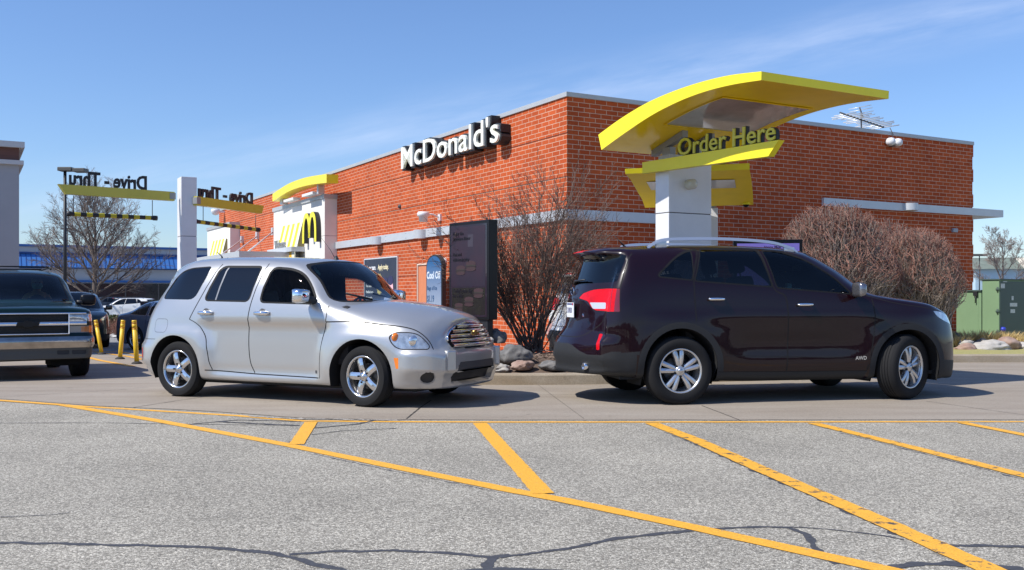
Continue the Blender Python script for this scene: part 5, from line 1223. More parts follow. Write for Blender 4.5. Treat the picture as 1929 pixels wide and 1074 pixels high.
def seat(root, x, y, z, rx=0, m_=None):
    m = MB(); m.box((-.25, -.25, 0), (.27, .25, .16), bev=.05); T = Matrix.Translation((-.22, 0, .12)) @ Matrix.Rotation(-.22, 4, 'Y')
    m.box((-.07, -.24, 0), (.07, .24, .60), bev=.05, T=T); m.box((-.05, -.13, .64), (.05, .13, .84), bev=.04, T=T); m.tube([(0, -.06, .55), (0, -.06, .7)], .008, 5, T=T); m.tube([(0, .06, .55), (0, .06, .7)], .008, 5, T=T)
    o = m.build('seat', m_ or M_seat, root); o.location = (x, y, z); return o
def steering(root, x, y, z, r=.18):
    m = MB(); T = Matrix.Translation((x, y, z)) @ Matrix.Rotation(-1.15, 4, 'Y'); pts = [(r * math.cos(a * math.pi / 12), r * math.sin(a * math.pi / 12), 0) for a in range(25)]; m.tube(pts, .014, 6, T=T, caps=False); m.tube([(-r, 0, 0), (r, 0, 0)], .016, 6, T=T); m.lathe([(0, .02), (.06, .01), (.06, -.05)], 12, T=T); m.build('steering_wheel', M_int, root)
def cabin(root, x0, x1, hw, zf, dashx, dashz):
    m = MB(); m.box((x0, -hw, zf - .02), (x1, hw, zf)); m.build('cabin_floor', M_int, root)
    m = MB(); m.box((dashx - .25, -hw, zf), (dashx + .35, hw, dashz), bev=.06); m.build('dashboard', M_int, root)
def mirror(root, x, y, z, sd, m1, m2, sx=.11, sy=.19, sz=.14, arm=.07):
    """door mirror: shell, foot"""
    m = MB(); bm = bmesh.new(); bmesh.ops.create_cube(bm, size=1)
    for v in bm.verts: v.co = Vector((v.co.x * sx * (1 if v.co.x < 0 else .75), v.co.y * sy, v.co.z * sz * (1 if v.co.x < 0 else .8)))
    bmesh.ops.subdivide_edges(bm, edges=bm.edges[:], cuts=3, use_grid_fill=True)
    for _ in range(3): bmesh.ops.smooth_vert(bm, verts=bm.verts[:], factor=.5, use_axis_x=True, use_axis_y=True, use_axis_z=True)
    me = bpy.data.meshes.new('door_mirror'); bm.to_mesh(me); bm.free(); me.polygons.foreach_set('use_smooth', [True] * len(me.polygons)); me.materials.append(m1); o = bpy.data.objects.new('door_mirror', me); COL.objects.link(o); o.parent = root; o.location = (x, y + sd * (arm + sy / 2), z)
    m.tube([(.03, -sd * (sy / 2 + arm + .0), -.05), (.02, -sd * sy * .45, -.045), (.0, -sd * .02, -.045)], [.045, .038, .03], 8); m.build('mirror_foot', m2, o)
    m = MB(); m.box((-sx * .44, -sy * .36, -sz * .32), (-sx * .40, sy * .36, sz * .32)); m.build('mirror_glass', M_chrome, o); return o
def handle(B, root, x, z, sd, m1, w=.17, h=.032, cup=True, cupm=None):
    P, nn_ = B.surf('side', sd, x, z); o = None
    if P is None: return
    y = P.y
    m = MB(); pts = [(x - w / 2, y + sd * .004, z), (x - w / 2 + .02, y + sd * .034, z), (x, y + sd * .042, z + .002), (x + w / 2 - .02, y + sd * .034, z), (x + w / 2, y + sd * .004, z)]
    m.tube(pts, [h * .3, h * .45, h * .5, h * .5, h * .35], 8); m.build('door_handle', m1, root)
# ----------------------------------------------------------------------------------------------------
# silver wagon
def cols(*a): return a
def mkrows(table):
    """table[station] = list of (x,y,z) per row -> rows[row][station]"""
    return [[st[r] for st in table] for r in range(len(table[0]))]
def st(x, pl, z2, z3, z4, r5, r6, r7, r8, r9, r10, zf=.20, end=None, in2=.04):
    """one station: x, plan half width, heights of rows 2-4, then (dx,y,z) for rows 5-9 and (dx,z) for row 10; end=(x1,x0) bows the underside at the ends"""
    f = lambda q: (x + q[0], q[1], q[2])
    a = [((end[1] if end else x), 0, zf), ((end[0] if end else x), (.35 if end else pl * .8), zf - .005 if not end else zf)]
    return a + [(x, pl - in2, z2), (x, pl, z3), (x, pl, z4), f(r5), f(r6), f(r7), f(r8), f(r9), (x + r10[0], 0, r10[1])]
HHR = [
 st(3.37, .62, .21, .38, .52, (-.05, .61, .61), (-.075, .565, .70), (-.07, .46, .80), (-.055, .32, .87), (-.045, .16, .905), (-.04, .915), end=(3.42, 3.45), in2=.02),
 st(3.27, .735, .21, .39, .54, (-.02, .72, .66), (-.045, .665, .765), (-.06, .54, .862), (-.05, .385, .93), (-.045, .19, .965), (-.04, .975)),
 st(3.12, .805, .21, .40, .56, (0, .785, .71), (0, .73, .81), (-.01, .60, .892), (-.005, .42, .957), (0, .2, 1.0), (0, 1.012)),
 st(2.90, .85, .215, .42, .60, (0, .832, .765), (0, .785, .86), (0, .65, .945), (0, .46, 1.01), (0, .22, 1.052), (0, 1.065)),
 st(2.56, .868, .22, .42, .62, (0, .855, .80), (0, .815, .89), (0, .69, .99), (0, .49, 1.06), (0, .24, 1.098), (0, 1.11)),
 st(2.28, .868, .22, .42, .62, (0, .858, .82), (0, .825, .93), (0, .74, 1.03), (.02, .5, 1.09), (.04, .25, 1.12), (.05, 1.13)),
 st(2.03, .865, .22, .42, .62, (0, .858, .84), (0, .83, 1.00), (.01, .765, 1.09), (.10, .5, 1.175), (.14, .25, 1.205), (.16, 1.215)),
 st(1.72, .862, .22, .42, .62, (0, .855, .85), (0, .825, 1.06), (.06, .70, 1.33), (.18, .49, 1.40), (.24, .25, 1.425), (.26, 1.43)),
 st(1.40, .862, .22, .42, .62, (0, .855, .86), (0, .822, 1.075), (.10, .635, 1.50), (.21, .46, 1.55), (.29, .24, 1.572), (.32, 1.578)),
 st(1.00, .862, .22, .42, .62, (0, .855, .86), (0, .82, 1.08), (.04, .61, 1.555), (.03, .45, 1.60), (.03, .22, 1.618), (.03, 1.623)),
 st(.50, .865, .23, .42, .62, (0, .858, .86), (0, .82, 1.08), (0, .605, 1.57), (0, .45, 1.612), (0, .22, 1.632), (0, 1.637)),
 st(0, .868, .25, .42, .62, (0, .86, .86), (0, .82, 1.08), (0, .60, 1.55), (0, .44, 1.60), (0, .22, 1.62), (0, 1.625)),
 st(-.28, .862, .27, .43, .62, (0, .845, .86), (0, .795, 1.07), (.07, .585, 1.475), (.05, .43, 1.56), (.05, .22, 1.585), (.05, 1.59)),
 st(-.48, .83, .28, .43, .62, (.01, .805, .86), (.05, .745, 1.06), (.13, .565, 1.375), (.09, .42, 1.50), (.07, .21, 1.53), (.06, 1.535)),
 st(-.62, .75, .29, .43, .62, (.03, .725, .86), (.09, .675, 1.05), (.18, .54, 1.29), (.13, .40, 1.43), (.10, .2, 1.465), (.09, 1.47)),
 st(-.73, .63, .30, .43, .62, (.06, .61, .86), (.12, .575, 1.05), (.20, .49, 1.24), (.16, .37, 1.37), (.13, .19, 1.40), (.12, 1.405), end=(-.80, -.83), in2=.02)]
def gauss(x, c, w): return math.exp(-((x - c) / w) ** 2)
def hhr_warp(p):
    x, y, z = p; s = 1 if y > 0 else -1; ay = abs(y); q = Vector(p)
    if ay > .55 and z < 1.05:      # doors tuck in between the full round wings
        k = sst(.62, .80, ay); e_ = .10 * sst(.55, .85, z); tuck = sst(.40 - e_, .50 - e_, x) * (1 - sst(1.94 + e_, 2.06 + e_, x)) * sst(.24, .32, z) * (1 - sst(.80, .92, z))
        q.y = s * (ay - .040 * tuck * k)
        for cx_ in (0, 2.56):       # wings swell round the wheels
            d = math.hypot(x - cx_, (z - .33) * 1.05); q.y += s * .030 * k * gauss(d, .42, .15) * (1 - sst(.74, .86, z))
        if x > 2.85: pass
    if x > 2.95:                   # bumper bar stands forward and wide
        b = sst(.335, .375, z) * (1 - sst(.575, .61, z)); n = Vector((max(x - 2.9, .0) * 1.6, y * .9, 0))
        if n.length > 0: n.normalize(); q += n * .045 * b * sst(2.95, 3.1, x)
        b2 = (1 - sst(.2, .34, z)) * sst(3.0, 3.2, x); q.x -= .03 * b2
    if x < -.35:
        b = sst(.34, .40, z) * (1 - sst(.58, .66, z)); q.x -= .035 * b * sst(.35, .6, -x); q.y += s * .02 * b * sst(.3, .5, -x) * k_(ay)
    return q
def k_(a): return sst(.4, .6, a)
def make_wagon():
    root = empty('car', (0, 0, 0), 0, 'silver retro wagon with chrome grille and mirrors, waiting behind the maroon car', 'car')
    B = Body(mkrows(HHR), 2, 6, [6, 6, 5, 6, 5, 5, 3, 3, 3, 3], [3, 4, 5, 6, 6, 6, 6, 6, 6, 7, 7, 5, 5, 4, 4], hhr_warp)
    MS = paint('silver_paint', (.46, .46, .455), metal=.6, rough=.33)
    rims = arches(B, [(-.035, .33, .375, .385, .0), (2.53, .33, .385, .385, .0)])
    for sd in (1, -1):
        # side glass
        pane(B, 'side', sd, [(.335, 1.505, .05), (0, 1.49, .12), (-.16, 1.43, .15), (-.235, 1.31, .1), (-.325, 1.135, .06), (.20, 1.128, .09), (.30, 1.37, .1)], .05, G_dark, trim=.006)
        r = pane(B, 'side', sd, [(.50, 1.495, .07), (1.07, 1.485, .05), (.99, 1.115, .05), (.365, 1.125, .05), (.43, 1.30, .1)], .05, G_dark, trim=.02)
        B.cut('side', sd, [(.505, 1.12), (.525, 1.12), (.60, 1.50), (.58, 1.50)], {'name': 'window_divider', 'mat': mat('divider_grey', (.22, .23, .25), .4)}, only=(r,))
        pane(B, 'side', sd, [(1.24, 1.475, .06), (1.50, 1.455, .12), (1.66, 1.40, .12), (1.79, 1.28, .12), (1.895, 1.13, .05), (1.86, 1.09, .04), (1.17, 1.105, .05), (1.18, 1.22, .1)], .05, glassmat('open_window', (.97, .97, .97), .25), trim=.02)
        # doors and shut lines
        gapline(B, 'side', sd, cat_rom([(1.14, 1.53), (1.10, 1.36), (1.03, 1.04), (1.008, .67), (1.03, .44), (1.09, .31)], 5), .012)
        gapline(B, 'side', sd, cat_rom([(.47, 1.535), (.34, 1.25), (.19, .94), (.17, .90)], 4), .012)
        gapline(B, 'side', sd, cat_rom([(.17, .90), (.30, .84), (.40, .72), (.445, .56), (.47, .42), (.50, .33)], 4), .009)
        gapline(B, 'side', sd, [(.42, .325), (1.1, .30), (1.97, .285)], .012)
        gapline(B, 'side', sd, cat_rom([(2.075, .88), (2.02, .72), (1.99, .5), (1.985, .28)], 4), .012)
        gapline(B, 'side', sd, cat_rom([(2.07, 1.06), (2.075, .98), (2.07, .885)], 4), .010)
        gapline(B, 'side', sd, cat_rom([(2.07, .887), (2.44, .892), (2.76, .863)], 5), .013)
        gapline(B, 'side', sd, [(-.60, .66), (-.33, .665)], .006)
        P = round_poly([(-.37, .90), (-.16, .90), (-.16, .745), (-.37, .745)], .05); gapline(B, 'side', sd, P + [P[0]], .004)
        # bumper break and side marker
        gapline(B, 30, sd, cat_rom([(-.672, .864), (-.795, .849), (-.892, .823), (-.952, .785), (-1.003, .73), (-1.04, .67), (-1.06, .612)], 4), .012)
        
        B.cut('side', sd, round_poly([(2.936, .528), (2.99, .528), (2.994, .418), (2.962, .416)], .006), {'name': 'side_marker', 'mat': M_amber})
        B.cut('side', sd, round_poly([(-.615, .56), (-.585, .56), (-.565, .44), (-.59, .44)], .006), {'name': 'rear_reflector', 'mat': M_red})
        rid = B.cut('side', sd, round_poly([(1.915, .365), (1.945, .365), (1.945, .33), (1.915, .33)], .004), {'name': 'wing_badge', 'mat': M_dgrey})
    for x in (0,):
        pass
    # windscreen
    P = round_poly([(-.70, 1.115, .05), (.70, 1.115, .05), (.585, 1.50, .07), (.3, 1.545, .2), (-.3, 1.545, .2), (-.585, 1.50, .07)], .05)
    tr = B.cut('front', 1, off_poly(P, .018), {'name': 'windscreen_surround', 'mat': M_rub}, cond=lambda f: f.normal.x > .12 and f.calc_center_median().x < 2.36)
    ws = B.cut('front', 1, P, {'name': 'windscreen', 'mat': G_clear, 'glass': True}, cond=lambda f: f.normal.x > .12 and f.calc_center_median().x < 2.36)
    # rear glass, lamps
    P = round_poly([(-.50, 1.0), (.50, 1.0), (.42, 1.33), (-.42, 1.33)], .08); rg = B.cut('rear', 1, P, {'name': 'rear_window', 'mat': G_dark, 'glass': True})
    for sd in (1, -1):
        for z in (.99, .84): rr = B.cut(140, sd, [(a_ * .05 + .055 + .0, 0) for a_ in ()] or round_poly([(.02, z - .06), (.14, z - .06), (.14, z + .06), (.02, z + .06)], .055), {'name': 'tail_lamp', 'mat': M_red})
    # headlamps (oblique outline), grille, lower intake, fog recess
    for sd in (1, -1):
        hp = round_poly([(-.698, .745, .03), (-.702, .69, .03), (-.735, .635, .03), (-.78, .619, .02), (-1.0, .621, .02), (-1.018, .648, .02), (-.966, .722, .04), (-.925, .764, .03), (-.864, .781, .03), (-.755, .783, .03)], .05)
        B.cut(30, sd, off_poly(hp, .010), {'name': 'headlamp_seal', 'mat': M_gap}); hl = B.cut(30, sd, hp, {'name': 'headlamp', 'mat': M_lampin})
        fg = B.cut(45, sd, [(-1.785 + .078 * math.cos(a * math.pi / 10), .318 + .062 * math.sin(a * math.pi / 10)) for a in range(20)], {'name': 'fog_lamp_recess', 'mat': M_blk}); B.push(fg, -.03)
    gr = B.cut('front', 1, round_poly([(-.455, .622), (.455, .622), (.465, .72), (.40, .80), (.24, .865), (0, .888), (-.24, .865), (-.40, .80), (-.465, .72)], .04), {'name': 'grille', 'mat': M_blk}); B.push(gr, -.035)
    lo = B.cut('front', 1, round_poly([(-.46, .245), (.46, .245), (.49, .36), (-.49, .36)], .03), {'name': 'lower_intake', 'mat': M_blk}); B.push(lo, -.06)
    bp = B.cut('front', 1, round_poly([(-.43, .375), (.43, .375), (.39, .47), (-.39, .47)], .02), {'name': 'bumper_insert', 'mat': mat('insert_grey', (.05, .05, .055), .6)}); B.push(bp, -.012)
    for sd in (1, -1): handle(B, root, .41, .975, sd, M_chrome, .19, .05); handle(B, root, 1.215, .975, sd, M_chrome, .19, .05)
    cups = []
    for sd in (1, -1):
        for x in (.41, 1.215): c_, n_ = B.surf('side', sd, x, .975); cups.append((x, c_.y, sd))
    bar = []
    for i in range(5):
        z = .643 + .049 * i; half = (.445, .455, .435, .38, .29)[i]; pts = []
        for j in range(17):
            y = half * (j / 8 - 1); h, _n = B.surf('front', 1, y, z + .0)
            if h: pts.append((h.x + .030, y, z))
        bar.append(pts)
    arcp = []
    for i in range(25):
        a = math.pi * i / 24; y = .47 * math.cos(a); z = .69 + .185 * math.sin(a); h, _n = B.surf('front', 1, y, z); arcp.append((h.x + (.012 if h else 0), y, z))
    lampf = {sd: [B.surf(30, sd, h, z)[0] for h, z in ((-.745, .735), (-.885, .70), (-.93, .71))] for sd in (1, -1)}
    emb, _n = B.surf('front', 1, 0, .76); ovr = {sd: B.surf('front', sd, .545, .48)[0] for sd in (1, -1)}
    B.finish(root, MS, inner=(.95, M_int)); wells(root, rims)
    m = MB()
    for x, y, sd in cups: m.lathe([(.0, .0015), (.045, .0015), (.052, -.0)], 18, axis='y', c=(x, y + (sd * .001), .975))
    m.build('handle_recess', mat('cup_grey', (.16, .16, .17), .3, metal=.5), root)
    for pts in bar: 
        rows = [[(x - .02, y, z - .021) for x, y, z in pts], [(x + .006, y, z - .014) for x, y, z in pts], [(x + .012, y, z) for x, y, z in pts], [(x + .006, y, z + .014) for x, y, z in pts], [(x - .02, y, z + .021) for x, y, z in pts]]; MB().grid(rows).build('grille_bar', M_chrome, root)
    MB().tube(arcp, .012, 8).build('grille_surround', M_chrome, root)
    m = MB(); bt = [(-.085, -.012), (-.035, -.012), (-.03, -.028), (.03, -.028), (.035, -.012), (.085, -.012), (.075, .018), (.03, .018), (.025, .03), (-.035, .03), (-.04, .018), (-.095, .018)]
    m.prism([(y, z + .76) for y, z in bt], emb.x + .045, emb.x + .060, axis='x'); m.build('emblem', mat('gold', (.55, .36, .12), .3, metal=.8), root)
    for sd in (1, -1):
        a, b, c = lampf[sd]
        ns = Vector((math.cos(R(30)), sd * math.sin(R(30)), 0)); q = ns.to_track_quat('Z', 'Y').to_matrix().to_4x4()
        for P, r, mm, nm in ((a, .046, M_amber, 'turn_lamp'), (b, .058, M_refl, 'lamp_bowl')):
            m = MB(); m.lathe([(0, .012), (r * .5, .012), (r * .8, .006), (r, -.012)], 20, T=Matrix.Translation(P) @ q); m.build(nm, mm, root)
        m = MB(); y0 = sd * .215
        # bumper overriders
        T = Matrix.Translation((ovr[sd].x, ovr[sd].y, 0)) @ Matrix.Rotation(sd * R(24), 4, 'Z')
        m.box((-.08, -.06, .385), (.030, .06, .598), bev=.016, T=T); m.build('bumper_overrider', MS, root)
        mirror(root, 1.85, sd * .80, 1.165, sd, M_chrome, M_blk, .15, .20, .17, .07)
    for x, y in ((0, .775), (2.56, .775)):
        for sd in (-1, 1): wheel(root, x, sd * y, .322, .20, .215, 'five', side=-1 if sd < 0 else 1, spokemat=mat('polished_alloy', (.62, .62, .63), .16, metal=.95), steer=R(-7) if x > 1 else 0)
    # undertray, sill, cabin
    m = MB(); m.box((-.3, -.70, .17), (3.1, .70, .23)); m.build('underbody', M_under, root)
    cabin(root, -.5, 2.1, .76, .42, 1.95, 1.06)
    for y in (-.37, .37): seat(root, 1.15, y, .52); seat(root, .35, y, .55)
    steering(root, 1.62, .37, .98)
    m = MB(); m.box((1.70, -.09, 1.40), (1.735, .09, 1.47), bev=.012); m.tube([(1.735, 0, 1.45), (1.80, 0, 1.53)], .008, 5); m.build('rear_view_mirror', M_blk, root)
    m = MB(); m.tube([(1.60, 0, 1.575), (1.52, 0, 1.70), (1.38, 0, 1.86)], [.005, .003, .002], 5); m.lathe([(.0, .05), (.015, .045), (.035, .0), (.05, -.02)], 10, c=(1.60, 0, 1.585)); m.build('aerial', M_blk, root)
    m = MB(); m.tube([(-.1, 0, 1.60), (-.12, 0, 1.66), (-.20, 0, 1.72)], [.02, .008, .003], 6); m.build('roof_fin', M_blk, root)
    for y in (-.30, .22): m = MB(); m.tube([(2.30, y, 1.125), (2.16, y - .30, 1.19)], .011, 5); m.build('wiper', M_blk, root)
    # sticker number on the windscreen
    T = Matrix.Translation((1.655, -.50, 1.475)) @ Matrix.Rotation(R(100), 4, 'Z') @ Matrix.Rotation(R(-38), 4, 'X') @ Matrix.Rotation(R(8), 4, 'Y')
    m = MB(); textmb('10', .07, .002, .003, T=T, mb=m); m.prism([(.0, -.01), (.085, -.01), (.085, -.06), (.045, -.10), (.0, -.06)], .001, .003, mi=1, T=T); m.build('windscreen_sticker', [mat('sticker_white', (.8, .8, .8), .5), mat('sticker_green', (.15, .30, .24), .5)], root)
    return root
def place(root, rc, fc, hw, wb, zfix=None):
    """put the near-side wheel contacts where they stand in the picture's geometry"""
    a, b = gnd(*rc), gnd(*fc); d = (b - a); d.z = 0; s = d.length / wb; d.normalize(); left = Vector((-d.y, d.x, 0)); o = a + left * hw * s; root.location = (o.x, o.y, a.z); pitch = math.atan2(b.z - a.z, (b - a).length)
    root.rotation_euler = (0, -pitch, math.atan2(d.y, d.x)); root.scale = (s, s, s); return s
wg = make_wagon(); print('wagon scale', place(wg, (334, 748), (684, 768), .87, 2.56))
# ---------------- maroon car ----------------
SUV = [
 st(3.42, .62, .23, .42, .60, (-.01, .60, .74), (-.02, .56, .86), (.0, .42, .885), (.02, .3, .90), (.035, .15, .908), (.04, .91), zf=.21, end=(3.49, 3.53), in2=.02),
 st(3.35, .755, .23, .42, .60, (-.01, .735, .78), (-.03, .67, .93), (-.02, .55, .965), (0, .40, .985), (.01, .2, .995), (.015, 1.0), zf=.21),
 st(3.20, .85, .24, .44, .64, (-.01, .825, .84), (-.02, .765, .985), (-.01, .62, 1.02), (0, .45, 1.04), (0, .22, 1.05), (0, 1.055), zf=.22),
 st(2.98, .905, .25, .46, .68, (0, .89, .91), (0, .84, 1.045), (0, .68, 1.08), (0, .5, 1.10), (0, .25, 1.112), (0, 1.118), zf=.22),
 st(2.66, .925, .27, .48, .72, (0, .915, .955), (0, .875, 1.085), (0, .72, 1.12), (0, .52, 1.14), (0, .26, 1.155), (0, 1.16), zf=.23),
 st(2.38, .925, .28, .50, .75, (0, .915, .975), (0, .885, 1.11), (0, .80, 1.15), (.04, .55, 1.17), (.09, .27, 1.182), (.11, 1.187), zf=.23),
 st(2.15, .925, .28, .50, .75, (0, .915, .98), (0, .885, 1.135), (.01, .80, 1.205), (.12, .56, 1.265), (.18, .28, 1.288), (.20, 1.293), zf=.23),
 st(1.75, .925, .28, .50, .75, (0, .915, .985), (0, .885, 1.175), (.08, .745, 1.42), (.18, .55, 1.48), (.25, .28, 1.505), (.27, 1.51), zf=.23),
 st(1.35, .925, .28, .50, .75, (0, .915, .99), (0, .885, 1.205), (.10, .70, 1.60), (.17, .54, 1.65), (.25, .27, 1.68), (.27, 1.688), zf=.23),
 st(.95, .925, .28, .50, .75, (0, .915, .995), (0, .885, 1.24), (.05, .685, 1.655), (.05, .53, 1.692), (.05, .26, 1.712), (.05, 1.717), zf=.23),
 st(.50, .925, .29, .50, .75, (0, .915, 1.0), (0, .883, 1.27), (0, .68, 1.665), (0, .53, 1.70), (0, .26, 1.72), (0, 1.725), zf=.24),
 st(0, .925, .31, .52, .76, (0, .913, 1.02), (0, .875, 1.30), (0, .675, 1.66), (0, .52, 1.695), (0, .26, 1.715), (0, 1.72), zf=.26),
 st(-.35, .92, .33, .53, .77, (0, .905, 1.02), (0, .86, 1.30), (.02, .67, 1.64), (.02, .51, 1.68), (.02, .25, 1.70), (.02, 1.705), zf=.28),
 st(-.52, .915, .34, .54, .78, (0, .90, 1.02), (0, .85, 1.29), (.04, .665, 1.63), (.02, .52, 1.668), (0, .26, 1.688), (0, 1.693), zf=.30),
 st(-.66, .89, .35, .55, .79, (.01, .875, 1.02), (.03, .82, 1.26), (.12, .65, 1.58), (.06, .50, 1.635), (.02, .25, 1.66), (.01, 1.665), zf=.31),
 st(-.79, .80, .36, .56, .80, (.035, .785, 1.02), (.08, .745, 1.23), (.20, .625, 1.52), (.12, .47, 1.605), (.06, .24, 1.635), (.04, 1.64), zf=.32, end=(-1.04, -1.12), in2=.02)]
def suv_warp(p):
    x, y, z = p; s = 1 if y > 0 else -1; ay = abs(y); q = Vector(p); k = sst(.60, .80, ay)
    if z < 1.15:
        for cx_ in (0, 2.66): d = math.hypot(x - cx_, (z - .36)); q.y += s * .018 * k * gauss(d, .46, .14) * (1 - sst(.85, 1.0, z))
        t = sst(.5, .8, x) * (1 - sst(1.9, 2.2, x)); q.y -= s * .022 * k * t * gauss(z, .62, .16)          # door hollow
        q.y += s * .010 * k * gauss(z, .93, .05) * sst(-.6, -.2, x) * (1 - sst(2.9, 3.1, x))               # shoulder line
    if x < -.55:                                                        # bumper shelf, tailgate hollow
        b = sst(.40, .46, z) * (1 - sst(.66, .73, z)); q.x -= .055 * b * sst(.55, .8, -x)
        h_ = gauss(z, .92, .10) * (1 - sst(.42, .56, ay)); q.x += .022 * h_ * sst(.7, .85, -x)
    if x < -.45 and z > 1.56: q.x -= .13 * sst(1.57, 1.62, z) * sst(.45, .6, -x) * (1 - .5 * sst(.5, .68, ay))         # roof spoiler
    return q
def suv_details(root, B, col, detail=True, cladding=True, wheelstyle='ten', rails=True, glass=None, chromeh=True):
    GD = glass or G_dark
    for sd in (1, -1):
        if cladding:
            c1 = B.cut('side', sd, [(-1.2, .0), (-1.2, .552), (-.72, .552), (-.40, .575), (-.40, .44), (.43, .44), (.43, .525), (1.22, .505), (2.2, .465), (2.2, .40), (3.10, .40), (3.10, .44), (3.6, .40), (3.6, 0)], {'name': 'lower_cladding', 'mat': M_clad, 'key': 'clad'}, cond=lambda f, sd=sd: f.calc_center_median().y * sd > .2 and (f.normal.y * sd > -.1))
            for cx_, cz_ in ((.0, .40), (2.66, .37)):
                P = [(cx_ - .475 * math.cos(math.pi * i / 22 * 1.0), cz_ + .475 * math.sin(math.pi * i / 22)) for i in range(23)]; P = [(P[0][0], .2)] + P + [(P[-1][0], .2)]
                rid = B.cut('side', sd, P, {'name': 'arch_trim', 'mat': M_clad}); B.push(rid, .008)
    rims = arches(B, [(0, .40, .405, .41, .0), (2.66, .37, .405, .41, .0)])
    for sd in (1, -1):
        ring = .016
        pane(B, 'side', sd, [(.26, 1.645, .02), (.10, 1.61, .1), (-.03, 1.53, .1), (-.22, 1.36, .03), (.14, 1.325, .01)], .02, GD, trim=.018)
        pane(B, 'side', sd, [(.31, 1.65, .03), (.96, 1.645, .03), (1.055, 1.255, .02), (.185, 1.315, .02)], .02, GD, trim=.018)
        pane(B, 'side', sd, [(1.03, 1.64, .03), (1.22, 1.635, .08), (1.52, 1.545, .2), (1.83, 1.35, .1), (1.99, 1.18, .02), (1.12, 1.245, .02)], .02, G_mid, trim=.018)
        for pts, w in (([(.20, 1.66), (.165, 1.30), (.17, .90), (.165, .885)], .012), ([(.985, 1.66), (1.075, 1.24), (1.20, 1.15), (1.225, .95), (1.225, .54), (1.21, .34)], .013), ([(2.24, 1.12), (2.255, .98), (2.25, .82), (2.20, .52), (2.16, .34)], .012)): gapline(B, 'side', sd, cat_rom(pts, 4), w)
        gapline(B, 'side', sd, [(.42, .345), (1.2, .335), (2.2, .33)], .007); gapline(B, 'side', sd, cat_rom([(2.1, 1.175), (2.5, 1.075), (2.9, 1.02), (3.15, .975)], 4), .008)
        gapline(B, 'side', sd, [(.50, .515), (1.22, .497), (2.18, .46)], .006)
    # windscreen
    P = round_poly([(-.72, 1.20, .05), (.72, 1.20, .05), (.62, 1.60, .07), (.3, 1.655, .2), (-.3, 1.655, .2), (-.62, 1.60, .07)], .05); cw_ = lambda f: f.normal.x > .12 and f.calc_center_median().x < 2.45
    B.cut('front', 1, off_poly(P, .018), {'name': 'windscreen_surround', 'mat': M_rub}, cond=cw_); B.cut('front', 1, P, {'name': 'windscreen', 'mat': G_mid, 'glass': True}, cond=cw_)
    # rear glass, tail lamps, bumper details
    rr_ = B.cut('rear', 1, round_poly([(-.775, 1.30, .03), (-.4, 1.285, .2), (.4, 1.285, .2), (.775, 1.30, .03), (.70, 1.585, .03), (.35, 1.60, .1), (-.35, 1.60, .1), (-.70, 1.585, .03)], .04), {'name': 'rear_window', 'mat': GD, 'glass': True})
    B.cut('rear', 1, round_poly([(-.20, 1.632), (.20, 1.632), (.20, 1.658), (-.20, 1.658)], .01), {'name': 'brake_lamp', 'mat': M_red}, cond=lambda f: f.normal.x < -.05)
    lm = {}
    for sd in (1, -1):
        v = 150
        P = round_poly([(.416, 1.125, .01), (.359, 1.172, .03), (.182, 1.217, .1), (-.025, 1.227, .02), (-.225, 1.224, .01), (-.252, .985, .01), (-.12, .985, .03), (.10, .995, .02), (.164, 1.022, .04), (.238, 1.094, .03)], .02)
        B.cut(140, sd, off_poly(P, .007), {'name': 'tail_lamp_seal', 'mat': M_gap}, cond=lambda f, a=frame(140, sd)[0]: f.normal.dot(a) > .05)
        rid = B.cut(140, sd, P, {'name': 'tail_lamp', 'mat': M_red}, cond=lambda f, a=frame(140, sd)[0]: f.normal.dot(a) > .05); lm[sd] = rid
        B.cut(140, sd, round_poly([(.205, 1.078), (-.03, 1.078), (-.045, 1.012), (.145, 1.012)], .015), {'name': 'reversing_lamp', 'mat': mat('clear_lamp', (.65, .66, .68), .2, metal=.4)}, only=(rid,))
        B.cut(140, sd, [(-.14, 1.25), (-.133, 1.25), (-.14, .95), (-.147, .95)], {'name': 'tail_lamp_divider', 'mat': mat('dark_red_lens', (.16, .003, .006), .15, coat=1)}, only=(rid,)); B.cut(140, sd, [(-.19, 1.25), (-.3, 1.25), (-.3, .95), (-.19, .95)], {'name': 'tail_lamp_edge', 'mat': mat('dark_red_lens', (.16, .003, .006), .15, coat=1)}, only=(rid,))
        B.cut(150, sd, round_poly([(-.165, .75), (-.225, .748), (-.25, .585), (-.19, .58)], .02), {'name': 'rear_reflector', 'mat': M_red}, cond=lambda f, a=frame(150, sd)[0]: f.normal.dot(a) > .02)
        gapline(B, 140, sd, [(-.228, 1.235), (-.230, 1.42), (-.238, 1.60)], .009)
        # headlamps
        B.cut(35, sd, round_poly([(-1.015, .982, .02), (-1.16, .968, .05), (-1.36, .91, .03), (-1.42, .84, .02), (-1.30, .825, .03), (-1.15, .87, .05), (-1.05, .918, .03)], .02), {'name': 'headlamp', 'mat': M_lampin})
    pl = B.cut('rear', 1, round_poly([(-.53, .80), (.53, .80), (.47, 1.01), (.36, 1.095), (-.36, 1.095), (-.47, 1.01)], .05), {'name': 'plate_recess', 'mat': col}); B.push(pl, -.02)
    lowb = B.cut('rear', 1, [(-.97, .2), (.97, .2), (.97, .57), (.87, .57), (.80, .53), (.61, .526), (.51, .557), (.38, .618), (.30, .632), (-.30, .632), (-.38, .618), (-.51, .557), (-.61, .526), (-.80, .53), (-.87, .57), (-.97, .57)], {'name': 'rear_valance', 'mat': M_clad}, cond=lambda f: f.normal.x < -.22)
    gapline(B, 'rear', 1, cat_rom([(-.74, .98), (-.66, .86), (-.52, .76), (-.42, .715), (-.3, .705), (.3, .705), (.42, .715), (.52, .76), (.66, .86), (.74, .98)], 4), .009)
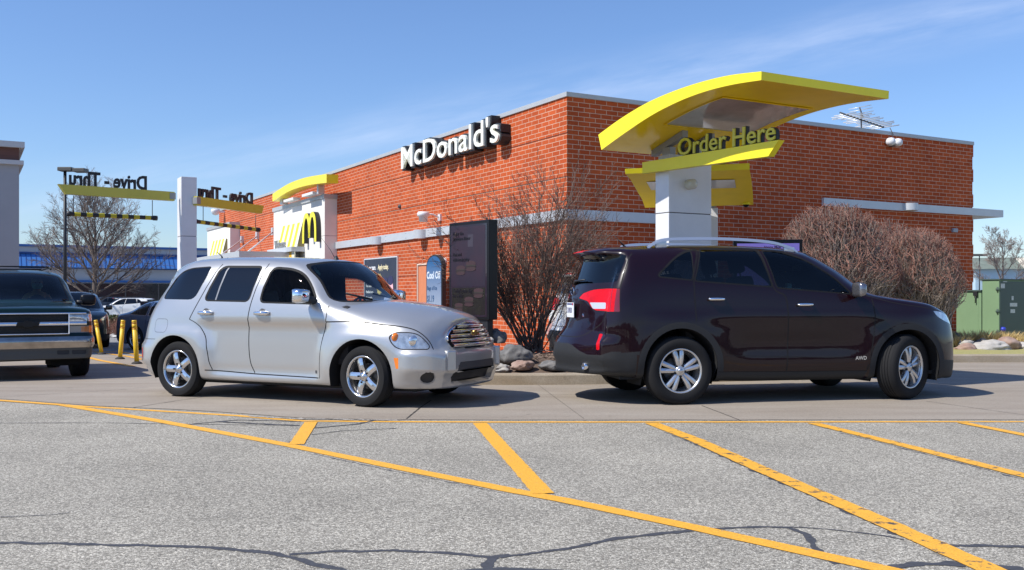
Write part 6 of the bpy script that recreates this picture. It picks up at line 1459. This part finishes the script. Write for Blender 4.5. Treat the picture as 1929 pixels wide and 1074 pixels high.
    gr = B.cut('front', 1, round_poly([(-.40, .72), (.40, .72), (.46, .84), (-.46, .84)], .03), {'name': 'grille', 'mat': M_blk}); B.push(gr, -.03)
    lo = B.cut('front', 1, round_poly([(-.50, .30), (.50, .30), (.55, .46), (-.55, .46)], .03), {'name': 'lower_intake', 'mat': M_blk}); B.push(lo, -.04)
    hs = {}
    for sd in (1, -1):
        for x, z in ((.40, 1.115), (1.42, 1.055)): handle(B, root, x, z, sd, M_chrome if chromeh else col, .19, .035)
    rp_ = B.surf('rear', 1, 0, 1.17)[0]; pp = B.surf('rear', 1, -.02, .96)[0]; wp = B.surf('rear', 1, 0, 1.30)[0]; B.wp = wp
    rl = {}
    for sd in (1, -1):
        rl[sd] = []
        for x in (1.50, 1.40, 1.15, .70, .22, -.10, -.26): 
            o = Vector((x, sd * .60, 3)); h = B.bvh.ray_cast(o, Vector((0, 0, -1)))[0]; rl[sd].append(h if h else Vector((x, sd * .6, 1.65)))
    B.finish(root, col, inner=(1.05, M_int)); wells(root, rims)
    return rims, rp_, pp, rl, wp
def make_suv():
    root = empty('car', (0, 0, 0), 0, 'dark maroon sport utility vehicle with silver roof rails and front wheels turned', 'car')
    B = Body(mkrows(SUV), 2, 6, [6, 6, 5, 6, 5, 5, 3, 3, 3, 3], [3, 4, 5, 6, 5, 5, 6, 6, 6, 7, 7, 6, 5, 5, 4], suv_warp)
    col = paint('maroon_paint', (.009, .0012, .0035), metal=.0, rough=.30, coat=.7, spec=.15)
    rims, rp_, pp, rl, wp = suv_details(root, B, col, glass=glassmat('smoked_glass', (.13, .14, .15), 1, 1.5))
    MR = mat('rail_silver', (.60, .61, .63), .28, metal=.7)
    for sd in (1, -1):
        pts = rl[sd]; ups = [0.0, .040, .075, .088, .088, .075, .0]; m = MB(); rows = []
        for p, u_ in zip(pts, ups): rows.append([(p.x, p.y - .022, p.z + u_ - .02), (p.x, p.y - .014, p.z + u_ + .012), (p.x, p.y + .014, p.z + u_ + .012), (p.x, p.y + .022, p.z + u_ - .02)])
        rr2 = []
        for i in range(4): rr2.append(cat_rom([r[i] for r in rows], 5))
        m.grid([[rr2[i][k] for i in range(4)] for k in range(len(rr2[0]))], close=True); 
        for k in (1, 5): p = pts[k]; m.box((p.x - .06, p.y - .018, p.z - .02), (p.x + .06, p.y + .018, p.z + ups[k]), bev=.006)
        shade_auto(m.build('roof_rail', MR, root), 60)
        mirror(root, 2.02, sd * .86, 1.215, sd, mat('mirror_cap', (.25, .25, .27), .2, metal=.8), M_blk, .10, .20, .17, .05)
        o = root.children[-1]
    for sd in (1, -1):
        for x in (0, 2.66): wheel(root, x, sd * .815, .362, .235, .232, 'ten', side=-1 if sd < 0 else 1, steer=R(24) if x > 1 else 0, spokemat=mat('silver_alloy', (.62, .62, .62), .28, metal=.8))
    m = MB(); m.box((-.62, -.78, .27), (3.2, .78, .31)); m.build('underbody', M_under, root)
    m = MB(); T = Matrix.Translation((-.86, -.55, .40)) @ Matrix.Rotation(R(8), 4, 'Z'); m.lathe([(.03, .0), (.036, -.0), (.040, -.10), (.034, -.105), (.028, -.02), (0, -.01)], 18, axis='x', T=T); m.build('exhaust_tip', M_chrome, root)
    cabin(root, -.8, 2.2, .80, .45, 2.05, 1.12)
    for y in (-.38, .38): seat(root, 1.25, y, .66); seat(root, .42, y, .68)
    steering(root, 1.72, .38, 1.08)
    m = MB(); m.box((1.80, -.10, 1.45), (1.84, .10, 1.52), bev=.012); m.build('rear_view_mirror', M_blk, root)
    m = MB(); m.box((1.80, .15, 1.13), (1.96, .35, 1.24), bev=.01); m.box((1.80, .20, 1.24), (1.86, .25, 1.30)); m.build('tissue_box', mat('tissue_pale', (.45, .62, .60), .6), root)
    # rear number plate, emblem, badges, wiper
    x = pp.x + .012; m = MB(); m.box((x - .012, -.165, .91), (x - .006, .125, 1.075), bev=.002); m.build('number_plate', M_plate, root)
    Tm = Matrix.Translation((x - .0135, .115, .96)) @ Matrix.Rotation(-math.pi / 2, 4, 'Z'); m = MB(); textmb('S 309030', .085, .002, .001, sx=.66, T=Tm, mb=m); m.build('plate_text', mat('plate_ink', (.08, .09, .2), .5), root)
    m = MB(); m.box((x - .014, -.15, 1.05), (x - .0125, .105, 1.067)); m.box((x - .0145, -.145, 1.045), (x - .0135, -.115, 1.070), mi=1); m.build('plate_band', [mat('plate_blue', (.05, .07, .2), .5), M_red], root)
    m = MB(); x = rp_.x; ring = [(x - .006, .062 * math.cos(a * math.pi / 12), 1.20 + .042 * math.sin(a * math.pi / 12)) for a in range(25)]; m.tube(ring, .005, 6, caps=False)
    textmb('KIA', .05, .006, .002, sx=.95, T=Matrix.Translation((x - .012, .046, 1.182)) @ Matrix.Rotation(-math.pi / 2, 4, 'Z'), mb=m); m.build('emblem', M_chrome, root)
    m = MB(); textmb('V6', .045, .006, .001, T=Matrix.Translation((pp.x + .02, -.44, .925)) @ Matrix.Rotation(-math.pi / 2, 4, 'Z'), mb=m); m.build('badge', M_chrome, root)
    m = MB(); m.tube([(wp.x - .01, .05, 1.29), (wp.x - .025, -.02, 1.315), (wp.x - .005, -.34, 1.325)], [.022, .014, .008], 6); m.build('wiper', M_blk, root)
    m = MB(); textmb('AWD', .055, .006, .001, T=Matrix.Translation((2.0, -.962, .455)), mb=m); m.build('side_badge', M_chrome, root)
    m = MB(); m.tube([(-.30, .0, 1.70), (-.36, 0, 1.76), (-.44, .0, 1.84)], [.014, .005, .003], 6); m.build('aerial', M_blk, root)
    return root
su = make_suv(); print('suv scale', place(su, (1283, 764), (1711, 753.5), .93, 2.66))
# ---------------- dark pickup-based vehicle facing us ----------------
def rw(x, pl, z2, z3, z4, *r, **k): return st(x, pl, z2, z3, z4, *r, **k)
BIG = [
 st(4.18, .86, .33, .55, .75, (0, .85, .96), (-.02, .82, 1.055), (-.015, .62, 1.10), (0, .42, 1.115), (.01, .2, 1.122), (.015, 1.125), zf=.33, end=(4.22, 4.24), in2=.02),
 st(4.12, .945, .33, .55, .75, (0, .935, .97), (-.02, .90, 1.08), (-.01, .70, 1.13), (0, .5, 1.145), (0, .25, 1.152), (0, 1.156), zf=.33),
 st(3.95, .985, .33, .56, .78, (0, .975, .99), (0, .935, 1.11), (0, .75, 1.155), (0, .52, 1.17), (0, .26, 1.178), (0, 1.182), zf=.33),
 st(3.60, 1.0, .36, .58, .80, (0, .99, 1.0), (0, .955, 1.13), (0, .78, 1.172), (0, .54, 1.19), (0, .27, 1.20), (0, 1.205), zf=.34),
 st(3.30, 1.0, .38, .58, .80, (0, .99, 1.01), (0, .957, 1.145), (0, .79, 1.185), (0, .55, 1.20), (0, .27, 1.21), (0, 1.215), zf=.34),
 st(2.95, 1.0, .38, .58, .80, (0, .99, 1.02), (0, .96, 1.165), (0, .84, 1.205), (.04, .56, 1.218), (.08, .28, 1.225), (.09, 1.23), zf=.34),
 st(2.62, 1.0, .38, .58, .80, (0, .99, 1.03), (0, .96, 1.19), (0, .87, 1.25), (.12, .58, 1.30), (.18, .29, 1.32), (.20, 1.325), zf=.34),
 st(2.35, 1.0, .38, .58, .80, (0, .99, 1.04), (0, .957, 1.20), (.02, .81, 1.47), (.13, .56, 1.55), (.18, .28, 1.58), (.20, 1.585), zf=.34),
 st(2.08, 1.0, .38, .58, .80, (0, .99, 1.05), (0, .955, 1.21), (0, .76, 1.70), (.08, .54, 1.76), (.12, .27, 1.78), (.13, 1.785), zf=.34),
 st(1.70, 1.0, .38, .58, .80, (0, .99, 1.05), (0, .953, 1.22), (0, .73, 1.785), (0, .53, 1.825), (0, .27, 1.845), (0, 1.85), zf=.34),
 st(.80, 1.0, .38, .58, .80, (0, .99, 1.05), (0, .953, 1.22), (0, .73, 1.80), (0, .53, 1.84), (0, .27, 1.86), (0, 1.865), zf=.34),
 st(-.20, 1.0, .40, .60, .82, (0, .99, 1.05), (0, .953, 1.22), (0, .73, 1.80), (0, .53, 1.84), (0, .27, 1.86), (0, 1.865), zf=.36),
 st(-.80, 1.0, .42, .60, .82, (0, .99, 1.05), (0, .95, 1.22), (0, .72, 1.79), (0, .52, 1.83), (0, .26, 1.85), (0, 1.855), zf=.38),
 st(-1.08, .99, .43, .60, .82, (0, .975, 1.05), (0, .93, 1.22), (.02, .70, 1.76), (.02, .51, 1.80), (.02, .25, 1.82), (.02, 1.825), zf=.40),
 st(-1.20, .94, .44, .60, .82, (0, .925, 1.05), (.01, .89, 1.22), (.04, .68, 1.70), (.04, .50, 1.74), (.04, .25, 1.76), (.04, 1.765), zf=.41),
 st(-1.25, .86, .45, .60, .82, (0, .85, 1.05), (.01, .82, 1.22), (.03, .64, 1.60), (.03, .47, 1.66), (.03, .24, 1.68), (.03, 1.685), zf=.42, end=(-1.27, -1.28), in2=.02)]
def big_warp(p):
    x, y, z = p; s = 1 if y > 0 else -1; ay = abs(y); q = Vector(p)
    if x > 3.7: b = sst(.50, .54, z) * (1 - sst(.66, .71, z)); q.x += .075 * b * sst(3.7, 4.1, x); q.y += s * .02 * b * sst(.6, .9, ay); q.x += .03 * (1 - sst(.48, .52, z)) * sst(3.9, 4.1, x)
    return q
def make_big():
    root = empty('car', (0, 0, 0), 0, 'large black-green vehicle facing the camera with chrome bumper at the left edge', 'car')
    B = Body(mkrows(BIG), 2, 6, [6, 6, 5, 5, 5, 5, 3, 3, 3, 3], [2, 3, 5, 4, 5, 5, 4, 4, 4, 6, 6, 5, 4, 2, 2], big_warp)
    col = paint('dark_green_paint', (.002, .014, .013), rough=.3, spec=.15, coat=.6)
    rims = arches(B, [(0, .42, .46, .47, .0), (3.30, .42, .46, .47, .0)])
    for sd in (1, -1):
        pane(B, 'side', sd, [(1.75, 1.74), (2.02, 1.64), (2.50, 1.27), (2.45, 1.24), (1.15, 1.25), (1.15, 1.74)], .04, G_mid); pane(B, 'side', sd, [(.10, 1.25), (1.02, 1.25), (1.02, 1.74), (.15, 1.74)], .04, G_dark); pane(B, 'side', sd, [(-1.0, 1.27), (-.05, 1.26), (-.05, 1.74), (-.95, 1.70)], .05, G_dark)
        for p in ([(1.08, 1.76), (1.08, .45)], [(.05, 1.76), (.02, 1.0), (.25, .6)], [(2.5, 1.2), (2.52, .45)]): gapline(B, 'side', sd, p, .008)
    P = round_poly([(-.80, 1.27, .05), (.80, 1.27, .05), (.68, 1.71, .07), (.3, 1.755, .2), (-.3, 1.755, .2), (-.68, 1.71, .07)], .05); cw_ = lambda f: f.normal.x > .12 and f.calc_center_median().x < 2.84
    B.cut('front', 1, off_poly(P, .02), {'name': 'windscreen_surround', 'mat': M_rub}, cond=cw_); B.cut('front', 1, P, {'name': 'windscreen', 'mat': glassmat('green_windscreen', (.40, .56, .47), 1, 1.5), 'glass': True}, cond=cw_)
    B.cut('rear', 1, round_poly([(-.66, 1.18), (.66, 1.18), (.55, 1.58), (-.55, 1.58)], .05), {'name': 'rear_window', 'mat': G_dark, 'glass': True})
    ch = B.cut('front', 1, [(-1.2, .505), (1.2, .505), (1.2, .665), (.95, .685), (-.95, .685), (-1.2, .665)], {'name': 'chrome_bumper', 'mat': mat('bumper_chrome', (.40, .37, .34), .16, metal=1, var=.2, vs=6)}, cond=lambda f: f.normal.x > .05 and f.calc_center_median().x > 3.78)
    vl = B.cut('front', 1, [(-1.2, .2), (1.2, .2), (1.2, .505), (-1.2, .505)], {'name': 'front_valance', 'mat': mat('valance_grey', (.07, .07, .065), .6)}, cond=lambda f: f.normal.x > -.2 and f.calc_center_median().x > 3.80)
    for sd in (1, -1):
        for a, b, n_ in ((.42, .60, 'tow_hook_recess'), (.64, .86, 'fog_lamp')): r = B.cut('front', sd, round_poly([(a, .40), (b, .40), (b, .47), (a, .47)], .02), {'name': n_, 'mat': M_blk}, only=(vl,)); B.push(r, -.02)
        hl = B.cut('front', sd, round_poly([(.60, .925), (1.0, .925), (1.0, 1.045), (.60, 1.05)], .012), {'name': 'headlamp', 'mat': M_lampin}, cond=lambda f: f.normal.x > .05 and f.calc_center_median().x > 3.95)
        tl = B.cut('front', sd, round_poly([(.60, .745), (1.0, .745), (1.0, .855), (.60, .85)], .012), {'name': 'parking_lamp', 'mat': mat('clear_dim', (.22, .21, .2), .15, metal=.3, coat=1)}, cond=lambda f: f.normal.x > .05 and f.calc_center_median().x > 3.95)
        B.cut('front', sd, [(.78, .755), (.90, .755), (.90, .84), (.78, .84)], {'name': 'turn_lamp', 'mat': mat('amber_dim', (.45, .16, .04), .25, coat=1)}, only=(tl,), cond=lambda f: f.normal.x > .05)
        B.cut('front', sd, [(.90, .74), (1.02, .74), (1.02, .86), (.90, .86)], {'name': 'side_marker', 'mat': M_amber}, only=(tl,), cond=lambda f: f.normal.x > .05)
    gr = B.cut('front', 1, round_poly([(-.585, .74), (.585, .74), (.585, 1.045), (-.585, 1.045)], .012), {'name': 'grille', 'mat': mat('grille_black', (.010, .010, .010), .6, bump=1, bs=60)}); B.push(gr, -.03)
    pt = lambda y, z, d=.02: (B.surf('front', 1, y, z)[0].x + d if B.surf('front', 1, y, z)[0] else 4.1, y, z)
    ys_ = [-.92, -.86, -.75, -.6, -.4, -.2, 0, .2, .4, .6, .75, .86, .92]
    trims = [([pt(y, 1.055, .01) for y in ys_[1:-1]], .016), ([pt(y, .893, .012) for y in ys_[1:-1]], .034), ([pt(y, .730, .01) for y in ys_[3:-3]], .014)]
    e0 = pt(0, .893, .055)[0]
    h1 = pt(0, 1.15)
    B.finish(root, col, inner=(1.15, M_int)); wells(root, rims, .40)
    for pts, hh in trims: MB().grid([[(x - .02, y, z - hh) for x, y, z in pts], [(x + .022, y, z - hh * .8) for x, y, z in pts], [(x + .030, y, z) for x, y, z in pts], [(x + .022, y, z + hh * .8) for x, y, z in pts], [(x - .02, y, z + hh) for x, y, z in pts]]).build('chrome_trim', M_chrome, root)
    for sd in (-1, 1): x = trims[1][0][3][0]; MB().box((x - .01, min(sd * .585, sd * .60), .735), (x + .02, max(sd * .585, sd * .60), 1.05)).build('chrome_trim', M_chrome, root)
    m = MB(); bt = [(-.17, -.028), (-.06, -.028), (-.05, -.05), (.06, -.05), (.07, -.028), (.15, -.028), (.17, .028), (.06, .028), (.05, .05), (-.05, .05), (-.06, .028), (-.15, .028)]
    m.prism([(y, z + .893) for y, z in bt], e0, e0 + .02, axis='x'); m.build('emblem', M_blkg, root)
    for sd in (1, -1): mirror(root, 2.38, sd * .96, 1.30, sd, M_blkg, M_blk, .16, .26, .22, .06)
    m = MB()
    for sd in (1, -1): m.tube([(1.7, sd * .62, 1.86), (1.65, sd * .62, 1.91), (-.7, sd * .62, 1.91), (-.75, sd * .62, 1.84)], .018, 6)
    for x in (1.45, .3): m.tube([(x, -.62, 1.92), (x, .62, 1.92)], .016, 6)
    m.build('roof_rack', M_blk, root)
    for sd in (-1, 1):
        for x in (0, 3.30): wheel(root, x, sd * .86, .392, .26, .215, 6, side=-1 if sd < 0 else 1)
    m = MB(); m.box((-1.1, -.8, .30), (3.9, .8, .38)); m.build('underbody', M_under, root)
    m = MB(); m.tube([(3.3, -.85, .36), (3.3, .85, .36)], .05, 8); m.tube([(0, -.85, .36), (0, .85, .36)], .06, 8); m.build('axle', M_under, root)
    cabin(root, -1.0, 2.5, .85, .80, 2.5, 1.25)
    # greenish dashboard top as in the photo's windscreen
    MB().box((2.20, -.84, 1.235), (2.72, .84, 1.262), bev=.01).build('dash_top', mat('dash_green', (.16, .22, .17), .8), root)
    for y in (-.42, .42): seat(root, 1.35, y, .82)
    steering(root, 1.95, .42, 1.16)
    for y in (-.45, .25): m = MB(); m.tube([(2.74, y, 1.27), (2.70, y + .1, 1.295), (2.66, y + .52, 1.30)], .012, 5); m.build('wiper', M_blk, root)
    return root
bg_ = make_big(); 
def place_front(root, px_, py_, front_mid, head, sc_):
    a = R(head); d = Vector((math.cos(a), math.sin(a), 0)); c = Vector(px_); o = c - d * front_mid * sc_; z0 = gz(o.x, o.y); z1 = gz(c.x, c.y)
    root.location = (o.x, o.y, z0); root.rotation_euler = (0, -math.atan2(z1 - z0, front_mid * sc_), a); root.scale = (sc_,) * 3
fc = px(52, 600, 14.35); place_front(bg_, (fc.x, fc.y, 0), 0, 4.2, -58, .945)
# the driver of the large vehicle, wearing a blue face mask
def person(parent_mat, loc, label, name='person'):
    """seated figure seen through a windscreen: one continuous body, with hair, mask and shirt"""
    o = empty(name, (0, 0, 0), 0, label, 'person'); o.matrix_world = parent_mat @ Matrix.Translation(loc)
    vs = [(0, 0, 0), (0.0, 0, .22), (-.02, 0, .46), (-.01, 0, .56), (.015, 0, .66), (.02, 0, .74), (-.02, .19, .45), (.06, .27, .20), (.30, .20, .20), (.42, .14, .30), (-.02, -.19, .45), (.06, -.27, .20), (.30, -.20, .20), (.42, -.14, .30), (.10, .10, -.02), (.46, .13, .0), (.50, .13, -.38), (.62, .13, -.42), (.10, -.10, -.02), (.46, -.13, .0), (.50, -.13, -.38), (.62, -.13, -.42)]
    ed = [(0, 1), (1, 2), (2, 3), (3, 4), (4, 5), (2, 6), (6, 7), (7, 8), (8, 9), (2, 10), (10, 11), (11, 12), (12, 13), (0, 14), (14, 15), (15, 16), (16, 17), (0, 18), (18, 19), (19, 20), (20, 21)]
    rad = [.15, .15, .13, .055, .085, .08, .06, .045, .038, .035, .06, .045, .038, .035, .09, .065, .05, .04, .09, .065, .05, .04]
    me = bpy.data.meshes.new('body'); me.from_pydata(vs, ed, []); b = bpy.data.objects.new('body', me); COL.objects.link(b); b.parent = o; me.materials.append(mat('skin', (.50, .30, .21), .6))
    sk = b.modifiers.new('skin', 'SKIN'); 
    for i, v in enumerate(me.skin_vertices[0].data): v.radius = (rad[i], rad[i]); v.use_root = (i == 0)
    ss = b.modifiers.new('sub', 'SUBSURF'); ss.levels = 2; ss.render_levels = 2
    m = MB(); m.lathe([(0, .115), (.05, .105), (.088, .06), (.098, .0), (.09, -.06), (.07, -.09)], 16, c=(-.01, 0, .715)); m.build('hair', mat('hair_grey', (.30, .27, .24), .8), o)
    m = MB(); m.lathe([(.086, .045), (.098, .0), (.092, -.035), (.06, -.06)], 12, c=(.018, 0, .655), a0=-1.2, a1=1.2); m.build('face_mask', mat('mask_blue', (.25, .50, .70), .8), o)
    m = MB(); m.lathe([(.16, -.02), (.175, .15), (.175, .30), (.15, .42), (.07, .50)], 16); q = m.build('shirt', mat('shirt_dark', (.05, .06, .09), .9), o); q.scale = (.9, 1.15, 1)
    for s in (-1, 1): m = MB(); m.lathe([(0, .010), (.012, .006), (.014, 0)], 8, axis='x', c=(.098, s * .032, .705)); m.build('eye', mat('eye_dark', (.03, .02, .02), .2), o)
    return o
bpy.context.view_layer.update()
person(bg_.matrix_world.copy(), (1.42, .42, .92), 'driver in a pale blue face mask behind the windscreen of the large dark vehicle')
# ---------------- smaller vehicles: one sport utility shape, recoloured copies ----------------
def make_far():
    root = empty('car', (0, 0, 0)); B = Body(mkrows(SUV), 2, 6, [3, 3, 3, 4, 3, 3, 2, 1, 2, 1], [2, 2, 3, 3, 3, 3, 4, 4, 3, 4, 4, 3, 3, 3, 2], suv_warp)
    col = paint('far_paint', (.3, .3, .3), rough=.35); suv_details(root, B, col)
    for sd in (1, -1):
        for x in (0, 2.66): wheel(root, x, sd * .815, .362, .235, .232, 6, side=-1 if sd < 0 else 1, n=24)
        mirror(root, 2.02, sd * .86, 1.215, sd, col, M_blk, .12, .20, .17, .05)
        MB().tube([(1.40, sd * .60, 1.66), (1.3, sd * .60, 1.75), (-.1, sd * .60, 1.76), (-.25, sd * .60, 1.68)], .016, 5).build('roof_rail', M_blk, root)
    m = MB(); m.box((-.8, -.78, .22), (3.2, .78, .30)); m.build('underbody', M_under, root); cabin(root, -.8, 2.2, .80, .45, 2.05, 1.12)
    for y in (-.38, .38): seat(root, 1.25, y, .66)
    return root, col
far, fcol = make_far()
def recolor(root, new):
    for ch in [c for c in root.children_recursive if c.type == 'MESH']:
        for i, ms in enumerate(ch.material_slots):
            if ms.material == fcol: ms.link = 'OBJECT'; ms.material = new
def setcar(root, X, Y, head, sc_, label, col, group=None, dz=0):
    a = R(head); d = Vector((math.cos(a), math.sin(a))); z0, z1 = gz(X, Y), gz(X + d.x * 2.6, Y + d.y * 2.6); root.location = (X, Y, z0 + dz); root.rotation_euler = (0, -math.atan2(z1 - z0, 2.6), a); root.scale = (sc_,) * 3
    tag(root, label, 'car', group); recolor(root, col)
GP_ = 'parked and queueing vehicles beyond the wagon'
def at_px(u, Y): return (u - CX) / FPX * Y
P_w = paint('white_paint', (.72, .72, .70), rough=.4); P_g = paint('slate_paint', (.05, .055, .062), rough=.35, metal=.3); P_d = paint('navy_paint', (.02, .024, .032), rough=.35); P_gr = paint('forest_paint', (.02, .035, .03), rough=.35, metal=.2)
lst = [(at_px(268, 73), 73, 187, .97, 'white sport utility vehicle facing left in the far lot', P_w), (at_px(195, 83), 83, 32, 1.0, 'slate grey sport utility vehicle with lit red tail lamp beside the bare tree trunk', P_g), (at_px(233, 81), 81, 32, 1.0, 'dark navy sport utility vehicle parked between the slate one and the white one', P_d), (at_px(255, 92), 92, 20, 1.0, 'second white vehicle showing only its roof behind the nearer white one', P_w),
       (-14.5, 31.7, -62, 1.0, 'dark green vehicle with lit headlamp queueing behind the large black-green one', P_gr), (1.68, 16.9, 29, .95, 'white vehicle with red tail lamps mostly hidden behind the bare bush', P_w)]
roots = [far] + [copy_tree(far) for _ in lst[1:]]
for r, (X, Y, h, s_, lb, c_) in zip(roots, lst):
    setcar(r, X, Y, h, s_, lb, c_, GP_)
# ---------------- blue-grey saloon ----------------
SED = [
 st(3.52, .62, .20, .36, .50, (0, .61, .60), (-.01, .57, .68), (.01, .45, .70), (.03, .3, .715), (.04, .15, .72), (.05, .725), zf=.2, end=(3.6, 3.64), in2=.02),
 st(3.42, .78, .20, .37, .52, (0, .765, .66), (0, .70, .76), (0, .56, .785), (0, .4, .80), (0, .2, .81), (0, .815)),
 st(3.22, .86, .20, .38, .54, (0, .845, .70), (0, .79, .83), (0, .64, .86), (0, .45, .875), (0, .22, .885), (0, .89)),
 st(3.00, .895, .20, .40, .56, (0, .885, .74), (0, .84, .87), (0, .68, .90), (0, .48, .92), (0, .24, .93), (0, .935)),
 st(2.72, .905, .20, .40, .58, (0, .895, .77), (0, .855, .90), (0, .70, .935), (0, .5, .95), (0, .25, .96), (0, .965)),
 st(2.35, .905, .20, .40, .60, (0, .895, .78), (0, .86, .92), (0, .75, .96), (0, .52, .985), (0, .26, .995), (0, 1.0)),
 st(2.00, .905, .20, .40, .60, (0, .895, .79), (0, .86, .94), (0, .76, 1.0), (.12, .55, 1.05), (.18, .28, 1.07), (.20, 1.075)),
 st(1.60, .905, .20, .40, .60, (0, .895, .80), (0, .86, .95), (.05, .68, 1.20), (.15, .5, 1.26), (.22, .26, 1.28), (.24, 1.285)),
 st(1.15, .905, .20, .40, .60, (0, .895, .81), (0, .86, .96), (.06, .61, 1.37), (.10, .47, 1.41), (.15, .24, 1.425), (.16, 1.43)),
 st(.80, .905, .20, .40, .60, (0, .895, .81), (0, .86, .965), (0, .60, 1.40), (0, .45, 1.435), (0, .23, 1.45), (0, 1.455)),
 st(.35, .905, .20, .40, .60, (0, .895, .82), (0, .86, .98), (0, .60, 1.39), (0, .45, 1.42), (0, .23, 1.435), (0, 1.44)),
 st(-.05, .905, .21, .40, .60, (0, .895, .82), (0, .86, .99), (.02, .62, 1.30), (.04, .46, 1.355), (.05, .23, 1.37), (.05, 1.375)),
 st(-.40, .90, .22, .40, .60, (0, .89, .82), (0, .86, 1.0), (0, .68, 1.13), (.04, .50, 1.19), (.06, .25, 1.205), (.06, 1.21)),
 st(-.70, .885, .24, .42, .60, (0, .87, .82), (0, .84, 1.0), (0, .70, 1.06), (0, .5, 1.08), (0, .25, 1.09), (0, 1.09)),
 st(-.88, .84, .26, .44, .60, (0, .825, .82), (0, .78, .98), (0, .64, 1.04), (0, .45, 1.055), (0, .22, 1.06), (0, 1.06)),
 st(-.96, .68, .27, .45, .60, (0, .67, .82), (.02, .64, .95), (.04, .52, 1.02), (.04, .38, 1.035), (.03, .19, 1.04), (.03, 1.045), end=(-1.02, -1.05), in2=.02)]
def make_saloon():
    root = empty('car', (0, 0, 0), 0, 'blue-grey saloon heading right, partly hidden behind the silver wagon tail', 'car', GP_); B = Body(mkrows(SED), 2, 6, [4, 4, 4, 4, 4, 4, 2, 2, 2, 2], [2, 3, 4, 4, 4, 4, 4, 4, 4, 4, 4, 4, 4, 3, 2])
    col = paint('bluegrey_paint', (.08, .125, .19), metal=.4, rough=.3); rims = arches(B, [(0, .33, .38, .39, 0), (2.72, .33, .38, .39, 0)])
    for sd in (1, -1):
        pane(B, 'side', sd, [(-.32, 1.04), (.40, 1.01), (.42, 1.37, .05), (.1, 1.34, .15)], .03, G_mid, trimmat=M_chrome, trim=.012); pane(B, 'side', sd, [(.50, 1.01), (1.80, .98), (1.5, 1.20, .2), (1.2, 1.36, .1), (.52, 1.385)], .03, G_mid, trimmat=M_chrome, trim=.012)
        for p in ([(.45, 1.40), (.45, .9), (.42, .3)], [(-.30, 1.1), (-.12, .85), (.25, .62), (.32, .3)], [(1.68, .95), (1.70, .3)]): gapline(B, 'side', sd, p, .01)
        B.cut(140, sd, round_poly([(.35, .95), (-.0, .99), (-.10, .97), (-.10, .80), (.30, .80)], .02), {'name': 'tail_lamp', 'mat': M_red}); B.cut(35, sd, round_poly([(-1.1, .72), (-1.5, .70), (-1.5, .60), (-1.15, .62)], .02), {'name': 'headlamp', 'mat': M_lampin})
        handle(B, root, -.02, .86, sd, col, .18, .03); handle(B, root, .62, .86, sd, col, .18, .03)
    P = round_poly([(-.66, 1.03), (.66, 1.03), (.52, 1.38), (-.52, 1.38)], .05); B.cut('front', 1, P, {'name': 'windscreen', 'mat': G_mid, 'glass': True}, cond=lambda f: f.normal.x > .1 and f.calc_center_median().x < 2.3)
    P = round_poly([(-.60, 1.14), (.60, 1.14), (.50, 1.36), (-.50, 1.36)], .05); B.cut('rear', 1, P, {'name': 'rear_window', 'mat': G_dark, 'glass': True}, cond=lambda f: f.normal.x < -.1)
    B.finish(root, col, inner=(.95, M_int)); wells(root, rims)
    for sd in (1, -1):
        for x in (0, 2.72): wheel(root, x, sd * .80, .325, .21, .225, 'ten', side=-1 if sd < 0 else 1, n=28)
        mirror(root, 1.72, sd * .84, 1.02, sd, col, M_blk, .12, .18, .13, .05)
    MB().box((-.7, -.72, .17), (3.2, .72, .24)).build('underbody', M_under, root); cabin(root, -.5, 2.0, .74, .40, 1.9, .93)
    for y in (-.37, .37): seat(root, .95, y, .45); seat(root, .15, y, .47)
    return root
sd_ = make_saloon(); p = px(245, 600, 27); a_s = R(-30); sd_.location = (at_px(254, 27.8) - .9 * math.sin(a_s), 27.8 + .9 * math.cos(a_s), gz(-11, 28.5)); sd_.rotation_euler = (0, 0, a_s)
